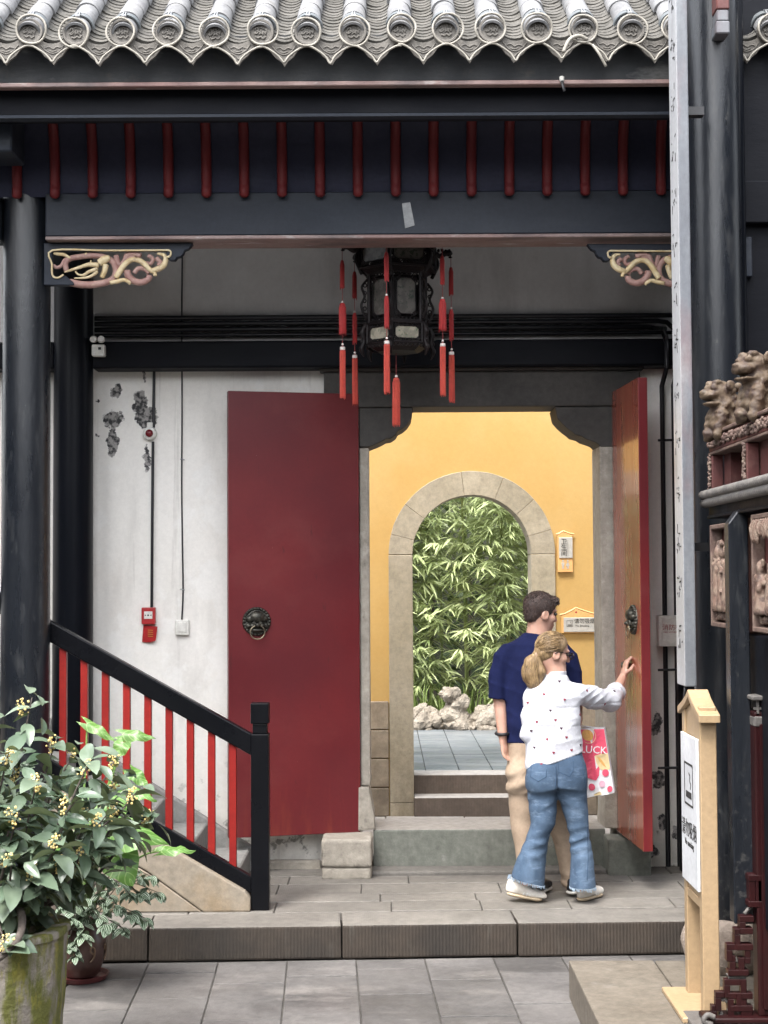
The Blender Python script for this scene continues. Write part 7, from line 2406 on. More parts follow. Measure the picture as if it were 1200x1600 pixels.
V3 = Vector
def frame(fwd):
    f = V3(fwd).normalized()
    s_ = f.cross(V3((0, 0, 1))).normalized()       # to the person's right
    u = s_.cross(f).normalized()
    return f, s_, u
def head_parts(S_, c, fwd, k, neck, k_jaw=1.0):
    f, s_, u = frame(fwd)
    Mx = Matrix((f, s_, u)).transposed().to_4x4()
    W = lambda x, y, z: c + (f * x + s_ * y + u * z) * k
    E = lambda x, y, z, r, kk=.02, sub=False: S_.ell(W(x, y, z), tuple(q * k for q in r), kk, sub, M=Mx)
    E(-.012, 0, .030, (.096, .075, .090)); E(.034, 0, -.050, (.058 * k_jaw, .056 * k_jaw, .074)); E(.066, 0, -.104, (.022, .024, .018), .018)
    S_.cone(W(.088, 0, .008), W(.106, 0, -.034), .008 * k, .0125 * k, .010)
    E(.080, 0, .024, (.018, .048, .011), .012); E(.087, 0, -.066, (.011, .022, .008), .008); E(.084, 0, -.082, (.010, .018, .008), .008)
    for q in (-1, 1):
        E(.094, q * .031, .004, (.012, .015, .010), .008, True)
        E(.055, q * .046, -.028, (.028, .02, .022), .02)
        E(-.004, q * .076, -.018, (.026, .010, .032), .008)
        E(-.002, q * .086, -.016, (.012, .006, .018), .006, True)
    S_.chain([W(-.022, 0, -.05), neck[0], neck[1]], [.056 * k, neck[2], neck[3]], .025)
    return W, Mx
def hand(S_, wrist, d, n, curl, k=1.0, thumb=1.0, spread=0.0, grip=0.6):
    d = V3(d).normalized(); n = (V3(n) - d * V3(n).dot(d)).normalized(); s_ = d.cross(n).normalized() * thumb
    p = lambda x, y, z: wrist + (d * x + s_ * y + n * z) * k
    S_.cone(p(.0, 0, 0), p(.03, 0, 0), .024 * k, .027 * k, .012, sq=(n, 1.35))
    S_.cone(p(.03, .006, 0), p(.078, .004, .004), .033 * k, .037 * k, .012, sq=(n, 2.2))
    for y, l, r in ((.030, .066, .0088), (.010, .075, .0090), (-.010, .070, .0086), (-.028, .055, .0078)):
        a = curl * .45
        q = [p(.082, y, .003)]
        for i, f in enumerate((.42, .32, .26)):
            a2 = a + curl * .55 * i
            dd = d * math.cos(a2) + n * math.sin(a2) + s_ * spread * y * 8
            q.append(q[-1] + dd.normalized() * l * f * k)
        S_.chain(q, [r * k, r * k, r * .92 * k, r * .82 * k], .005)
    t0 = p(.022, .026, .006); t1 = t0 + (d * .55 + s_ * .62 + n * .45).normalized() * .045 * k
    t2 = t1 + (d * .75 + s_ * .15 + n * grip).normalized() * .032 * k
    S_.chain([t0, t1, t2], [.0125 * k, .0105 * k, .0085 * k], .008)
def shoe(parent, heel, toe, pitch_lift, w, mats, stripes=False, name='shoe', h=.105):
    """heel and toe: ground points under the shoe; pitch_lift raises the heel"""
    heel, toe = V3(heel), V3(toe)
    L = (toe - heel).length
    hl = heel + V3((0, 0, pitch_lift))
    f = (toe - hl).normalized()
    s_ = f.cross(V3((0, 0, 1))).normalized(); u = s_.cross(f).normalized()
    Mx = Matrix((f, s_, u)).transposed().to_4x4()
    W = lambda x, y, z: hl + f * x * L + s_ * y + u * z
    def grid(): return SDF([min(hl[i], toe[i]) - .08 for i in range(3)], [max(hl[i], toe[i]) + (.08 if i < 2 else .17) for i in range(3)], .0052)
    S1 = grid()
    S1.ell(W(.16, 0, .05), (.055, w * .80, .055), .02, M=Mx); S1.ell(W(.20, 0, .085), (.055, w * .72, .040), .02, M=Mx)
    S1.cone(W(.28, 0, .07), W(.62, 0, .042), .042, .034, .03, sq=(s_, .036 / w)); S1.ell(W(.78, 0, .036), (.062, w * .92, .030), .025, M=Mx)
    S1.cut(W(0, 0, .026), -u)
    o = S1.build(name, mats[0], parent)
    S2 = grid()
    S2.chain([W(.12, 0, .016), W(.4, 0, .016), W(.76, 0, .016)], [w * .86, w * .84, w * 1.02], .02, sq=(u, w / .016))
    S2.build('sole', mats[1], o)
    if stripes:
        for q in (-1, 1):
            for i in range(3):
                b = MB()
                x = .42 + .085 * i
                b.tube([W(x + .055, q * .030, .078 - .012 * i), W(x + .03, q * w * .93, .055 - .006 * i), W(x - .01, q * w * 1.0, .028)], .0055, 6, flat=(s_, .6))
                b.build('stripe', M['shoe_stripe'], o, smooth=True)
        b = MB()
        for i in range(4):
            b.tube([W(.40 + .06 * i, -.024, .088 - .011 * i), W(.42 + .06 * i, 0, .096 - .011 * i), W(.40 + .06 * i, .024, .088 - .011 * i)], .004, 6)
        b.build('laces', M['shoe_stripe'], o, smooth=True)
    return o
sn = np.sin
def cloth(a, seed):
    r = random.Random(seed); ph = [r.uniform(0, 6) for _ in range(8)]
    def fn(X, Y, Z):
        w = 1.6 * sn(6 * X + 5 * Z + ph[0]) + 1.2 * sn(7 * Y - 4 * Z + ph[1])
        return a * (sn(19 * X + 13 * Z + w + ph[2]) * .5 + sn(30 * Z - 17 * X + 1.7 * w + ph[3]) * .4 + sn(41 * X + 9 * Z + 23 * Y + w + ph[4]) * .25)
    return fn

# ---- the man, seen from behind, head turned to the right
DM = 9.30
pm = DM / FPX
Jm = lambda x, y, dy=0.0: P(x, y, DM + dy)
root = Jm(850, 1398)
man = thing('person', (root.x, DM, PLAT), 'person in a navy T-shirt and khaki trousers, back turned, looking at the door', 'person')
zM = lambda y: Jm(840, y).z
S_ = SDF((Jm(755, 1150).x, DM - .30, PLAT), (Jm(930, 1150).x, DM + .32, zM(918)), .006)
hc = Jm(845, 957, .0)
Wm, Mxm = head_parts(S_, hc, (.93, .36, -.16), .98, (Jm(840, 990, .005), Jm(838, 1008, .01), .062, .075))
S_.loft([((Jm(838, 1150).x, DM, zM(1180)), .15, .09, 0), ((Jm(838, 1150).x, DM, zM(1060)), .17, .10, 0), ((Jm(838, 1150).x, DM, zM(1012)), .15, .07, 0)], .03)
for sx, hx, kx, ax_ in ((-1, 817, 820, 834), (1, 862, 878, 893)):
    S_.chain([Jm(hx, 1190), Jm(kx, 1290), Jm(ax_, 1385, -.02)], [.075, .05, .036], .03)
# left arm hanging, hand at the pocket; right arm carrying the bag
S_.chain([Jm(802, 1026), Jm(780, 1085, .0), Jm(785, 1148, -.03)], [.040, .041, .029], .02)
hand(S_, Jm(785, 1150, -.03), (.10, -.02, -1), (.75, -.5, 0), .35, .98, thumb=-1)
S_.chain([Jm(878, 1026), Jm(899, 1080, .02), Jm(903, 1124, -.04)], [.040, .041, .029], .02)
hand(S_, Jm(903, 1124, -.04), (.05, -.05, -1), (-.9, 0, .1), 1.3, .95, thumb=1)
S_.build('body', M['skin'], man)
# hair
H = SDF(hc - V3((.15, .15, .15)), hc + V3((.16, .15, .17)), .005)
E = lambda x, y, z, r, kk=.015, sub=False: H.ell(Wm(x, y, z), tuple(q * .98 for q in r), kk, sub, M=Mxm)
E(-.016, 0, .036, (.105, .084, .095)); E(-.058, 0, -.020, (.048, .062, .062)); E(.068, 0, .082, (.040, .060, .032))
E(.110, 0, -.055, (.090, .13, .105), .012, True)
for q in (-1, 1):
    E(.004, q * .098, -.028, (.030, .040, .040), .010, True); E(.045, q * .10, -.05, (.04, .04, .06), .01, True)
E(-.04, 0, -.115, (.09, .1, .05), .01, True)
hair_o = H.build('hair', M['hair_brown'], man)
M['strand_brown'] = mat('strand_brown', (0.085, 0.055, 0.045), None, 30, .45)
M['strand_black'] = mat('strand_black', (0.028, 0.018, 0.016), None, 30, .45)
hs_ = random.Random(3); b = MB(); vv = hair_o.data.vertices
fm, sm_, um = frame((.93, .36, -.16))
for i in range(1500):
    v = vv[hs_.randrange(len(vv))]
    p0 = v.co + wl(man)
    d_ = (v.normal * .55 - fm * .25 - um * .45 + V3((hs_.uniform(-.3, .3), hs_.uniform(-.3, .3), hs_.uniform(-.2, .3)))).normalized()
    l_ = hs_.uniform(.003, .006) * (1.7 if (p0 - hc).dot(um) > .06 else .8)
    b.tube([p0 - d_ * .003, p0 + d_ * l_ * .6, p0 + d_ * l_ - um * l_ * .3], [.0018, .0016, .0006], 3, mi=hs_.choice((0, 1, 1)))
o = b.build('hair_strands', [M['strand_brown'], M['strand_black']], man, merge=False); o['kind'] = 'stuff'
# T-shirt
T_ = SDF((Jm(748, 1150).x, DM - .27, zM(1180)), (Jm(930, 1150).x, DM + .27, zM(978)), .006)
cxm = lambda x: Jm(x, 1150).x
T_.loft([((cxm(839), DM + .0, zM(1164)), .192, .125, 0), ((cxm(839), DM, zM(1120)), .190, .128, 0), ((cxm(839), DM, zM(1060)), .200, .132, 0), ((cxm(840), DM, zM(1025)), .200, .118, 0), ((cxm(840), DM, zM(1006)), .170, .098, 0), ((cxm(840), DM + .01, zM(996)), .11, .085, 0), ((cxm(840), DM + .012, zM(988)), .074, .074, 0)], .02)
T_.loft([((cxm(777), DM, zM(1091)), .056, .074, 0), ((cxm(780), DM, zM(1050)), .058, .072, 0), ((cxm(788), DM, zM(1022)), .060, .068, 0), ((cxm(800), DM, zM(1006)), .048, .055, 0)], .035)
T_.loft([((cxm(899), DM + .02, zM(1088)), .056, .072, 0), ((cxm(895), DM + .01, zM(1050)), .056, .070, 0), ((cxm(888), DM, zM(1022)), .060, .068, 0), ((cxm(876), DM, zM(1006)), .048, .055, 0)], .035)
T_.warp(lambda X, Y, Z: cloth(.003, 1)(X, Y, Z) + .006 * (np.abs(sn(9 * X + 13 * Z + 1.4 * sn(9 * Z))) ** .5 - .6) + .006 * sn(24 * X + 30 * Z) * np.exp(-((Z - zM(1140)) / .07) ** 2))
# neck opening and hem
T_.cut((0, 0, zM(1163.5)), (0.02, 0, -1))
T_.build('t_shirt', M['navy'], man)
# trousers
K_ = SDF((Jm(770, 1150).x, DM - .27, zM(1395)), (Jm(930, 1150).x, DM + .27, zM(1150)), .006)
K_.loft([((cxm(839), DM, zM(1155)), .176, .115, 0), ((cxm(839), DM, zM(1195)), .184, .130, 0), ((cxm(840), DM, zM(1232)), .180, .132, 0)], .02)
K_.ell((cxm(815), DM - .06, zM(1212)), (.09, .09, .10), .05); K_.ell((cxm(866), DM - .06, zM(1212)), (.09, .09, .10), .05)
K_.loft([((cxm(829), DM - .015, zM(1383)), .075, .085, 0), ((cxm(823), DM - .005, zM(1320)), .080, .088, 0), ((cxm(818), DM, zM(1285)), .084, .095, 0), ((cxm(815), DM, zM(1225)), .092, .115, 0)], .03)
K_.loft([((cxm(892), DM - .01, zM(1384)), .062, .085, 0), ((cxm(884), DM - .005, zM(1320)), .074, .088, 0), ((cxm(874), DM, zM(1285)), .084, .095, 0), ((cxm(866), DM, zM(1225)), .092, .115, 0)], .03)
K_.warp(lambda X, Y, Z: cloth(.003, 5)(X, Y, Z) + .007 * (np.abs(sn(24 * Z - 20 * X + 1.4 * sn(11 * X))) ** .5 - .6) * np.exp(-((Z - zM(1205)) / .11) ** 2) + .007 * sn(60 * Z - 34 * X) * np.exp(-((Z - zM(1215)) / .09) ** 2) + .006 * sn(85 * Z + 20 * X) * np.exp(-((Z - zM(1375)) / .05) ** 2))
K_.build('trousers', M['khaki'], man)
g1, g2 = G(838, 1401, PLAT), G(896, 1403, PLAT)
shoe(man, (g1.x - .03, DM - .085, PLAT), (g1.x + .10, DM + .17, PLAT), .0, .046, (M['shoe_black'], M['sole_white']))
shoe(man, (g2.x - .01, DM - .10, PLAT), (g2.x + .07, DM + .17, PLAT), .012, .046, (M['shoe_black'], M['sole_white']))
b = MB(); wc = Jm(784.5, 1146, -.03)
b.tube([wc + V3((.036 * math.cos(t), .034 * math.sin(t), .003 * math.sin(t))) for t in [6.283 * i / 20 for i in range(20)]], .010, 6, closed=True, flat=((0, 0, 1), 1.0))
b.build('watch', M['shoe_black'], man, smooth=True)
b = MB()
for q in (-1, 1): b.ball(Wm(.086, q * .031, .003), .011, 8, 6)
b.build('eyes', M['eye'], man, smooth=True)

# ---- the woman, walking right with one hand on the door leaf
DW = 9.05
Jw = lambda x, y, dy=0.0: P(x, y, DW + dy)
zW = lambda y: Jw(865, y).z
cxw = lambda x: Jw(x, 1180).x
root = Jw(870, 1408)
wom = thing('person', (root.x, DW, PLAT), 'person with a blond ponytail, white shirt dotted with hearts and flared jeans, touching the door', 'person')
S_ = SDF((cxw(780), DW - .32, PLAT), (Jw(992, 0, .6).x + .03, DW + .72, zW(980)), .0055)
hc = Jw(865, 1019, .0)
Ww, Mxw = head_parts(S_, hc, (.95, .22, -.22), .93, (Jw(869, 1050, .0), Jw(868, 1066, .0), .050, .068), .95)
S_.loft([((cxw(866), DW, zW(1190)), .13, .085, 0), ((cxw(864), DW, zW(1120)), .125, .085, 0), ((cxw(864), DW, zW(1078)), .13, .065, 0)], .03)
S_.chain([Jw(848, 1215), Jw(843, 1293, -.02), Jw(820, 1376, .01)], [.065, .038, .03], .03)
S_.chain([Jw(892, 1215), Jw(903, 1298), Jw(908, 1384)], [.065, .036, .03], .03)
el, cu, wr = Jw(950, 1096, .30), Jw(964, 1078, .40), Jw(973.5, 1057, .52)
S_.chain([Jw(896, 1086, .05), el, cu, wr], [.038, .036, .034, .023], .018)
door_x = lambda Y: hr.x + (fr.x - hr.x) * (Y - hr.y) / (fr.y - hr.y)
hand(S_, wr, (.20, .22, .9), (.85, .12, -.25), .62, .95, thumb=-1, spread=.25, grip=.2)
le, lw = Jw(825, 1146, -.01), Jw(845, 1168, .20)
S_.chain([Jw(837, 1094), le, lw], [.034, .033, .024], .018)
hand(S_, lw, (.5, .6, .2), (.6, -.6, .2), .5, .9, thumb=1)
S_.build('body', M['skin'], wom)
# hair drawn back into a ponytail
H = SDF(hc - V3((.30, .18, .30)), hc + V3((.15, .16, .15)), .005)
E = lambda x, y, z, r, kk=.015, sub=False: H.ell(Ww(x, y, z), tuple(q * .93 for q in r), kk, sub, M=Mxw)
E(-.018, 0, .034, (.106, .085, .096)); E(-.060, 0, -.015, (.055, .066, .060)); E(-.095, 0, -.012, (.03, .04, .035))
E(.118, 0, -.030, (.098, .13, .112), .010, True)
for q in (-1, 1):
    E(.010, q * .098, -.036, (.026, .036, .034), .010, True); E(.055, q * .10, -.055, (.04, .05, .06), .01, True)
E(-.02, 0, -.115, (.09, .1, .045), .012, True)
tie = Jw(839, 1024, -.02)
H.cone(tie + V3((.03, .0, .005)), tie, .034, .022, .012)
pt = [tie + V3((-.006, -.005, -.004)), Jw(831, 1036, -.03), Jw(829, 1052, -.03), Jw(834, 1066, -.03), Jw(841, 1074, -.03)]
H.chain(pt, [.026, .044, .050, .044, .016], .015, sq=((0, 1, 0), 1.25))
H.chain([Jw(840, 1034, -.03), Jw(845, 1050, -.035), Jw(844, 1066, -.03)], [.024, .028, .014], .012)
H.chain([Jw(824, 1046, -.02), Jw(823, 1060, -.02), Jw(829, 1070, -.02)], [.022, .022, .010], .010)
H.warp(lambda X, Y, Z: .0012 * sn(90 * X - 40 * Z + 3 * sn(25 * Z)))
H.build('hair', M['hair_blond'], wom)
# strands combed back to the tie, and the loose tail
M['strand_dark'] = mat('strand_dark', (0.095, 0.058, 0.030), None, 30, .4)
M['strand_mid'] = mat('strand_mid', (0.21, 0.135, 0.065), None, 30, .4)
M['strand_pale'] = mat('strand_pale', (0.36, 0.25, 0.125), None, 30, .4)
hs_ = random.Random(12)
b = MB()
e0 = V3((-.112, 0, -.012))
for i in range(330):
    if i < 210:
        a = hs_.uniform(-1.75, 1.75)                     # round the hairline from ear over the brow to ear
        st_ = V3((.046 - .04 * abs(a) / 1.75 + hs_.uniform(-.07, .004), .086 * math.sin(a), .034 + .092 * math.cos(a) * .93))
        pts = []
        for k in range(7):
            f = k / 6
            q = st_.lerp(e0 + V3((0, hs_.uniform(-.01, .01), hs_.uniform(-.01, .01))), f)
            c_ = V3((-.018, 0, .030)); d_ = q - c_
            el_ = math.sqrt((d_.x / .109) ** 2 + (d_.y / .088) ** 2 + (d_.z / .099) ** 2)
            if el_ < 1.0 and f < .93: q = c_ + d_ / max(el_, .05) * hs_.uniform(1.0, 1.025)
            pts.append(Ww(q.x, q.y, q.z))
        mi = 0 if hs_.random() < (.30 if abs(a) < .9 else .12) else hs_.choice((1, 1, 2))
        b.tube(pts, [.0008, .0013, .0014, .0014, .0014, .0012, .0008], 4, mi=mi)
    else:
        o_ = V3((hs_.uniform(-1, 1), hs_.uniform(-1, .5), 0)); o_.normalize(); w_ = hs_.uniform(.75, 1.08)
        ph = hs_.uniform(0, 6)
        rr_t = [.016, .040, .048, .044, .026, .004]
        ce = [tie, Jw(832, 1035, -.03), Jw(829, 1050, -.03), Jw(832, 1064, -.03), Jw(837, 1074, -.03), Jw(841, 1080, -.03)]
        pts = [c_ + V3((o_.x, o_.y * .8, 0)) * r_ * w_ + V3((.005 * math.sin(1.7 * k + ph), 0, 0)) for k, (c_, r_) in enumerate(zip(ce, rr_t))]
        pts = spline(pts[:hs_.randint(4, 6)], 4)
        b.tube(pts, [.0024] * (len(pts) - 3) + [.002, .0014, .0006], 4, mi=hs_.choice((0, 1, 1, 2, 2)))
o = b.build('hair_strands', [M['strand_dark'], M['strand_mid'], M['strand_pale']], wom, smooth=True, merge=False); o['kind'] = 'stuff'
b = MB()
b.tube([tie + V3((.006 * math.cos(t), .024 * math.cos(t), .026 * math.sin(t))) for t in [6.283 * i / 18 for i in range(18)]], .008, 7, closed=True)
M['scrunchie'] = mat('scrunchie', (0.42, 0.29, 0.20), None, 40, .8)
b.build('hair_tie', M['scrunchie'], wom, smooth=True)
# glasses
b = MB()
for q in (-1, 1):
    rim = [Ww(.112 + .004 * math.cos(2 * t), q * .034 + .026 * math.cos(t), -.002 + .021 * math.sin(t)) for t in [6.283 * i / 20 for i in range(20)]]
    b.tube(rim, .0032, 6, closed=True)
    b.tube([Ww(.110, q * .062, .006), Ww(.06, q * .074, .008), Ww(.0, q * .082, .006), Ww(-.02, q * .082, -.012)], .003, 6)
b.tube([Ww(.114, -.009, .004), Ww(.117, 0, .006), Ww(.114, .009, .004)], .003, 6)
b.build('glasses', M['glasses'], wom, smooth=True)
b = MB()
for q in (-1, 1): b.ball(Ww(.087, q * .031, .003), .010, 8, 6)
b.build('eyes', M['eye'], wom, smooth=True)
# shirt
T_ = SDF((cxw(796), DW - .25, zW(1215)), (Jw(980, 0, .45).x + .04, DW + .58, zW(1040)), .006)
T_.loft([((cxw(866), DW, zW(1204)), .174, .132, 0), ((cxw(866), DW, zW(1160)), .166, .124, 0), ((cxw(865), DW, zW(1115)), .160, .118, 0), ((cxw(864), DW, zW(1090)), .162, .108, 0), ((cxw(865), DW, zW(1074)), .142, .090, 0), ((cxw(868), DW, zW(1064)), .090, .075, 0), ((cxw(869), DW, zW(1053)), .062, .062, 0)], .02)
T_.chain([Jw(898, 1083, .03), Jw(925, 1090, .17), Jw(952, 1094, .31), Jw(962, 1084, .385)], [.066, .066, .064, .054], .04)
T_.cone(Jw(957, 1090, .35), Jw(963, 1080, .395), .058, .055, .006)
T_.cut(Jw(965, 1078, .41), (cu - el).normalized() * .5 + (wr - cu).normalized()) if False else None
T_.chain([Jw(833, 1088), Jw(827, 1118, -.015), Jw(826, 1146, -.02), Jw(840, 1162, .10)], [.056, .047, .046, .040], .022)
def shirt_fold(X, Y, Z):
    rid = lambda q: np.abs(sn(q)) ** .5 - .6
    arm = .009 * rid(42 * (X - 1.3 * Z) + 1.5 * sn(20 * Z)) * np.exp(-((X - cxw(935)) / .10) ** 2)
    low = .007 * rid(15 * X - 17 * Z + 1.5 * sn(12 * Z)) * np.exp(-((Z - zW(1160)) / .14) ** 2) + .005 * rid(11 * X + 26 * Z + 1.2 * sn(15 * X))
    yoke = .004 * np.exp(-((Z - zW(1104)) / .004) ** 2) + .003 * np.exp(-((Z - zW(1133)) / .003) ** 2)
    return cloth(.0032, 9)(X, Y, Z) + arm + low + yoke
T_.warp(shirt_fold)
pl_, pr_ = Jw(816, 1203), Jw(918, 1171)
T_.cut(pl_, (pr_ - pl_).cross(V3((0, -1, 0))))
if T_.g.min() > 0: raise RuntimeError('shirt cut away')
# the sleeve ends at the rolled cuff
shirt = T_.build('shirt', M['white_cotton'], wom)
b = MB()
cd = (wr - cu).normalized(); ca = cd.orthogonal().normalized(); cb_ = cd.cross(ca)
cc = Jw(963, 1081, .39)
b.tube([cc + (ca * math.cos(t) + cb_ * math.sin(t)) * .050 for t in [6.283 * i / 22 for i in range(22)]], .013, 8, closed=True)
b.build('rolled_cuff', M['white_cotton'], wom, smooth=True)
b = MB()    # standing collar
nc = Jw(869, 1052)
b.lathe([(.060, -.018), (.060, .012), (.055, .014), (.055, -.016)], nc, 28)
b.build('collar', M['white_cotton'], wom, smooth=50)
# printed hearts, laid on the cloth
bv = BVHTree.FromPolygons([v.co + wl(wom) for v in shirt.data.vertices], [tuple(p.vertices) for p in shirt.data.polygons])
hearts = {'heart_red': [], 'heart_dark': []}
for i, (px, py) in enumerate([(874, 1064.5), (882, 1093), (825, 1098), (860, 1110), (839, 1128), (906, 1117), (877, 1138), (885, 1152), (855, 1155), (835, 1168), (865, 1176), (846, 1194), (907, 1164), (917, 1079), (815, 1101), (960, 1080), (945, 1100), (893, 1172), (830, 1142), (850, 1085), (868, 1125)]):
    o_ = V3((0, 0, CAM_Z)); d = ray(px, py).normalized()
    hit, nrm, fi, dist = bv.ray_cast(o_, d)
    if hit is None: continue
    if nrm.dot(d) > 0: nrm = -nrm
    sx = nrm.cross(V3((0, 0, 1))).normalized(); sz = sx.cross(nrm)
    if sz.z < 0: sz = -sz
    hs = .0085
    sh_ = [(0, -1.0), (.55, -.35), (.95, .15), (.85, .65), (.45, .8), (0, .45), (-.45, .8), (-.85, .65), (-.95, .15), (-.55, -.35)]
    a = .3 * math.sin(i * 2.1)
    b = MB()
    b.prism([hit + nrm * .0035 + sx * hs * (x * math.cos(a) - y * math.sin(a)) + sz * hs * (x * math.sin(a) + y * math.cos(a)) for x, y in sh_], -nrm * .004)
    b.build('heart_print', M['heart_red'] if i % 3 else M['heart_dark'], shirt)
# jeans
K_ = SDF((cxw(780), DW - .30, zW(1398)), (cxw(942), DW + .25, zW(1160)), .006)
K_.loft([((cxw(867), DW, zW(1170)), .155, .112, 0), ((cxw(868), DW, zW(1195)), .170, .125, 0), ((cxw(868), DW, zW(1228)), .172, .130, 0)], .02)
K_.ell((cxw(846), DW - .065, zW(1216)), (.084, .074, .088), .06); K_.ell((cxw(891), DW - .050, zW(1210)), (.084, .072, .090), .06)
K_.loft([((cxw(821), DW + .015, zW(1385)), .106, .090, 0), ((cxw(828), DW + .005, zW(1345)), .088, .082, 0), ((cxw(838), DW - .01, zW(1310)), .066, .072, 0), ((cxw(847), DW - .02, zW(1285)), .072, .080, 0), ((cxw(847), DW - .01, zW(1250)), .086, .096, 0), ((cxw(847), DW, zW(1215)), .092, .11, 0)], .025)
K_.loft([((cxw(908), DW, zW(1386)), .076, .088, 0), ((cxw(908), DW, zW(1345)), .068, .078, 0), ((cxw(904), DW, zW(1305)), .060, .070, 0), ((cxw(900), DW, zW(1280)), .068, .080, 0), ((cxw(894), DW, zW(1248)), .084, .096, 0), ((cxw(891), DW, zW(1215)), .092, .11, 0)], .025)
def jean_fold(X, Y, Z):
    kn = .0085 * np.sign(sn(95 * Z - 26 * X + 2.2 * sn(9 * X))) * np.abs(sn(95 * Z - 26 * X + 2.2 * sn(9 * X))) ** .6 * np.exp(-((Z - zW(1318)) / .085) ** 2)
    hip = .005 * sn(66 * Z + 38 * np.abs(X - cxw(870)) + 1.0) * np.exp(-((Z - zW(1258)) / .06) ** 2)
    crease = .010 * np.exp(-((X - cxw(868)) / .008) ** 2) * np.exp(-((Z - zW(1222)) / .07) ** 2)
    rid = lambda q: np.abs(sn(q)) ** .45 - .6
    side = np.where(X < cxw(870), 1.0, -1.0)
    kn2 = .0075 * rid(38 * Z + side * 15 * X + 1.3 * sn(13 * Z + 9 * X)) * np.exp(-((Z - zW(1312)) / .10) ** 2)
    th = .005 * rid(30 * Z - side * 22 * X + 1.0 * sn(10 * Z)) * np.exp(-((Z - zW(1252)) / .05) ** 2)
    lo_ = .004 * rid(26 * X + 7 * Z + 2) * np.exp(-((Z - zW(1365)) / .08) ** 2)
    return cloth(.002, 14)(X, Y, Z) + kn * .35 + hip * .4 + crease + kn2 + th + lo_
K_.warp(jean_fold)
ha, hb_ = Jw(793, 1369), Jw(852, 1385)
cutn = (hb_ - ha).cross(V3((0, 1, 0)))
mask_x = cxw(872)
n_ = cutn.normalized()
if n_.z > 0: n_ = -n_
ax = [K_.lo[d] + np.arange(int(K_.n[d]), dtype=np.float32) * K_.h for d in range(3)]
Xg, Yg, Zg = np.meshgrid(*ax, indexing='ij')
dl = (Xg - ha.x) * n_.x + (Zg - ha.z) * n_.z
K_.g = np.where(Xg < mask_x, np.maximum(K_.g, dl), K_.g)
del Xg, Yg, Zg
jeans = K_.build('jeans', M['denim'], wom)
# frayed hems, pockets and seams
rf = random.Random(2)
b = MB()
for i in range(90):
    t = 6.283 * i / 90
    c = V3((cxw(821) + .104 * math.cos(t), DW + .012 + .088 * math.sin(t), 0))
    c.z = ha.z + (c.x - ha.x) * (hb_.z - ha.z) / (hb_.x - ha.x) + .004
    b.tube([c, c + V3((rf.uniform(-.006, .006), rf.uniform(-.004, .004), -rf.uniform(.006, .022)))], .0018, 4)
    c = V3((cxw(908) + .075 * math.cos(t), DW + .087 * math.sin(t), zW(1386) + .004))
    b.tube([c, c + V3((rf.uniform(-.006, .006), rf.uniform(-.004, .004), -rf.uniform(.006, .022)))], .0018, 4)
o = b.build('frayed_hem', M['denim_pale'], jeans); o['kind'] = 'stuff'
bvj = BVHTree.FromPolygons([v.co + wl(wom) for v in jeans.data.vertices], [tuple(p.vertices) for p in jeans.data.polygons])
def on_jeans(pxs, r, name, m_):
    pts = []
    for (x0, y0), (x1, y1) in zip(pxs[:-1], pxs[1:]):
        for k in range(6):
            px, py = x0 + (x1 - x0) * k / 6, y0 + (y1 - y0) * k / 6
            d = ray(px, py).normalized()
            h_ = bvj.ray_cast(V3((0, 0, CAM_Z)), d)
            if h_[0] is not None: pts.append(h_[0] - d * .0005)
    if len(pts) > 2:
        b = MB(); b.tube(pts, r, 5); b.build(name, m_, jeans, smooth=True)
M['denim_dark'] = mat('denim_dark', (0.035, 0.07, 0.13), None, 20, .9)
on_jeans([(872, 1190), (873, 1206), (890, 1213), (896, 1203), (896, 1184)], .0022, 'pocket_seam', M['denim_dark'])
on_jeans([(830, 1200), (829, 1214), (841, 1221), (853, 1214), (854, 1199)], .0022, 'pocket_seam', M['denim_dark'])
on_jeans([(868, 1196), (869, 1215), (867, 1236)], .0025, 'centre_seam', M['denim_dark'])
on_jeans([(905, 1180), (913, 1215), (918, 1260), (918, 1300), (919, 1340), (917, 1383)], .0022, 'side_seam', M['denim_dark'])
# shoes
s0, s1 = G(793, 1409, PLAT), G(850, 1411, PLAT)
shoe(wom, (s0.x + .004, s0.y + .0, PLAT), (s1.x, s1.y + .02, PLAT), .035, .042, (M['shoe_white'], M['shoe_sole']), True)
s0, s1 = G(903, 1409, PLAT), G(942, 1405, PLAT)
shoe(wom, (s0.x + .012, s0.y - .01, PLAT), (s1.x, s1.y + .10, PLAT), .0, .042, (M['shoe_white'], M['shoe_sole']), True)
# the iron stud on the door edge that she takes hold of
sc_ = Jw(978, 1039, .60)
b = MB(); b.lathe([(.016, -.05), (.018, -.04), (.024, -.035), (.024, -.024), (.012, -.014), (.012, .004)], (door_x(sc_.y) - .002, sc_.y, sc_.z), 16, axis='X')
b.build('door_stud', M['bronze'], leaf_r, smooth=40)

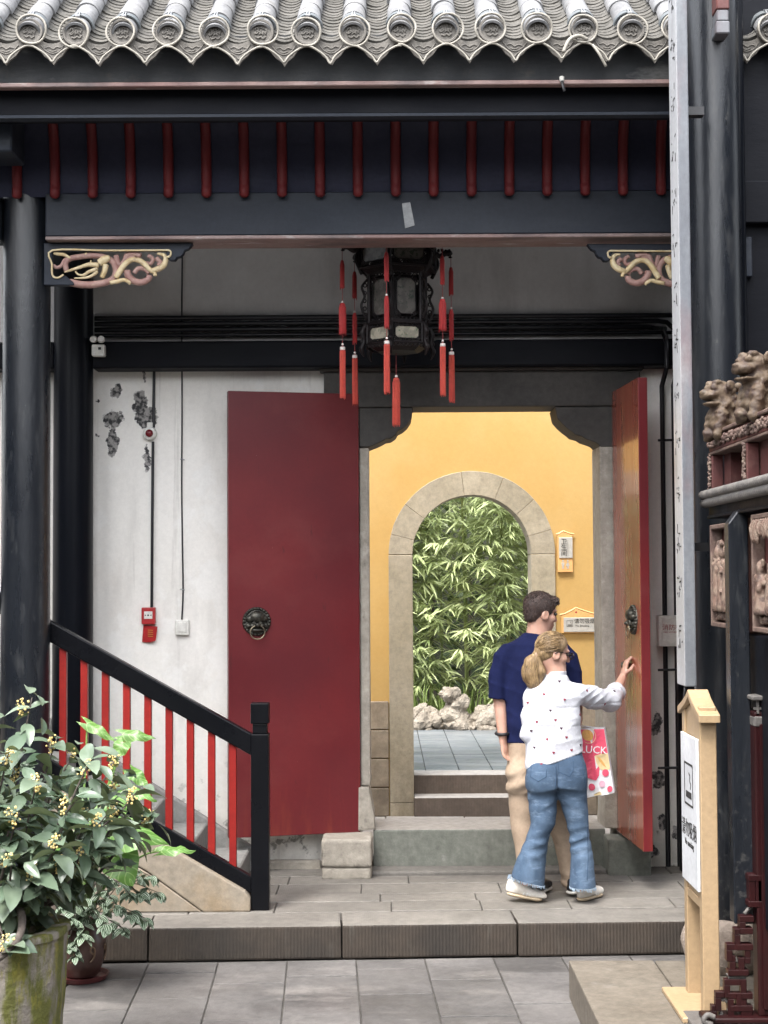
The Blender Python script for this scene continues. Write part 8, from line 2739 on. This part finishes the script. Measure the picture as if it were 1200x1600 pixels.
# ---- paper shopping bag
BYd = 9.22
Jb = lambda x, y, dy=0.0: P(x, y, BYd + dy)
bag = thing('shopping_bag', tuple(Jb(935, 1244)), 'red and white printed paper shopping bag with pink dots held beside the white shirt', 'bag')
c4 = [Jb(896, 1139), Jb(944, 1138), Jb(960, 1239), Jb(916, 1247)]
def bag_pt(u, v, off=0.0):
    p = (c4[0] * (1 - u) + c4[1] * u) * (1 - v) + (c4[3] * (1 - u) + c4[2] * u) * v
    return p + V3((0, off + .012 * math.sin(math.pi * u * 2.2) * (v) - .010 * math.exp(-((u - .52) / .10) ** 2), 0))
b = MB()
n = 10
fr_v = [bag_pt(i / n, j / n) for j in range(n + 1) for i in range(n + 1)]
bk_v = [p + V3((.02, .085, 0)) for p in fr_v]
q = lambda i, j: j * (n + 1) + i
fs = [(q(i, j), q(i, j + 1), q(i + 1, j + 1), q(i + 1, j)) for j in range(n) for i in range(n)]
N_ = (n + 1) ** 2
fs += [tuple(N_ + t for t in f[::-1]) for f in fs]
for j in range(n):
    fs.append((q(0, j), N_ + q(0, j), N_ + q(0, j + 1), q(0, j + 1)))
    fs.append((q(n, j), q(n, j + 1), N_ + q(n, j + 1), N_ + q(n, j)))
for i in range(n):
    fs.append((q(i, n), N_ + q(i, n), N_ + q(i + 1, n), q(i + 1, n)))
b.add(fr_v + bk_v, fs)
sheet = b.build('paper', M['paper_white'], bag, smooth=50)
def print_poly(uv, m_, lift, name='print'):
    b = MB(); k = 10
    pts = [bag_pt(u, v, -lift) for u, v in uv]
    c = sum(pts, V3((0, 0, 0))) / len(pts)
    cu_ = (sum(u for u, v in uv) / len(uv), sum(v for u, v in uv) / len(uv))
    rings = [[bag_pt(cu_[0] + (u - cu_[0]) * t / 4, cu_[1] + (v - cu_[1]) * t / 4, -lift) for u, v in uv] for t in range(1, 5)]
    m_n = len(uv)
    vs = [bag_pt(*cu_, -lift)] + [p for r_ in rings for p in r_]
    fs = [(0, 1 + i, 1 + (i + 1) % m_n) for i in range(m_n)]
    for t in range(3):
        fs += [(1 + t * m_n + i, 1 + (t + 1) * m_n + i, 1 + (t + 1) * m_n + (i + 1) % m_n, 1 + t * m_n + (i + 1) % m_n) for i in range(m_n)]
    b.add(vs, fs)
    return b.build(name, m_, sheet)
circ = lambda u, v, r, n=22: [(u + r * 2.15 * math.cos(6.283 * i / n), v + r * math.sin(6.283 * i / n)) for i in range(n)]
print_poly([(0.01, .01), (.35, .01), (.7, .01), (.99, .01), (.99, .2), (.99, .395), (.7, .40), (.52, .41), (.5, .6), (.35, .66), (.01, .66), (.01, .3)], M['print_pink'], .0022)
print_poly([(.54, .40), (.75, .385), (.99, .385), (.99, .52), (.99, .62), (.8, .66), (.62, .60), (.54, .5)], M['print_cream'], .0030)
print_poly([(.60, .42), (.70, .44), (.80, .52), (.86, .60), (.76, .56), (.66, .49)], M['print_gold'], .0038)
print_poly([(.02, .60), (.30, .58), (.52, .62), (.60, .56), (.62, .60), (.56, .70), (.44, .77), (.30, .75), (.10, .70)], M['print_pink'], .0042)
print_poly(circ(.42, .095, .085), M['print_gold'], .0046)
print_poly(circ(.80, .675, .055), M['print_pink'], .0050); print_poly(circ(.62, .83, .050), M['print_palepink'], .0050)
print_poly(circ(.86, .925, .046), M['print_pink'], .0050); print_poly(circ(.26, .86, .052), M['print_pink'], .0050); print_poly([(.28, .97), (.5, .93), (.55, .985), (.3, .99)], M['print_cream'], .0050)
pth = [bag_pt(.42 + .12 * 2.15 * math.cos(t), .095 + .12 * math.sin(t), -.0052) for t in [R(-60 + 16 * i) for i in range(12)]]
b = MB(); b.tube(pth, .0016, 4); b.build('print_ring', M['print_cream'], sheet)
lc_ = bag_pt(.52, .315, -.0105)
o = lettering('LUCK', .062, M['paper_white'], sheet, tuple(lc_)); o.rotation_euler = (R(90), R(4), 0)
b = MB()
hp = Jm(903, 1134, -.04)
for dy in (0.0, .07):
    b.tube(spline([bag_pt(.25, .0, dy), hp + V3((-.01, dy * .2, .0)), hp + V3((.012, dy * .2, .0)), bag_pt(.75, .0, dy)], 5), .003, 6)
b.build('handle', M['paper_white'], bag, smooth=True)
